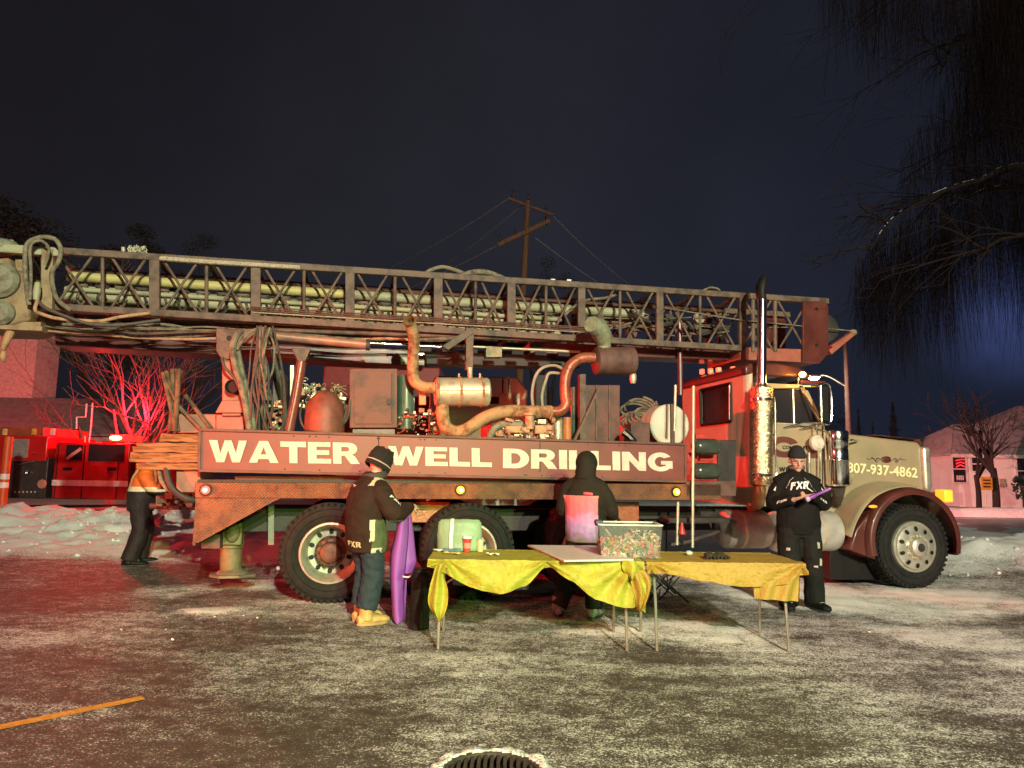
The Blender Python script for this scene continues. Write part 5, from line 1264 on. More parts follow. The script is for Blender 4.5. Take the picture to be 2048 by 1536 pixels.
# upper shade plate / inner tubes
def inner(name, mat, x0,x1,f0,f1, v, r, label=None, n=20):
    def P(x,f_): a_=t(x,ytop(x),VN); b_=t(x,ybot(x),VN); q=a_*(1-f_)+b_*f_; q.y=v; return q
    mb = MB(); mb.tube([P(x0,f0),P(x1,f1)],r,n); return add(mb,name,mat,mast,label=label)
inner('drill_pipe', PIPEY, 112,720,.31,.33,1.05,.062,'yellow-green pipe in the mast'); inner('drill_pipe', PIPE, 700,1305,.33,.36,1.05,.066)
inner('drill_pipe', PIPE, 118,880,.53,.56,.98,.022); inner('drill_pipe',PIPE,118,1140,.45,.47,1.2,.03)
inner('drill_pipe', PIPE, 112,1120,.68,.68,.98,.068); inner('drill_pipe', PIPE, 118,1140,.85,.82,1.15,.062)
inner('drill_pipe', PIPE, 118,1140,.95,.95,.95,.05); inner('drill_pipe', PIPE, 200,1130,.72,.72,1.3,.06)
inner('feed_rail', BROWN, 118,1480,.17,.15,1.15,.04); inner('feed_rail', BROWN, 118,1300,.10,.10,1.4,.05)
def IP(x,f_,v): a_=t(x,ytop(x),VN); b_=t(x,ybot(x),VN); q=a_*(1-f_)+b_*f_; q.y=v; return q
# upper web plate
mb = MB(); mb.prism([IP(125,.09,1.3),IP(125,.26,1.3),IP(1300,.28,1.3),IP(1300,.10,1.3)],(0,.02,0)); add(mb,'web_plate',MAST,mast)
mb = MB(); mb.prism([IP(1165,.40,1.2),IP(1165,.62,1.2),IP(1480,.66,1.2),IP(1480,.46,1.2)],(0,.02,0)); add(mb,'web_plate',BROWN,mast)
inner('drill_pipe', PIPE, 118,1140,.57,.58,1.45,.055); inner('drill_pipe', PIPE, 118,1140,.80,.80,1.5,.06); inner('drill_pipe', PIPEY, 118,1140,.38,.38,1.5,.05); inner('drill_pipe', BROWN, 118,1480,.90,.92,1.35,.05); inner('drill_pipe', PIPE, 118,1130,.60,.61,.88,.030)
mb = MB(); mb.prism([IP(125,.30,1.6),IP(125,.99,1.6),IP(1150,.99,1.6),IP(1150,.30,1.6)],(0,.015,0)); add(mb,'back_plate',DARK,mast)
# pipe rack saddles
for i in range(24):
    x = 150+i*41.5
    q = IP(x,.56,.93); mb = MB(); s2=.07
    mb.tube(bez([IP(x-13,.50,.9),IP(x-4,.58,.9),IP(x-9,.75,.9)],4),.017,6); mb.tube(bez([IP(x+13,.50,.9),IP(x+4,.58,.9),IP(x+9,.75,.9)],4),.017,6)
    mb.tube([IP(x-9,.98,.88),IP(x+8,.80,.88)],.016,6); mb.tube([IP(x+9,.98,.88),IP(x-8,.80,.88)],.016,6)
    mb.box(IP(x,.51,.9),(.12,.02,.03))
    add(mb,'pipe_saddle',DARK if i%2 else MAST,mast)
# pulleys, valves inside front part
rs = random.Random(31)
for (x,f_,v,r_) in ((1175,.55,1.0,.10),(1215,.42,1.1,.08),(1360,.42,1.1,.09),(1425,.35,1.1,.08),(1440,.6,1.1,.1),(1290,.7,1.2,.08)):
    mb = MB(); mb.lathe([(0,-.03),(r_,-.03),(r_*.85,0),(r_,.03),(0,.03)],IP(x,f_,v),(0,1,.1),20); add(mb,'pulley',rs.choice((DARK,PIPE,BROWN)),mast)
for a_,b_,r_ in (((1170,.5),(1480,.28),.008),((1170,.62),(1470,.5),.008),((1300,.35),(1480,.55),.012),((1180,.8),(1330,.35),.016),((1330,.75),(1480,.6),.01),((1350,.5),(1690,.38),.008)):
    mb = MB(); mb.tube(bez([IP(a_[0],a_[1],1.0),IP((a_[0]+b_[0])/2,(a_[1]+b_[1])/2+.06,1.0),IP(b_[0],b_[1],1.0)],8),r_,6); add(mb,'cable',HOSE,mast)
ptube('winch_hose', HOSE, [(1128,632,.8),(1150,612,.75),(1175,600,.75),(1215,595,.8),(1260,580,.85),(1310,576,.9)],3,8,6)
ptube('snagged_hose', DARK, [(1260,620,.9),(1290,640,.9),(1330,650,.9),(1370,640,.95),(1400,668,.9),(1450,655,.95)],3.5,8,6)
# crown end
mb = MB(); mb.prism([t(1606,602,VN-.06),t(1650,603,VN-.06),t(1657,612,VN-.06),t(1657,706,VN-.06),t(1640,726,VN-.06),t(1606,724,VN-.06)],(0,.03,0)); crown = add(mb,'crown_plate',MAROON,mast,bevel=.004)
mb = MB(); pl_ = [t(1606,602,VN-.06),t(1650,603,VN-.06),t(1657,612,VN-.06),t(1657,706,VN-.06),t(1640,726,VN-.06),t(1606,724,VN-.06)]
for p in pl_: p.y = VF+.05
mb.prism(pl_,(0,.03,0)); add(mb,'crown_plate',MAROON,mast,bevel=.004)
mb = MB(); mb.prism([t(1480,694,VN),t(1645,700,VN),t(1640,726,VN),t(1480,719,VN)],(0,VF-VN,0)); add(mb,'crown_flange',M('flange_paint',(.3,.09,.06),.5),mast,bevel=.006)
for x in (1506,1550,):
    for v in (VN,VF): mb = MB(); p0=t(x,704,VN); p1=t(x,ytop(x),VN); p0.y=p1.y=v; mb.tube([p0,p1],.03,8); add(mb,'thin_post',MAST,mast)
for (xa,ya,xb,yb) in ((1488,690,1545,ytop(1545)),(1488,ytop(1488)+5,1545,700),(1555,ytop(1555)+4,1605,690),(1560,695,1605,620)):
    for v in (VN,VF): p0=t(xa,ya,VN); p1=t(xb,yb,VN); p0.y=p1.y=v; mb = MB(); mb.tube([p0,p1],.0165,7); add(mb,'lattice_brace',MAST,mast)
mb = MB(); q=t(1655,656,VN+.1); mb.lathe([(0,0),(.17,0),(.21,.02),(.19,.06),(.21,.10),(.17,.12),(0,.12)],q,(0,1,0),32); add(mb,'crown_sheave',DARK,mast)
mb = MB(); q=t(1655,656,VN+.5); mb.lathe([(0,0),(.17,0),(.21,.02),(.19,.06),(.21,.10),(.17,.12),(0,.12)],q,(0,1,0),32); add(mb,'crown_sheave',DARK,mast)
for y in (618,690): mb = MB(); mb.lathe([(0,-.004),(.025,-.004),(.025,.002)],t(1633,y,VN-.06),(0,1,0),14); add(mb,'bolt_hole',BLACK,mast)
mb = MB(); mb.beam(t(1656,706,VN),t(1702,668,VN),.12,.07); mb.beam(t(1660,694,VN),t(1700,667,VN),.1,.03); add(mb,'jib_arm',M('flange_paint',(.3,.09,.06)),mast,bevel=.008)
mb = MB(); mb.sph(t(1706,665,VN),(.06,.05,.05)); mb.tube([t(1330,616,VN-.05),t(1480,640,VN-.07),t(1706,662,VN)],.009,6); add(mb,'jib_cable',HOSE,mast)
# hose loops and chain on top
ptube('top_hose', HOSE, [(848,549,.9),(862,540,.9),(885,534,.9),(910,540,.9),(932,549,.9)],4,10,8,parent=mast)
ptube('top_hose', HOSE, [(922,552,.85),(945,545,.85),(968,544,.85),(992,551,.85),(1012,561,.85)],6,12,8,parent=mast)
ptube('top_hose', HOSE, [(1405,582,.9),(1420,575,.9),(1436,578,.9),(1442,586,.9)],2,8,6,parent=mast)
rs = random.Random(13); mb = MB()
for i in range(46): q=t(258+rs.uniform(0,34),497+rs.uniform(-4,14)+i*.0,.72); mb.lathe([(.018,-.01),(.026,0),(.018,.01)],q,(rs.gauss(0,1),rs.gauss(0,1),rs.gauss(0,1)),8)
for i in range(14): q=t(285+i*3,508+i*.45,.68); mb.lathe([(.016,-.01),(.024,0),(.016,.01)],q,(rs.gauss(0,1),.4,rs.gauss(0,1)),8)
mb.tube([t(246,495,.72),t(247,510,.72)],.022,8)
add(mb,'chain_heap',M('frosty_chain',(.4,.42,.3),.6,.3,.3),mast)
pts = [t(320,516.5,.64),t(420,524,.64),t(520,530,.64),t(600,535,.64)]
mb = MB(); mb.tube(pts,.03,8); add(mb,'steel_rope',M('rope_wire',(.4,.36,.26),.6,.2,.4,50,.9,70),mast)
for x,y in ((1034,562),(1105,563),(1137,564)): mb = MB(); mb.box(t(x,y,.75),(.06,.06,.06)); add(mb,'snow_cap',SNOW,mast)
# rotary head and hoses at the left end
mb = MB(); p0=t(-30,500,.6); mb.prism([t(x,y,.55) for x,y in ((-60,520),(18,514),(24,535),(58,548),(60,640),(20,652),(-60,650))],(0,.9,0)); hd = add(mb,'rotary_head',M('head_paint',(.26,.2,.11),.6,.1,.4,6,.4,30,c2=(.15,.1,.05),mix=.45),mast,bevel=.03,label='bulky mottled drill head at the left end of the mast')
mb = MB(); mb.lathe([(0,-.05),(.16,-.05),(.2,0),(.2,.1)],t(-2,560,.5),(0,1,0),28); mb.lathe([(0,-.05),(.1,-.05),(.14,0),(.14,.1)],t(0,625,.5),(0,1,0),24); mb.sph(t(2,494,.7),(.2,.15,.1),16,8); add(mb,'head_motor',M('frost_grey',(.20,.21,.15)),hd)
mb = MB(); mb.beam(t(-10,497,.62),t(122,506,.62),.1,.1); mb.beam(t(-60,487,.9),t(30,492,.9),.12,.12); add(mb,'head_arm',PIPE,hd,bevel=.01)
mb = MB(); mb.beam(t(97,500,.6),t(95,622,.6),.12,.08,up=(0,1,0)); mb.beam(t(40,520,.7),t(40,640,.7),.08,.06,up=(0,1,0)); add(mb,'head_post',M('head_paint',(.26,.2,.11)),hd,bevel=.008)
ptube('head_hose', HOSE, [(58,610,.45),(52,560,.42),(50,510,.4),(56,486,.4),(74,476,.4),(92,474,.4),(112,480,.4),(122,500,.4),(116,525,.4),(104,545,.42),(106,575,.45),(116,600,.5),(140,620,.6)],4.5,10,7,parent=hd)
ptube('head_hose', HOSE, [(60,600,.4),(62,545,.4),(60,500,.4),(68,484,.4),(86,483,.4),(98,500,.4),(90,530,.45)],3,9,7,parent=hd)
ptube('head_hose', TANP, [(70,585,.45),(74,600,.42),(70,620,.42),(84,628,.42),(110,636,.45),(150,640,.5),(200,642,.55),(240,634,.6),(300,626,.62)],3.6,9,7,parent=hd)
ptube('head_hose', RUBH, [(76,600,.45),(90,615,.42),(130,632,.42),(180,648,.45),(240,650,.5),(320,640,.6)],3.6,9,7,parent=hd)
mb = MB(); mb.lathe([(0,0),(.03,0),(.04,.1),(.03,.2),(0,.2)],t(72,600,.42),(0,0,1),12); add(mb,'grease_valve',PIPE,hd)
mb = MB(); mb.beam(t(-20,655,.6),t(90,660,.6),.16,.05); mb.beam(t(12,650,.62),t(85,650,.62),.1,.05); add(mb,'head_shelf',M('head_paint',(.26,.2,.11)),hd)
mb = MB(); mb.tube([t(22,660,.6),t(5,700,.6)],[.05,.03],10); mb.sph(t(6,712,.6),(.035,.035,.07)); add(mb,'hook',RUST,hd)

# --- timbers lying on the tail (each a thing of its own)
tim = [(318,402,867,884,.12,'topmost short weathered timber of the stack sticking out left of the sign'),(272,402,885,893,.1,'thin plank just below the topmost timber of the stack'),(265,402,893,905,.08,'broad upper middle timber of the stack sticking out left of the sign'),(258,402,905,924,.1,'longest timber, lower middle of the stack, reaching farthest left'),(272,402,926,939,.12,'bottom orange-lit timber of the stack sticking out left of the sign')]
for x0,x1,y0,y1,v,lab in tim:
    a=t(x0,y1,v); b=t(x1,y1+1.5,v); b.z=t(x1,y1,v).z; h_=t(x0,y0,v).z-a.z
    mb = MB(); k=12; b0=len(mb.v); rs2=random.Random(x0)
    A=TR.w(a); B=TR.w(b+V3((.5,0,0))); 
    for i in range(k+1):
        u=i/k; c_=A+(B-A)*u
        for (yy,zz) in ((0,0),(.14,0),(.14,h_),(0,h_)):
            j_=V3((0,0,0)) if 0<i<k else V3((rs2.gauss(0,.01),0,0))
            mb.v.append(c_+TR.Y*(yy+rs2.gauss(0,.004))+V3((0,0,zz+rs2.gauss(0,.004)))+j_)
    for i in range(k):
        for j in range(4):
            jj=(j+1)%4; mb.face((b0+i*4+j,b0+(i+1)*4+j,b0+(i+1)*4+jj,b0+i*4+jj))
    mb.face([b0,b0+1,b0+2,b0+3]); mb.face([b0+k*4+3,b0+k*4+2,b0+k*4+1,b0+k*4])
    for v_ in mb.v: v_ -= A
    o = mb.build('timber', WOOD, None, bevel=.008); o.location = A; tag(o, lab, 'timber', 'timbers stacked at the tail of the truck')
# ------------------------------------------------------------------ people
def bake(o):
    dg = bpy.context.evaluated_depsgraph_get(); me = bpy.data.meshes.new_from_object(o.evaluated_get(dg), depsgraph=dg)
    old = o.data; o.modifiers.clear(); o.data = me; me.name = o.name
    return o
_tex = {}
def clouds(sz):
    if sz not in _tex: tx = bpy.data.textures.new('folds','CLOUDS'); tx.noise_scale = sz; tx.noise_depth = 2; _tex[sz] = tx
    return _tex[sz]
def fused(mb, name, mat, parent, voxel=.01, sm=6, disp=0, dsz=.12, label=None, group_fn=None, mats=None):
    o = mb.build(name, mat if mats is None else mats, parent, world=False, smooth=0, label=label)
    r = o.modifiers.new('r','REMESH'); r.mode = 'VOXEL'; r.voxel_size = voxel; r.use_smooth_shade = True
    if sm: s_ = o.modifiers.new('s','SMOOTH'); s_.iterations = sm; s_.factor = .5
    if disp: d = o.modifiers.new('d','DISPLACE'); d.texture = clouds(dsz); d.strength = disp; d.mid_level = .5; d.texture_coords = 'LOCAL'
    bake(o)
    o.data.polygons.foreach_set('use_smooth',[True]*len(o.data.polygons))
    if mats is not None:
        o.data.materials.clear()
        for m_ in mats: o.data.materials.append(m_)
        ids = [group_fn(p.center) for p in o.data.polygons]; o.data.polygons.foreach_set('material_index', ids)
    return o
def decal(data, target, name, mat, bl, br, tl, parent, off=.004, th=0, proj=None):
    """lettering laid onto cloth: built flat in the figure's frame, then wrapped to the garment"""
    vs, fs, wd = data; bl=V3(bl); br=V3(br); tl=V3(tl); X=(br-bl)/wd; Y=tl-bl
    bm = bmesh.new(); vv=[bm.verts.new(bl+X*a+Y*b) for a,b in vs]
    for f_ in fs:
        try: bm.faces.new([vv[i] for i in f_])
        except ValueError: pass
    bmesh.ops.triangulate(bm, faces=bm.faces[:])
    for _ in range(2):
        es=[e for e in bm.edges if e.calc_length()>.02]
        if es: bmesh.ops.subdivide_edges(bm, edges=es, cuts=1); bmesh.ops.triangulate(bm, faces=bm.faces[:])
    me = bpy.data.meshes.new(name); bm.to_mesh(me); bm.free(); me.materials.append(mat)
    o = bpy.data.objects.new(name, me); C.objects.link(o); o.parent = parent
    s_ = o.modifiers.new('w','SHRINKWRAP'); s_.target = target; s_.offset = off; s_.wrap_method = 'NEAREST_SURFACEPOINT'; s_.wrap_mode = 'ABOVE_SURFACE'
    bpy.context.view_layer.update(); bake(o)
    return o
SKIN = M('skin',(.55,.30,.22),.5,0,.1,30,.15,120)
EYE = M('eye_dark',(.03,.02,.02),.2); LIP = M('lips',(.38,.14,.12),.45); HAIR = M('hair_dark',(.05,.03,.02),.6)
def head_mb(mb, hc, R, ht):
    """head around centre hc, R = 3x3 rotation (y forward), ht = head height"""
    s_=ht/.235
    def P(x,y,z): return hc+R@V3((x,y,z))*s_
    mb.sph(P(0,-.008,.022),(.076*s_,.095*s_,.095*s_),20,14,R); mb.sph(P(0,.022,-.045),(.056*s_,.065*s_,.068*s_),16,12,R)
    mb.sph(P(0,.062,-.085),(.028*s_,.025*s_,.025*s_),12,8,R)      # chin
    mb.tube([P(0,.088,.018),P(0,.104,-.018),P(0,.098,-.028)],[.009*s_,.014*s_,.016*s_],8)
    mb.sph(P(0,.078,.034),(.052*s_,.016*s_,.010*s_),12,6,R)       # brow
    mb.sph(P(.042,.062,-.02),(.024*s_,.022*s_,.022*s_),10,8,R); mb.sph(P(-.042,.062,-.02),(.024*s_,.022*s_,.022*s_),10,8,R)
    for q in (-1,1): mb.sph(P(.077*q,-.008,-.005),(.012*s_,.022*s_,.032*s_),10,8,R)
    mb.sph(P(0,.088,-.052),(.026*s_,.012*s_,.009*s_),10,6,R)      # lips
    return P
def hand_mb(mb, w, d, n, curl, thumb, s_=1.0):
    """w wrist, d hand direction, n palm normal (fingers curl towards it), thumb = +1/-1 side"""
    d=V3(d).normalized(); n=V3(n); n=(n-d*n.dot(d)).normalized(); x=d.cross(n)*thumb
    w=V3(w)
    mb.tube([w-d*.03,w,w+d*.045*s_,w+d*.085*s_],[(.030*s_,.022*s_),(.030*s_,.020*s_),(.042*s_,.018*s_),(.040*s_,.014*s_)],12,side=x)
    for i,(off,ln) in enumerate(((.031,.072),(.011,.082),(-.010,.076),(-.029,.060))):
        p=w+d*.083*s_+x*off*s_; a=0; pts=[p-d*.01]; dd=d.copy()
        pts.append(p)
        for k,(f_,c_) in enumerate(((.42,curl*.9),(.32,curl*1.1),(.26,curl*.8))):
            a+=c_*(1+.06*i); dd=d*cos(a)+n*sin(a); p=p+dd*ln*f_*s_; pts.append(p)
        mb.tube(pts,[.0095*s_,.0095*s_,.0088*s_,.008*s_,.0062*s_],8)
    p=w+d*.02*s_+x*.028*s_; q=p+(x*.8+d*.75+n*.35).normalized()*.038*s_; r=q+(x*.15+d*.8+n*.75).normalized()*.034*s_
    mb.tube([p,q,r,r+(d*.5+n*.8).normalized()*.018*s_],[.014*s_,.0115*s_,.0095*s_,.007*s_],8)
def dist_seg(p,a,b):
    ab=b-a; u=max(0,min(1,(p-a).dot(ab)/ab.length_squared)); return (p-a-ab*u).length
def limb(mb, pts, R, n=14, side=(1,0,0)): mb.tube(bez(pts,4) if len(pts)>2 else pts, [ (lambda u: tuple(R[min(int(u),len(R)-2)][k]*(1-(u-min(int(u),len(R)-2)))+R[min(int(u),len(R)-2)+1][k]*(u-min(int(u),len(R)-2)) for k in (0,1)))(i/(4*(len(pts)-1))*(len(R)-1)) for i in range(4*(len(pts)-1)+1)] if len(pts)>2 else R, n, side=side)
def boots(par, mats, ank, toe, ht=.16, sc=1.0, name='boot'):
    for a,tdir in zip(ank,toe):
        a=V3((a[0],a[1],0)); d=V3((tdir[0],tdir[1],0)).normalized(); mb=MB()
        mb.tube([a+V3((0,0,ht)),a+V3((0,0,.09)),a+V3((0,0,.05))],[(.055*sc,.06*sc),(.055*sc,.065*sc),(.055*sc,.07*sc)],14)
        mb.tube([a-d*.07*sc+V3((0,0,.05)),a+V3((0,0,.055)),a+d*.09*sc+V3((0,0,.055)),a+d*.17*sc+V3((0,0,.045)),a+d*.205*sc+V3((0,0,.035))],[(.035,.04),(.048*sc,.05),(.052*sc,.045),(.05*sc,.035),(.025,.02)],12,side=d.cross(V3((0,0,1))))
        b=fused(mb,name,mats[0],par,.007,4)
        mb=MB(); 
        out=[]; nn_=d.cross(V3((0,0,1)))
        for k in range(20):
            an=2*pi*k/20; rx_=.135*sc; ry_=.055*sc; out.append(a+d*(.06*sc+cos(an)*rx_)+nn_*(sin(an)*ry_)+V3((0,0,.0)))
        mb.prism(out,(0,0,.026)); mb.build('sole',mats[1],b,bevel=.005)
        mb=MB()
        for k in range(4):
            c_=a+d*(.06+.028*k)+V3((0,0,.118-.013*k)); mb.tube([c_-nn_*.03,c_+V3((0,0,.008)),c_+nn_*.03],.004,5)
        mb.build('laces',mats[2],b)

# ===== person at the right: black snow jacket, facing the camera and looking down at what is in the hands
FXB = M('jacket_black',(.008,.0075,.007),.8,0,.3,8,.35,160,spec=.2); FXP = M('snow_pants',(.011,.012,.010),.8,0,.35,8,.35,140,spec=.2)
PRINT = M('white_print',(.78,.74,.70),.55,0,.05); HATB = M('knit_black',(.012,.012,.013),.9,0,.3,60,.6,170)
g = G(1608,1222); H=1.80
p3 = thing('person', 'person in a black snow jacket and black knit hat looking down at a purple toy', 'person', (g.x,g.y+.08,0), radians(180-8))
def J(x,y,z): return V3((x,y,z))
# joints: x is the figure's own right, y forward
hipR,hipL=J(.10,0,.93),J(-.10,0,.93); knR,knL=J(.12,.05,.50),J(-.135,.03,.50); anR,anL=J(.13,-.0,.09),J(-.16,-.03,.09)
shR,shL=J(.175,-.01,1.375),J(-.175,-.01,1.375); elR,elL=J(.275,.02,1.17),J(-.285,.02,1.17); wrR,wrL=J(.095,.27,1.225),J(-.10,.28,1.27)
mb = MB(); hc=J(0,.045,1.655); HR=Matrix.Rotation(radians(-15),3,'X')
P=head_mb(mb,hc,HR,.25); limb(mb,[J(0,-.02,1.46),J(0,.0,1.53),J(0,.01,1.6)],[(.06,.06),(.055,.058),(.055,.06)])
limb(mb,[J(0,0,.92),J(0,0,1.1),J(0,0,1.3),J(0,0,1.46)],[(.15,.11),(.14,.10),(.16,.11),(.10,.07)])
for a,b,c_ in ((hipR,knR,anR),(hipL,knL,anL)): limb(mb,[a,b,c_],[(.08,.09),(.058,.06),(.04,.045)])
for a,b,c_ in ((shR,elR,wrR),(shL,elL,wrL)): limb(mb,[a,b,c_],[(.05,.05),(.04,.042),(.027,.027)])
hand_mb(mb,wrR,(-.75,.45,.25),(-.2,.1,1.0),.75,-1,1.02); hand_mb(mb,wrL,(.80,.45,-.05),(.15,-.1,-1.0),.85,-1,1.02)
body3=fused(mb,'body',SKIN,p3,.0055,3)
for q in (-1,1):
    mb=MB(); mb.sph(P(.031*q,.082,.012),(.012,.006,.006),10,6,HR); mb.build('eye',EYE,p3)
mb=MB(); mb.tube([P(-.022,.094,-.052),P(0,.101,-.051),P(.022,.094,-.052)],.0045,6); mb.build('mouth',LIP,p3)
mb=MB()
for q in (-1,1): mb.tube([P((.034+cos(a)*.024)*q,.096,.010+sin(a)*.017) for a in [2*pi*k/12 for k in range(12)]],.0022,5,closed=True); mb.tube([P(.058*q,.092,.014),P(.074*q,.02,.012)],.002,5)
mb.tube([P(-.01,.1,.014),P(.01,.1,.014)],.0022,5); mb.build('glasses',M('spectacle_frame',(.25,.2,.18),.3,.5),p3)
mb=MB(); mb.sph(hc+HR@V3((0,-.014,.052)),(.095,.112,.125),24,16,HR)
for v in mb.v:
    l=HR.inverted()@(v-hc); zc=.056-.25*max(0,-l.y)*.6
    if l.z<zc: l.z=zc+(l.z-zc)*.10
    v[:] = hc+HR@l
mb.tube([hc+HR@V3((cos(a)*.091,-.014+sin(a)*.109,.062-.018*(1-sin(a))*.5)) for a in [2*pi*k/24 for k in range(24)]],[(.008,.024)]*24,8,closed=True)
fused(mb,'hat',HATB,p3,.006,6)
# jacket
mb=MB(); limb(mb,[J(0,0,.83),J(0,.0,.95),J(0,.005,1.1),J(0,.0,1.28),J(0,-.005,1.42),J(0,-.01,1.50),J(0,.0,1.565)],[(.235,.165),(.245,.185),(.235,.185),(.24,.16),(.20,.13),(.105,.10),(.082,.085)],20)
for a,b,c_,w_ in ((shR,elR,wrR,1),(shL,elL,wrL,-1)): limb(mb,[a+V3((-.03*w_,0,0)),a+V3((.03*w_,0,-.04)),b,b*.35+c_*.65,c_*.96+b*.04],[(.085,.09),(.092,.095),(.085,.082),(.066,.066),(.052,.052)])
for q in (-1,1): limb(mb,[J(.02*q,-0,1.475),J(.12*q,-0.005,1.437),J(.215*q,-0.01,1.375)],[(.075,.085),(.085,.095),(.09,.095)])
jk3=fused(mb,'jacket',FXB,p3,.011,5,.022,.11)
mb=MB(); mb.tube([J(cos(a)*.083,.0+sin(a)*.088,1.572+.01*sin(a)) for a in [2*pi*k/24 for k in range(24)]],[(.012,.026)]*24,8,closed=True); mb.build('collar',M('collar_grey',(.10,.09,.09),.7),jk3)
# trousers
mb=MB(); limb(mb,[J(0,0,.80),J(0,0,.90),J(0,0,1.0)],[(.20,.14),(.215,.155),(.20,.15)],18)
for a,b,c_,w_ in ((hipR,knR,anR,1),(hipL,knL,anL,-1)): limb(mb,[a,(a+b)/2,b,(b+c_)/2,c_+V3((0,.0,.0)),c_+V3((0,.01,-.05))],[(.135,.15),(.128,.135),(.112,.12),(.108,.115),(.112,.12),(.10,.115)])
tr3=fused(mb,'trousers',FXP,p3,.011,4,.026,.13)
boots(p3,(BLACK,M('rubber_sole',(.03,.03,.028),.6),GALV),(anR,anL),((.15,1),(-.45,1)),.18,1.15)
LM=letters_mesh('FXR',.06)
jk=decal(LM,jk3,'lettering',PRINT,J(.125,.19,1.345),J(-.115,.19,1.355),J(.105,.175,1.425),jk3)
decal(letters_mesh('FXR',.08),jk3,'sleeve_print',PRINT,J(.305,.20,1.155),J(.205,.30,1.20),J(.30,.20,1.195),jk3)
decal(letters_mesh('FXR',.08),jk3,'sleeve_print',PRINT,J(-.215,.31,1.215),J(-.30,.2,1.17),J(-.215,.31,1.25),jk3)
for q in (-1,1):
    pts=bez([J(.07*q,.15,1.49),J(.12*q,.17,1.44),J(.175*q,.17,1.36)],6); vs_=[]; 
    mb=MB(); mb.tube(pts,.003,5); o=mb.build('piping',M('reflective_piping',(.55,.5,.45),.4),jk3); s_=o.modifiers.new('w','SHRINKWRAP'); s_.target=jk3; s_.offset=.003; bake(o)
    mb=MB(); vv=[J((.255)*q,.1,1.37),J(.30*q,.1,1.33),J(.27*q,.12,1.31)]; mb.poly(vv); o=mb.build('shoulder_print',PRINT,jk3); s_=o.modifiers.new('w','SHRINKWRAP'); s_.target=jk3; s_.offset=.004; bake(o)
for (x,y,z,w_,h_) in ((-.20,.12,.69,.05,.07),(-.20,.10,.50,.035,.08),(-.14,.15,.47,.07,.03),(.16,.12,.66,.05,.03)):
    sub=([(a*.25,b*.25) for b in range(5) for a in range(5)],[(r*5+c_,r*5+c_+1,r*5+c_+6,r*5+c_+5) for r in range(4) for c_ in range(4)],1.0)
    decal(sub,tr3,'trouser_patch',M('patch_beige',(.42,.38,.28),.6) if z>.6 or w_<.05 else GALV,J(x+w_/2,y+.05,z),J(x-w_/2,y+.05,z),J(x+w_/2,y+.05,z+h_),tr3)
tw=TR  # purple toy
def fr(par,p): return par.matrix_basis@V3(p)
A=fr(p3,J(.02,.40,1.225)); B=fr(p3,J(-.25,.40,1.355))
ty=thing('toy','purple stick-shaped toy held in both hands by the person in black','toy',A)
PUR=M('purple_plastic',(.20,.05,.30),.35,0,.15,8,.05)
mb=MB(); mb.tube([A,A+(B-A)*.35,A+(B-A)*.4,B],[.02,.024,.016,.018],14); mb.build('shaft',PUR,ty,world=True)
mb=MB(); mb.tube([A+(B-A)*.02-V3((0,0,.0)),A+(B-A)*.16],[.034,.030],14); mb.build('grip',M('pale_toy_grip',(.45,.3,.42),.5),ty,world=True)
mb=MB(); mb.tube([A-(B-A)*.04,A+(B-A)*.04],[.022,.036],14); mb.tube([B,B+(B-A)*.05],[.022,.012],12); mb.build('end_cap',BLACK,ty,world=True)

# ===== person at the left, back turned, brown jacket, jeans and tan boots
g=G(727,1246); p1=thing('person','person seen from behind in a brown snow jacket, jeans and tan boots beside the table','person',(g.x,g.y,0),radians(-50))
p1.scale=(1.08,1.08,1)
BJ=M('jacket_brown',(.032,.015,.011),.8,0,.2,8,.3,150,spec=.2); OJ=M('jacket_olive',(.09,.105,.05),.8,0,.25,8,.3,150,spec=.2); JE=M('denim',(.018,.032,.045),.85,0,.35,18,.35,170); KN=M('knit_brown',(.014,.008,.007),.95,0,.4,60,.8,140)
hipR,hipL=J(.09,0,.86),J(-.09,0,.86); knR,knL=J(.09,.03,.47),J(-.10,.06,.47); anR,anL=J(.09,-.03,.09),J(-.10,.02,.09)
shR,shL=J(.18,.03,1.265),J(-.18,.03,1.265); elR,elL=J(.27,.12,1.06),J(-.27,.12,1.06); wrR,wrL=J(.13,.38,1.12),J(-.12,.38,1.12)
mb=MB(); hc=J(0,.10,1.51); HR=Matrix.Rotation(radians(-24),3,'X'); P=head_mb(mb,hc,HR,.225); limb(mb,[J(0,.02,1.32),J(0,.05,1.39),J(0,.08,1.46)],[(.058,.06),(.052,.055),(.05,.055)])
limb(mb,[J(0,0,.86),J(0,0,1.0),J(0,.01,1.18),J(0,.02,1.32)],[(.14,.10),(.13,.10),(.15,.10),(.10,.07)])
for a,b,c_ in ((hipR,knR,anR),(hipL,knL,anL)): limb(mb,[a,b,c_],[(.08,.09),(.055,.06),(.04,.045)])
for a,b,c_ in ((shR,elR,wrR),(shL,elL,wrL)): limb(mb,[a,b,c_],[(.05,.05),(.04,.042),(.026,.026)])
hand_mb(mb,wrR,(-.3,.9,-.1),(-.6,0,-.6),.7,-1,.95); hand_mb(mb,wrL,(.3,.9,-.1),(.6,0,-.6),.7,1,.95)
fused(mb,'body',SKIN,p1,.006,3)
for q in (-1,1): mb=MB(); mb.sph(P(.031*q,.082,.012),(.012,.006,.006),10,6,HR); mb.build('eye',EYE,p1)
mb=MB(); mb.tube([P(-.022,.094,-.052),P(.022,.094,-.052)],.0045,6); mb.build('mouth',LIP,p1)
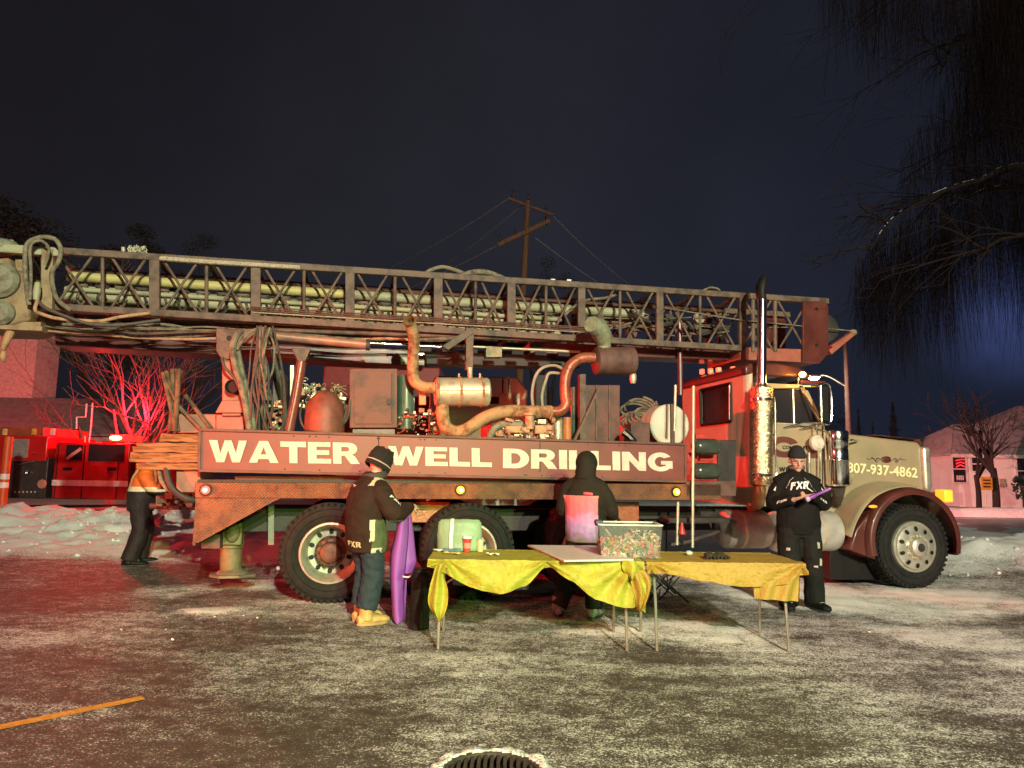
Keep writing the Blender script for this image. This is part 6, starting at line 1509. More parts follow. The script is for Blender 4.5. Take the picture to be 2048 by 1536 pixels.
mb=MB(); limb(mb,[J(0,0,.68),J(0,-.0,.80),J(0,-.02,.95),J(0,-.03,1.12),J(0,-.01,1.26),J(0,.03,1.36),J(0,.06,1.44)],[(.19,.165),(.21,.185),(.205,.185),(.215,.17),(.20,.15),(.13,.12),(.085,.09)],20)
for a,b,c_,w_ in ((shR,elR,wrR,1),(shL,elL,wrL,-1)): limb(mb,[a+V3((-.04*w_,0,0)),a+V3((.02*w_,0.01,-.04)),b,b*.35+c_*.65,c_*.96+b*.04],[(.085,.09),(.098,.098),(.092,.088),(.07,.07),(.05,.05)])
for q in (-1,1): limb(mb,[J(.02*q,.04,1.35),J(.12*q,.035,1.315),J(.205*q,.03,1.255)],[(.08,.085),(.085,.09),(.09,.095)])
def jm(c):
    if c.z<1.0 and abs(c.y+.055+.25*(c.z-.85)**2)<.022 and c.x>0 and c.z>.80: return 2
    if c.z<1.0 and c.y>-.05: return 1 if c.z>.735 or c.y>.05 else 2
    if 1.33<c.z<1.44 and abs(abs(c.x)-.115+ (1.44-c.z)*-.35)<.020 and c.y<.12: return 2
    return 0
CREAM=M('cream_panel',(.52,.46,.34),.65,0,.1)
jk1=fused(mb,'jacket',BJ,p1,.010,5,.024,.12,mats=[BJ,OJ,CREAM],group_fn=jm)
decal(letters_mesh('FXR',.1),jk1,'lettering',M('gold_print',(.62,.50,.28),.5),J(.0,-.22,.745),J(.15,-.14,.735),J(.0,-.22,.80),jk1)
tri=([(0,1),(.5,0),(1,1),(.82,.88),(.5,.25),(.18,.88)],[(0,1,4,5),(1,2,3,4),(0,5,3,2)],1.0)
decal(tri,jk1,'small_emblem',PRINT,J(-.04,-.2,1.33),J(.04,-.2,1.33),J(-.04,-.2,1.375),jk1)
decal(letters_mesh('FXR',.1),jk1,'sleeve_print',PRINT,J(.33,.04,1.24),J(.34,.16,1.14),J(.34,.07,1.27),jk1)
# hat: tall knit with a turned brim and pompom bulge
mb=MB(); hm=[hc+HR@V3((0,-.02,z)) for z in (.0,.03,.08,.13,.165,.18)]; mb.tube(hm,[(.098,.118),(.104,.124),(.106,.126),(.100,.118),(.075,.09),(.02,.03)],24,side=(1,0,0))
for k in range(7): a=2*pi*k/7; mb.sph(hc+HR@V3((cos(a)*.055,-.02+sin(a)*.07,.165)),(.035,.035,.03),10,8)
hat1=fused(mb,'hat',KN,p1,.009,3,.012,.03)
mb=MB(); mb.tube([hc+HR@V3((cos(a)*.098,-.02+sin(a)*.118,.0-.012*sin(a))) for a in [2*pi*k/28 for k in range(28)]],[(.012,.026)]*28,8,closed=True); mb.build('hat_brim',KN,hat1)
mb=MB(); mb.tube([hc+HR@V3((cos(a)*.106,-.02+sin(a)*.128,.026-.012*sin(a))) for a in [2*pi*k/28 for k in range(28)]],.006,6,closed=True); mb.build('hat_trim',M('trim_pale',(.5,.36,.3),.8),hat1)
mb=MB(); mb.tube([J(cos(a)*.10,.055+sin(a)*.10,1.425+.02*sin(a)) for a in [2*pi*k/24 for k in range(24)]],[(.022,.04)]*24,8,closed=True); mb.build('collar',M('collar_dark',(.05,.035,.03),.8),jk1)
mb=MB(); limb(mb,[J(0,0,.72),J(0,0,.80),J(0,0,.88)],[(.17,.13),(.18,.14),(.17,.13)],18)
for a,b,c_ in ((hipR,knR,anR),(hipL,knL,anL)): limb(mb,[a,(a+b)/2,b,(b+c_)/2,c_+V3((0,0,.06))],[(.11,.12),(.10,.11),(.09,.10),(.095,.10),(.09,.095)])
fused(mb,'jeans',JE,p1,.010,3,.030,.07)
TB=M('tan_boot',(.52,.33,.12),.65,0,.25,10,.3,60)
boots(p1,(TB,M('boot_sole_tan',(.38,.25,.11),.7),M('lace_brown',(.2,.12,.06),.8)),(anR,anL),((.1,1),(-.05,1)),.20,1.1)

# ===== hooded person behind the table
g=G(1178,1236); p2=thing('person','hooded person in a dark jacket with a pink and purple back panel behind the table','person',(g.x-.03,g.y+.1,0),radians(-22))
HJ=M('hood_dark',(.020,.015,.011),.8,0,.25,8,.3,150,spec=.2)
hipR,hipL=J(.09,0,.88),J(-.09,0,.88); knR,knL=J(.10,.0,.48),J(-.13,.05,.48); anR,anL=J(.11,-.06,.09),J(-.26,-.10,.09)
shR,shL=J(.185,0,1.30),J(-.185,0,1.30); elR,elL=J(.26,.08,1.08),J(-.26,.06,1.08); wrR,wrL=J(.20,.33,1.0),J(-.18,.32,1.0)
mb=MB(); hc=J(.0,.06,1.57); HR=Matrix.Rotation(radians(-12),3,'Z')@Matrix.Rotation(radians(-14),3,'X'); P=head_mb(mb,hc,HR,.23); limb(mb,[J(0,0,1.38),J(0,.02,1.44),J(0,.04,1.52)],[(.058,.06),(.052,.055),(.05,.055)])
limb(mb,[J(0,0,.86),J(0,0,1.0),J(0,.0,1.2),J(0,0,1.38)],[(.14,.10),(.13,.10),(.15,.10),(.10,.07)])
for a,b,c_ in ((hipR,knR,anR),(hipL,knL,anL)): limb(mb,[a,b,c_],[(.08,.09),(.055,.06),(.04,.045)])
for a,b,c_ in ((shR,elR,wrR),(shL,elL,wrL)): limb(mb,[a,b,c_],[(.05,.05),(.04,.042),(.026,.026)])
hand_mb(mb,wrR,(-.1,.95,-.2),(-.3,0,-.8),.5,-1); hand_mb(mb,wrL,(.1,.95,-.2),(.3,0,-.8),.5,1)
fused(mb,'body',SKIN,p2,.006,3)
for q in (-1,1): mb=MB(); mb.sph(P(.031*q,.082,.012),(.012,.006,.006),10,6,HR); mb.build('eye',EYE,p2)
mb=MB(); mb.tube([P(-.022,.094,-.052),P(.022,.094,-.052)],.0045,6); mb.build('mouth',LIP,p2)
mb=MB(); limb(mb,[J(0,0,.76),J(0,0,.88),J(0,-.0,1.05),J(0,-.01,1.22),J(0,0,1.34),J(0,.0,1.42),J(0,.03,1.48)],[(.20,.15),(.215,.165),(.215,.16),(.225,.15),(.20,.13),(.13,.11),(.10,.10)],20)
for a,b,c_,w_ in ((shR,elR,wrR,1),(shL,elL,wrL,-1)): limb(mb,[a+V3((-.04*w_,0,0)),a+V3((.02*w_,0,-.04)),b,b*.35+c_*.65,c_*.96+b*.04],[(.08,.085),(.09,.09),(.082,.08),(.066,.066),(.05,.05)])
for q in (-1,1): limb(mb,[J(.02*q,.01,1.39),J(.12*q,.0,1.355),J(.20*q,.0,1.29)],[(.075,.085),(.08,.09),(.085,.09)])
def pm(c):
    return 1 if (c.y<-.035 and abs(c.x+.02)<.19-.02*(1.2-c.z) and .74<c.z<1.245) else 0
BP=bpy.data.materials.new('pink_purple_print'); BP.use_nodes=True; nt_=BP.node_tree; b_=nt_.nodes['Principled BSDF']; b_.inputs['Roughness'].default_value=.6
tc_=nt_.nodes.new('ShaderNodeTexCoord'); sp_=nt_.nodes.new('ShaderNodeSeparateXYZ'); nt_.links.new(tc_.outputs['Object'],sp_.inputs[0]); nz_=nt_.nodes.new('ShaderNodeTexNoise'); nz_.inputs['Scale'].default_value=9; nz_.inputs['Detail'].default_value=5; nt_.links.new(tc_.outputs['Object'],nz_.inputs[0])
m1=nt_.nodes.new('ShaderNodeMath'); m1.operation='MULTIPLY_ADD'; m1.inputs[1].default_value=.42; nt_.links.new(nz_.outputs[0],m1.inputs[0]); nt_.links.new(sp_.outputs['Z'],m1.inputs[2])
mr_=nt_.nodes.new('ShaderNodeMapRange'); mr_.inputs['From Min'].default_value=.95; mr_.inputs['From Max'].default_value=1.45; nt_.links.new(m1.outputs[0],mr_.inputs[0])
cr_=nt_.nodes.new('ShaderNodeValToRGB'); nt_.links.new(mr_.outputs[0],cr_.inputs[0]); e=cr_.color_ramp.elements; e[0].position=0; e[0].color=(.14,.16,.07,1); e[1].position=1; e[1].color=(.72,.16,.16,1)
for ps,cl in ((.14,(.20,.16,.22,1)),(.36,(.36,.22,.50,1)),(.56,(.55,.20,.42,1)),(.76,(.72,.13,.20,1))): k=cr_.color_ramp.elements.new(ps); k.color=cl
nt_.links.new(cr_.outputs[0],b_.inputs['Base Color'])
jk2=fused(mb,'jacket',HJ,p2,.010,5,.018,.14,mats=[HJ,BP],group_fn=pm)
sub=([(a*.25,b*.25) for b in range(5) for a in range(5)],[(r*5+c_,r*5+c_+1,r*5+c_+6,r*5+c_+5) for r in range(4) for c_ in range(4)],1.0)
decal(sub,jk2,'red_tag',M('red_tag_cloth',(.75,.06,.10),.6),J(.03,-.2,1.262),J(.14,-.19,1.262),J(.03,-.2,1.292),jk2)
mb=MB(); mb.sph(hc+HR@V3((0,-.015,.012)),(.115,.130,.135),20,14,HR); mb.tube([J(0,-.01,1.40),J(0,.0,1.47),J(0,.03,1.54)],[(.12,.11),(.105,.11),(.10,.115)],16); mb.sph(hc+HR@V3((0,.06,.02)),(.09,.075,.115),14,10,HR)
fused(mb,'hood',HJ,jk2,.009,5,.01,.09)
mb=MB(); limb(mb,[J(0,0,.74),J(0,0,.82),J(0,0,.9)],[(.17,.13),(.18,.14),(.17,.13)],18)
for a,b,c_ in ((hipR,knR,anR),(hipL,knL,anL)): limb(mb,[a,(a+b)/2,b,(b+c_)/2,c_+V3((0,0,0))],[(.11,.12),(.10,.11),(.09,.10),(.095,.10),(.09,.095)])
fused(mb,'trousers',FXP,p2,.011,4,.022,.12)
boots(p2,(M('boot_green_grey',(.16,.18,.15),.6,0,.3,10,.3),M('rubber_sole',(.03,.03,.028)),GALV),(anR,anL),((.1,1),(-.3,1)),.2,1.1)

# ===== person in an orange vest behind the stacked timbers
g=G(272,1130); p4=thing('person','person in an orange safety vest and dark trousers behind the stacked timbers','person',(g.x,g.y,0),radians(-65))
p4.scale=(1.22,1.15,1)
VO=M('vest_orange',(.8,.14,.02),.6,0,.15,8,.2,80); VY=M('vest_stripe',(.75,.68,.42),.35,0,.1,20,.1); DJ=M('work_jacket',(.02,.014,.013),.75,0,.25,8,.25,120); WP=M('work_trousers',(.014,.006,.008),.75,0,.3,8,.3,120)
hipR,hipL=J(.10,0,.92),J(-.10,0,.92); knR,knL=J(.12,.02,.50),J(-.12,.08,.50); anR,anL=J(.14,-.08,.09),J(-.12,.02,.09)
shR,shL=J(.19,.04,1.35),J(-.19,.04,1.35); elR,elL=J(.28,.14,1.14),J(-.27,.16,1.14); wrR,wrL=J(.2,.38,1.1),J(-.2,.38,1.1)
mb=MB(); hc=J(0,.12,1.63); HR=Matrix.Rotation(radians(-20),3,'X'); P=head_mb(mb,hc,HR,.235); limb(mb,[J(0,.04,1.42),J(0,.06,1.5),J(0,.1,1.57)],[(.058,.06),(.052,.055),(.05,.055)])
limb(mb,[J(0,0,.9),J(0,0,1.05),J(0,.02,1.25),J(0,.04,1.42)],[(.14,.10),(.13,.10),(.15,.10),(.10,.07)])
for a,b,c_ in ((hipR,knR,anR),(hipL,knL,anL)): limb(mb,[a,b,c_],[(.08,.09),(.058,.06),(.04,.045)])
for a,b,c_ in ((shR,elR,wrR),(shL,elL,wrL)): limb(mb,[a,b,c_],[(.05,.05),(.04,.042),(.027,.027)])
hand_mb(mb,wrR,(-.1,.9,.1),(-.5,0,-.5),.6,-1); hand_mb(mb,wrL,(.1,.9,.1),(.5,0,-.5),.6,1)
fused(mb,'body',SKIN,p4,.007,3)
for q in (-1,1): mb=MB(); mb.sph(P(.031*q,.082,.012),(.012,.006,.006),10,6,HR); mb.build('eye',EYE,p4)
mb=MB(); mb.tube([P(-.022,.094,-.052),P(.022,.094,-.052)],.0045,6); mb.build('mouth',LIP,p4)
mb=MB(); mb.sph(hc+HR@V3((0,-.01,.045)),(.092,.11,.1),20,12,HR); mb.build('hat',KN,p4)
mb=MB(); limb(mb,[J(0,0,.80),J(0,0,.92),J(0,0,1.08),J(0,.02,1.26),J(0,.04,1.40),J(0,.06,1.5)],[(.20,.16),(.215,.175),(.22,.17),(.225,.16),(.19,.13),(.09,.09)],20)
for a,b,c_,w_ in ((shR,elR,wrR,1),(shL,elL,wrL,-1)): limb(mb,[a+V3((-.04*w_,0,0)),a+V3((.02*w_,0,-.04)),b,b*.35+c_*.65,c_*.96+b*.04],[(.08,.085),(.09,.09),(.082,.08),(.066,.066),(.05,.05)])
for q in (-1,1): limb(mb,[J(.02*q,.05,1.44),J(.12*q,.045,1.405),J(.205*q,.04,1.34)],[(.075,.085),(.08,.09),(.085,.09)])
def vm(c):
    if c.z<1.10: return 0
    if 1.10<=c.z<1.165: return 2
    if abs(abs(c.x)-.1)<.025 and c.z>1.16: return 2
    return 1
fused(mb,'jacket',DJ,p4,.012,5,.022,.12,mats=[DJ,VO,VY],group_fn=vm)
mb=MB(); limb(mb,[J(0,0,.78),J(0,0,.86),J(0,0,.96)],[(.17,.13),(.19,.15),(.17,.13)],18)
for a,b,c_ in ((hipR,knR,anR),(hipL,knL,anL)): limb(mb,[a,(a+b)/2,b,(b+c_)/2,c_+V3((0,0,0))],[(.115,.125),(.105,.115),(.10,.105),(.10,.105),(.10,.11)])
fused(mb,'trousers',WP,p4,.012,4,.028,.13)
boots(p4,(BLACK,M('rubber_sole',(.03,.03,.028)),VY),(anR,anL),((.2,1),(-.1,1)),.16,1.15)

# ------------------------------------------------------------------ folding tables with yellow cloths
z_t=.74
LF=G(856,1119,z_t); TF=Frame((LF.x,LF.y,0),1.5)
def tt(px,py,v=0): return TF.hit(px,py,v)
def top(px,py,z=z_t): return TF.loc(G(px,py,z))
U_end1=tt(1288,1130).x; U0b=U_end1+.015; U_end2=tt(1610,1140).x
ang=TF.a; TABM=M('table_top_grey',(.5,.48,.42),.6); LEGM=M('table_leg_grey',(.30,.29,.24),.4,.6,.2)
DEP=.76
def table(u0,u1,lab,zz):
    o=TF.w(V3((u0,.05,0))); tb=thing('folding_table',lab,'table',o,ang,'folding tables under the yellow cloths'); L_=u1-u0
    mb=MB(); mb.boxb(.0,L_,-.02,DEP-.05,zz-.04,zz); mb.build('tabletop',TABM,tb,bevel=.015)
    for x,dx in ((.10,.04),(L_-.14,-.04)):
        for y in (.05,DEP-.14):
            mb=MB(); yy=y-.05 if y<.3 else y+.04
            mb.tube(bez([(x,y+(.08 if y<.3 else -.08),zz-.05),(x,y,zz-.30),(x+dx*0,yy,.0)],5),.0135,8); mb.build('leg',LEGM,tb)
        mb=MB(); mb.tube([(x,.06,zz-.28),(x,DEP-.15,zz-.28)],.011,8); mb.tube([(x,DEP/2,zz-.28),(x+(.35 if dx>0 else -.35),DEP/2,zz-.05)],.009,8); mb.build('leg_brace',LEGM,tb)
    return tb
table(0,U_end1,'longer left folding table with thin grey legs under the yellow swagged cloth',z_t)
table(U0b,U_end2,'right folding table reaching toward the person in black under a yellow cloth',z_t)
CLO=M('yellow_cloth_green_lit',(.36,.34,.03),.62,0,.12,6,.8,38,c2=(.30,.23,.02),mix=.45); CLO2=M('mustard_cloth',(.36,.235,.035),.62,0,.12,6,.8,38,c2=(.32,.20,.025),mix=.42)  # left cloth's lime tint puts the green light into its yellow
b_=CLO.node_tree.nodes['Principled BSDF']
def hemz(tab,u):
    for (a,za),(b,zb) in zip(tab,tab[1:]):
        if u<=b: s_=(u-a)/(b-a) if b>a else 0; s_=s_*s_*(3-2*s_)*.5+s_*.5; return za+(zb-za)*max(0,min(1,s_))
    return tab[-1][1]
def cloth(name,lab,u0,u1,hem,mat,seed,gath):
    rs=random.Random(seed); o=TF.w(V3((u0,0,0))); hm=[(tt(x,y,-.01).x-u0, tt(x,y,-.01).z) for x,y in hem]; L_=u1-u0
    zt=z_t+.006
    def wr_(x,y): return .006*mn.noise(V3((x*7+seed,y*9,1)))+.003*mn.noise(V3((x*25,y*6,seed)))
    mb=MB(); mb.grid(lambda a,b:(a*L_, -.012+b*(DEP+.0)+.004*sin(a*40), zt+max(-.003,wr_(a*L_,b*DEP)) - (.0 if b<1 else .03)),120,30)
    root=mb.build(name,mat,None); root.location=o; root.rotation_euler=(0,0,ang); tag(root,lab,'tablecloth','yellow plastic tablecloths')
    mb=MB()
    def drape(a,b):
        x=a*L_; zb=hemz(hm,x); zz=zt+wr_(x,0)-(zt-zb)*b; dd=(zt-zb)
        g_=0
        for (gx,gs,gw) in gath:
            gx_=gx-u0; r=(x-gx_); th=atan2(b*dd*1.0+.02,abs(r)+.03); g_+=gw*sin(th*gs+gx_*7)*min(1,b*2.5)*math.exp(-(r/.45)**2)
        y=-.018-.028*sin(min(1,b*1.4)*pi*.5)-.05*b*dd+g_*.03+.012*mn.noise(V3((x*9+seed,b*3,2)))*b+.02*sin(x*26+b*3+seed)*b*b*min(1,dd*4)+.006*mn.noise(V3((x*38,b*9+seed,3)))+.004*mn.noise(V3((x*20+b*25,b*22,seed)))
        return (x,y,zz)
    mb.grid(drape,150,26); mb.build('drape',mat,root)
    mb=MB(); mb.grid(lambda a,b:(a*L_, DEP-.012+.02*sin(b*pi*.5)+.008*sin(a*50)*b, zt-.14*b),80,6); mb.build('back_drape',mat,root)
    return root
c1=cloth('tablecloth','yellow plastic cloth, tinted for green light, knotted up in two swags over the left table',0,U_end1,[(856,1132),(880,1140),(893,1146),(940,1174),(1000,1186),(1050,1172),(1090,1134),(1100,1134),(1140,1160),(1190,1197),(1250,1214),(1275,1214),(1290,1224)],CLO,3,[(tt(893,1130).x,9,1.0),(tt(1092,1130).x,8,1.0),(tt(1262,1140).x,11,1.2)])
c2=cloth('tablecloth','mustard-yellow plastic cloth hanging in one shallow swag over the right table',U0b,U_end2,[(1290,1146),(1330,1146),(1400,1160),(1480,1172),(1540,1172),(1570,1165),(1600,1150),(1612,1148)],CLO2,9,[(tt(1300,1130).x,10,.7),(tt(1600,1140).x,9,.8)])
def hang_piece(par,u0,outline,v,mat,name,fold=18):
    pts=[tt(x,y,v) for x,y in outline]; xs=[p.x for p in pts]; zs=[p.z for p in pts]; mb=MB()
    # scan-filled sheet between a left and a right edge, listed top to bottom
    n=len(outline)//2; Lf=pts[:n]; Rt=pts[n:][::-1]
    Lb=bez(Lf,5); Rb=bez(Rt,5)
    def fn(a,b):
        k=a*(len(Lb)-1); i=min(int(k),len(Lb)-2); f_=k-i; l=Lb[i]*(1-f_)+Lb[i+1]*f_; r=Rb[i]*(1-f_)+Rb[i+1]*f_; p=l*(1-b)+r*b
        return (p.x-u0, p.y+.022*sin(b*fold+a*2)*min(1,a*3+.2)-.02*sin(b*pi), p.z)
    mb.grid(fn,30,24); mb.build(name,mat,par)
hang_piece(c1,0,[(872,1126),(866,1150),(858,1180),(857,1212),(879,1243),(880,1243),(894,1215),(896,1180),(888,1150),(894,1126)],-.055,CLO,'knotted_tail',9)
hang_piece(c1,0,[(1254,1140),(1262,1165),(1270,1190),(1272,1206),(1276,1222),(1282,1222),(1296,1200),(1303,1168),(1298,1152),(1288,1140)],-.06,CLO2,'knotted_tail',12)
hang_piece(c1,0,[(1246,1120),(1244,1132),(1248,1142),(1262,1160),(1264,1162),(1276,1150),(1278,1138),(1272,1122)],-.07,CLO,'knot',6)
hang_piece(c2,U0b,[(1510,1168),(1509,1178),(1510,1190),(1512,1197),(1596,1203),(1598,1185),(1600,1165),(1600,1148)],-.03,CLO2,'hanging_corner',14)
# ---- things on and around the tables
def bx_box(px0,px1,pyb,v,h_,d_):
    a=tt(px0,pyb,v); b=tt(px1,pyb,v); return a,b
# clear bin with candy
bnp=top(1201,1119); bw=tt(1326,1118,bnp.y).x-bnp.x; BR_=radians(2)
bo=TF.w(V3((bnp.x+bw/2,bnp.y+.19,z_t+.012)))
bn=thing('candy_bin','clear plastic bin full of wrapped candy standing on the yellow table','bin',bo,ang-BR_)
def clear_mat():
    m=bpy.data.materials.new('clear_plastic'); m.use_nodes=True; N=m.node_tree.nodes; L=m.node_tree.links; N.clear(); o=N.new('ShaderNodeOutputMaterial'); a=N.new('ShaderNodeBsdfTransparent'); a.inputs[0].default_value=(.93,.94,.92,1); b=N.new('ShaderNodeBsdfGlossy'); b.inputs['Roughness'].default_value=.15; d=N.new('ShaderNodeBsdfDiffuse'); d.inputs[0].default_value=(.7,.7,.68,1)
    x=N.new('ShaderNodeMixShader'); x.inputs[0].default_value=.035; y=N.new('ShaderNodeMixShader'); y.inputs[0].default_value=.06; L.new(a.outputs[0],x.inputs[1]); L.new(d.outputs[0],x.inputs[2]); L.new(x.outputs[0],y.inputs[1]); L.new(b.outputs[0],y.inputs[2]); L.new(y.outputs[0],o.inputs[0]); return m
CLR=clear_mat(); hw,hd,hh=bw/2,.19,.285
mb=MB()
for s0,s1 in (((-1,-1),(1,-1)),((1,-1),(1,1)),((1,1),(-1,1)),((-1,1),(-1,-1))):
    f0=.93; mb.poly([(s0[0]*hw*f0,s0[1]*hd*f0,0),(s1[0]*hw*f0,s1[1]*hd*f0,0),(s1[0]*hw,s1[1]*hd,hh),(s0[0]*hw,s0[1]*hd,hh)])
mb.poly([(-hw*.93,-hd*.93,.002),(hw*.93,-hd*.93,.002),(hw*.93,hd*.93,.002),(-hw*.93,hd*.93,.002)])
mb.build('shell',CLR,bn,solid=.003,smooth=0)
mb=MB(); RIMM=M('bin_rim',(.62,.62,.6),.35,0,.08)
for a,b in (((-hw,-hd),(hw,-hd)),((hw,-hd),(hw,hd)),((hw,hd),(-hw,hd)),((-hw,hd),(-hw,-hd))): mb.beam((a[0],a[1],hh),(b[0],b[1],hh),.022,.014)
mb.build('rim',RIMM,bn,bevel=.004)
mb=MB(); mb.boxb(-hw-.02,-hw+.05,-.05,.05,hh-.02,hh+.03); mb.build('latch',M('latch_blue',(.03,.04,.07),.4),bn,bevel=.008)
cm=[M('candy%d'%i,c_,.3,0,.1,20,.1,coat=.3) for i,c_ in enumerate(((.50,.05,.05),(.55,.46,.34),(.25,.28,.08),(.6,.2,.06),(.08,.18,.13),(.60,.14,.22),(.70,.58,.06),(.35,.30,.24),(.10,.09,.12)))]
rs=random.Random(77); mb=MB()
for i in range(900):
    k_=rs.random(); z=rs.uniform(.012,.215)
    f_=.93+.07*z/hh
    x=rs.uniform(-1,1)*(hw*f_-.02); y=rs.uniform(-1,1)*(hd*f_-.02)
    if rs.random()<.55: y=-(hd*f_-.02)+rs.uniform(0,.05)
    if z>.17+.04*sin(x*9)+.02*sin(y*15): z-=.06
    mb.m=rs.choices(range(9),(3,6,1,2,3,2,1,5,2))[0]; r=rs.uniform(.011,.021); rot=Matrix.Rotation(rs.uniform(0,6.3),3,V3((rs.gauss(0,1),rs.gauss(0,1),rs.gauss(0,1))).normalized())
    if rs.random()<.5:
        c_=V3((x,y,z)); mb.tube([c_+rot@V3((-.026,0,0)),c_+rot@V3((-.014,0,0)),c_+rot@V3((-.012,0,0)),c_+rot@V3((.012,0,0)),c_+rot@V3((.014,0,0)),c_+rot@V3((.026,0,0))],[.010,.003,r*.8,r*.8,.003,.010],6)
    else: mb.box((x,y,z),(r*2.6,r*1.8,r*.7),rot)
cd_=mb.build('candy',cm,None,smooth=0); cd_.location=bo; cd_.rotation_euler=(0,0,ang-BR_); cd_['kind']='stuff'; tag(cd_,'mixed wrapped candy filling the clear plastic bin','candy')
# lid lying flat
q0=[top(1055,1093,z_t+.012),top(1128,1124,z_t+.012),top(1268,1122,z_t+.012),top(1190,1094,z_t+.012)]
cen=(q0[0]+q0[1]+q0[2]+q0[3])/4; lo=TF.w(V3((cen.x,cen.y,z_t+.01)))
mb=MB(); mb.prism([V3((p.x-cen.x,p.y-cen.y,0)) for p in (q0[1],q0[2],q0[3],q0[0])],(0,0,.018)); ld=mb.build('bin_lid',M('lid_milky',(.60,.52,.48),.5,0,.1,8,.1),None,bevel=.006); ld.location=lo; ld.rotation_euler=(0,0,ang); tag(ld,'flat milky plastic lid lying left of the candy bin','lid')
# paper cup, tan canister
def round_thing(name,lab,cat,px,pyb,prof,mat,extra=(),zz=z_t+.008):
    p=G(px,pyb,zz); r=thing(name,lab,cat,(p.x,p.y,zz)); 
    for nm,pr,mt in ((extra) or ()): mb=MB(); mb.lathe(pr,(0,0,0),(0,0,1),28); mb.build(nm,mt,r)
    return r
ct=round_thing('coffee_cup','red paper coffee cup with a white lid on the left table','cup',934,1104,None,None,(('cup_body',[(0,0),(.029,0),(.041,.125),(.0,.125)],M('cup_red',(.55,.04,.03),.45)),('lid',[(.043,.122),(.044,.13),(.041,.134),(.038,.146),(0,.144)],M('lid_white',(.8,.78,.75),.4)),('cup_band',[(.0325,.035),(.0335,.035),(.0375,.085),(.0365,.085)],M('cup_band_pale',(.6,.25,.2),.5))))
round_thing('drink_can','small tan can without label next to the red cup','can',960,1103,None,None,(('can_body',[(0,0),(.028,0),(.031,.005),(.031,.105),(.027,.112),(0,.11)],M('can_tan',(.62,.48,.26),.4,.1)),('can_rim',[(.027,.108),(.03,.112),(.027,.116)],GALV)))
cp=round_thing('plastic_cup','crumpled clear plastic cup lying between the bin and the gloves','cup',1378,1110,None,None,(('cup_body',[(.02,0),(.035,.015),(.03,.03),(.012,.04)],M('clear_grey',(.6,.58,.5),.2,0,.1,20,.5)),))
# gloves
gl=thing('glove_pair','pair of dark crumpled gloves on the right table','gloves',G(1430,1112,z_t+.01))
def GW(px,py,z): return G(px,py,z)
for cx in (1420,1442):
    mb=MB(); b0=GW(cx,1112,z_t+.03)
    mb.sph(b0,(.055,.045,.028),14,8)
    for k in range(4): mb.tube([b0+V3((-.03+.02*k,-.01,.0)),b0+V3((-.045+.03*k,-.06,-.005)),b0+V3((-.05+.033*k,-.095,-.012))],[.013,.012,.009],8)
    mb.tube([b0+V3((.04,0,0)),b0+V3((.075,-.02,-.008))],[.014,.01],8); mb.sph(b0+V3((.0,.04,.005)),(.05,.03,.03),12,8)
    for v in mb.v: v[:]=gl.matrix_basis.inverted()@v
    fused(mb,'glove',M('glove_dark',(.035,.028,.02),.75,0,.4,20,.4),gl,.006,2,.012,.03)
# papers and scraps at the left end of the table
for i,(px,py,w_,d_,r_,c_,lab) in enumerate(((880,1102,.13,.09,.3,(.75,.74,.62),'crumpled white paper scrap at the left end of the table'),(905,1108,.16,.06,-.2,(.62,.45,.10),'small orange-yellow wrapper in front of the white paper scrap'),(985,1110,.12,.05,.1,(.7,.66,.5),'thin pale wrapper lying right of the tan can'))):
    p=G(px,py,z_t+.012); mb=MB(); mb.grid(lambda a,b:((a-.5)*w_,(b-.5)*d_,.012+.018*mn.noise(V3((a*4+i,b*4,i*3)))),10,8); o=mb.build('wrapper',M('wrap%d'%i,c_,.5),None,solid=.001); o.location=p; o.rotation_euler=(0,0,r_); tag(o,lab,'wrapper')
# pale green bag
bg_=top(922,1094); g0=TF.w(V3((bg_.x,min(bg_.y,DEP-.14),z_t+.01)))
bag=thing('storage_bag','pale green bag with a white strap standing behind the red cup','bag',g0,ang)
bwid=88/F*g0.y/2
mb=MB(); mb.tube([(0,0,.0),(0,0,.03),(0,0,.15),(0,0,.255),(0,0,.285)],[(bwid*.95,.09),(bwid,.10),(bwid*1.0,.095),(bwid*.97,.06),(bwid*.85,.03)],32,side=(1,0,0)); fused(mb,'bag_body',M('bag_green',(.22,.32,.20),.55,0,.1,6,.2,30),bag,.008,4,.014,.1)
mb=MB(); mb.tube([(-bwid*.35,-.105,.01),(-bwid*.35,-.108,.15),(-bwid*.33,-.08,.25),(-bwid*.33,-.02,.29)],[(.016,.003)]*4,8,side=(1,0,0)); mb.build('strap',PRINT,bag)
mb=MB(); mb.boxb(-bwid*.7,bwid*.1,-.135,-.11,.0,.03); mb.build('buckle_strip',M('blue_strip',(.06,.12,.2),.4),bag,bevel=.004)
# black tall bag standing on the ground
g0=G(838,1258); rb=thing('chair_bag','tall black cylindrical carry bag standing on the snow left of the table','bag',(g0.x,g0.y,0))
mb=MB(); mb.tube([(0,0,.0),(0,0,.02),(0,0,.2),(0.005,0,.4),(0,0,.50),(0,0,.535),(.0,0,.56)],[.085,.094,.095,.093,.088,.06,.065],24); fused(mb,'bag_body',M('bag_black',(.008,.010,.006),.7,0,.3,8,.3,spec=.3),rb,.008,3,.018,.09)
mb=MB(); mb.tube([(cos(a)*.064,sin(a)*.064,.535) for a in [2*pi*k/20 for k in range(20)]],.006,6,closed=True); mb.build('drawstring',DARK,rb)
mb=MB(); mb.tube(bez([(.06,-.075,.1),(.05,-.115,.25),(.06,-.08,.42)],6),[(.014,.003)]*13,8); mb.build('strap',DARK,rb)
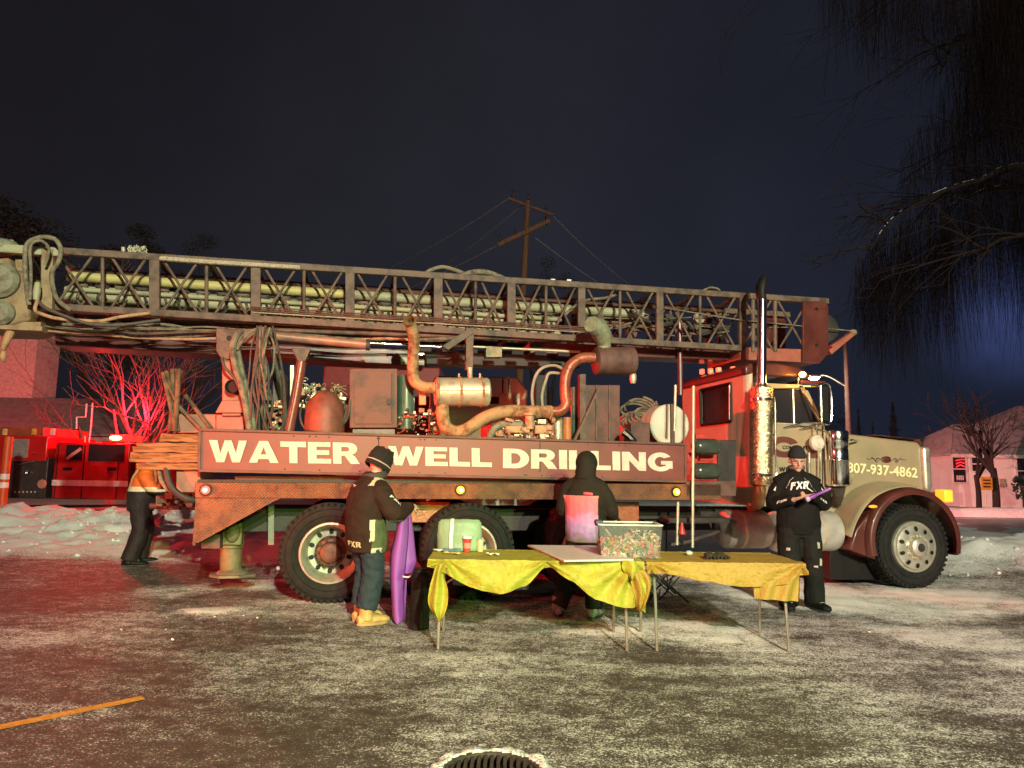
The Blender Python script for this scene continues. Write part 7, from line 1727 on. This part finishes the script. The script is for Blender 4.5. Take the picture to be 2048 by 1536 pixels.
# purple folded sheet held by the left person
PU=M('purple_sheet',(.30,.085,.42),.62,0,.08,3,.08,20); YS=(G(805,1246)).y
ps=thing('purple_sheet','tall purple folded sheet stood on the ground and held by the person in brown','sheet',G(800,1246))
def Wz(x,y,Y): return W(x,y,Y)
def slab(lft,rgt,Y,name,bulge,parent,mat,th=.012):
    Lb=bez([W(x,y,Y) for x,y in lft],6); Rb=bez([W(x,y,Y) for x,y in rgt],6)
    def fn(a,b):
        k=a*(len(Lb)-1); i=min(int(k),len(Lb)-2); f_=k-i; l=Lb[i]*(1-f_)+Lb[i+1]*f_; r=Rb[i]*(1-f_)+Rb[i+1]*f_; p=l*(1-b)+r*b; p.y-=bulge*sin(b*pi); return p
    mb=MB(); mb.grid(fn,30,12); return mb.build(name,mat,parent,world=True,solid=th)
slab([(800,1030),(790,1075),(782,1110),(781,1150),(784,1200),(787,1236),(793,1243)],[(816,1030),(816,1075),(812,1120),(808,1160),(807,1200),(808,1236),(803,1243)],YS,'left_flap',.10,ps,PU)
rf=slab([(800,1025),(795,1055),(797,1080),(798,1110),(799,1130),(801,1144)],[(821,1025),(826,1060),(829,1090),(831,1110),(832,1125),(824,1146)],YS+.09,'right_flap',.08,ps,PU)
mb=MB(); mb.tube(bez([W(797,1142,YS),W(804,1152,YS-.03),W(818,1154,YS-.02),W(826,1148,YS+.03)],5),.009,8); mb.build('white_edge',PRINT,ps,world=True)
mb=MB(); mb.tube([W(812,1152,YS+.05),W(808,1240,YS+.02)],.012,8); mb.build('rolled_edge',PU,ps,world=True)
# folded camp chair behind the table
g0=G(1325,1212); ch=thing('camp_chair','black wire-legged folding camp chair half folded behind the tables','chair',(g0.x,g0.y+.15,0))
cb_=ch.location; k=0
pts=[((1300,1140),(1378,1208)),((1376,1205),(1318,1150)),((1300,1150),(1345,1190)),((1296,1168),(1362,1140)),((1298,1208),(1338,1142)),((1300,1185),(1352,1150)),((1334,1145),(1336,1188)),((1312,1135),(1300,1200)),((1352,1135),(1330,1190)),((1296,1140),(1352,1188)),((1318,1200),(1362,1150))]
for i,(a,b) in enumerate(pts):
    Yc=cb_[1]+(-.12 if i%2 else .12); A=W(a[0],a[1],Yc); B=W(b[0],b[1],Yc+(.1 if i%3 else -.1)); 
    for q in (A,B): q.z=max(q.z,.01)
    mb=MB(); mb.tube([A,B],.008,7); mb.build('frame_rod',BLACK,ch,world=True)
mb=MB(); mb.grid(lambda a,b:(cb_[0]-.22+a*.42,cb_[1]-.1+b*.3,.46-.06*sin(a*pi)),10,6); mb.build('seat',BLACK,ch,world=True,solid=.006)
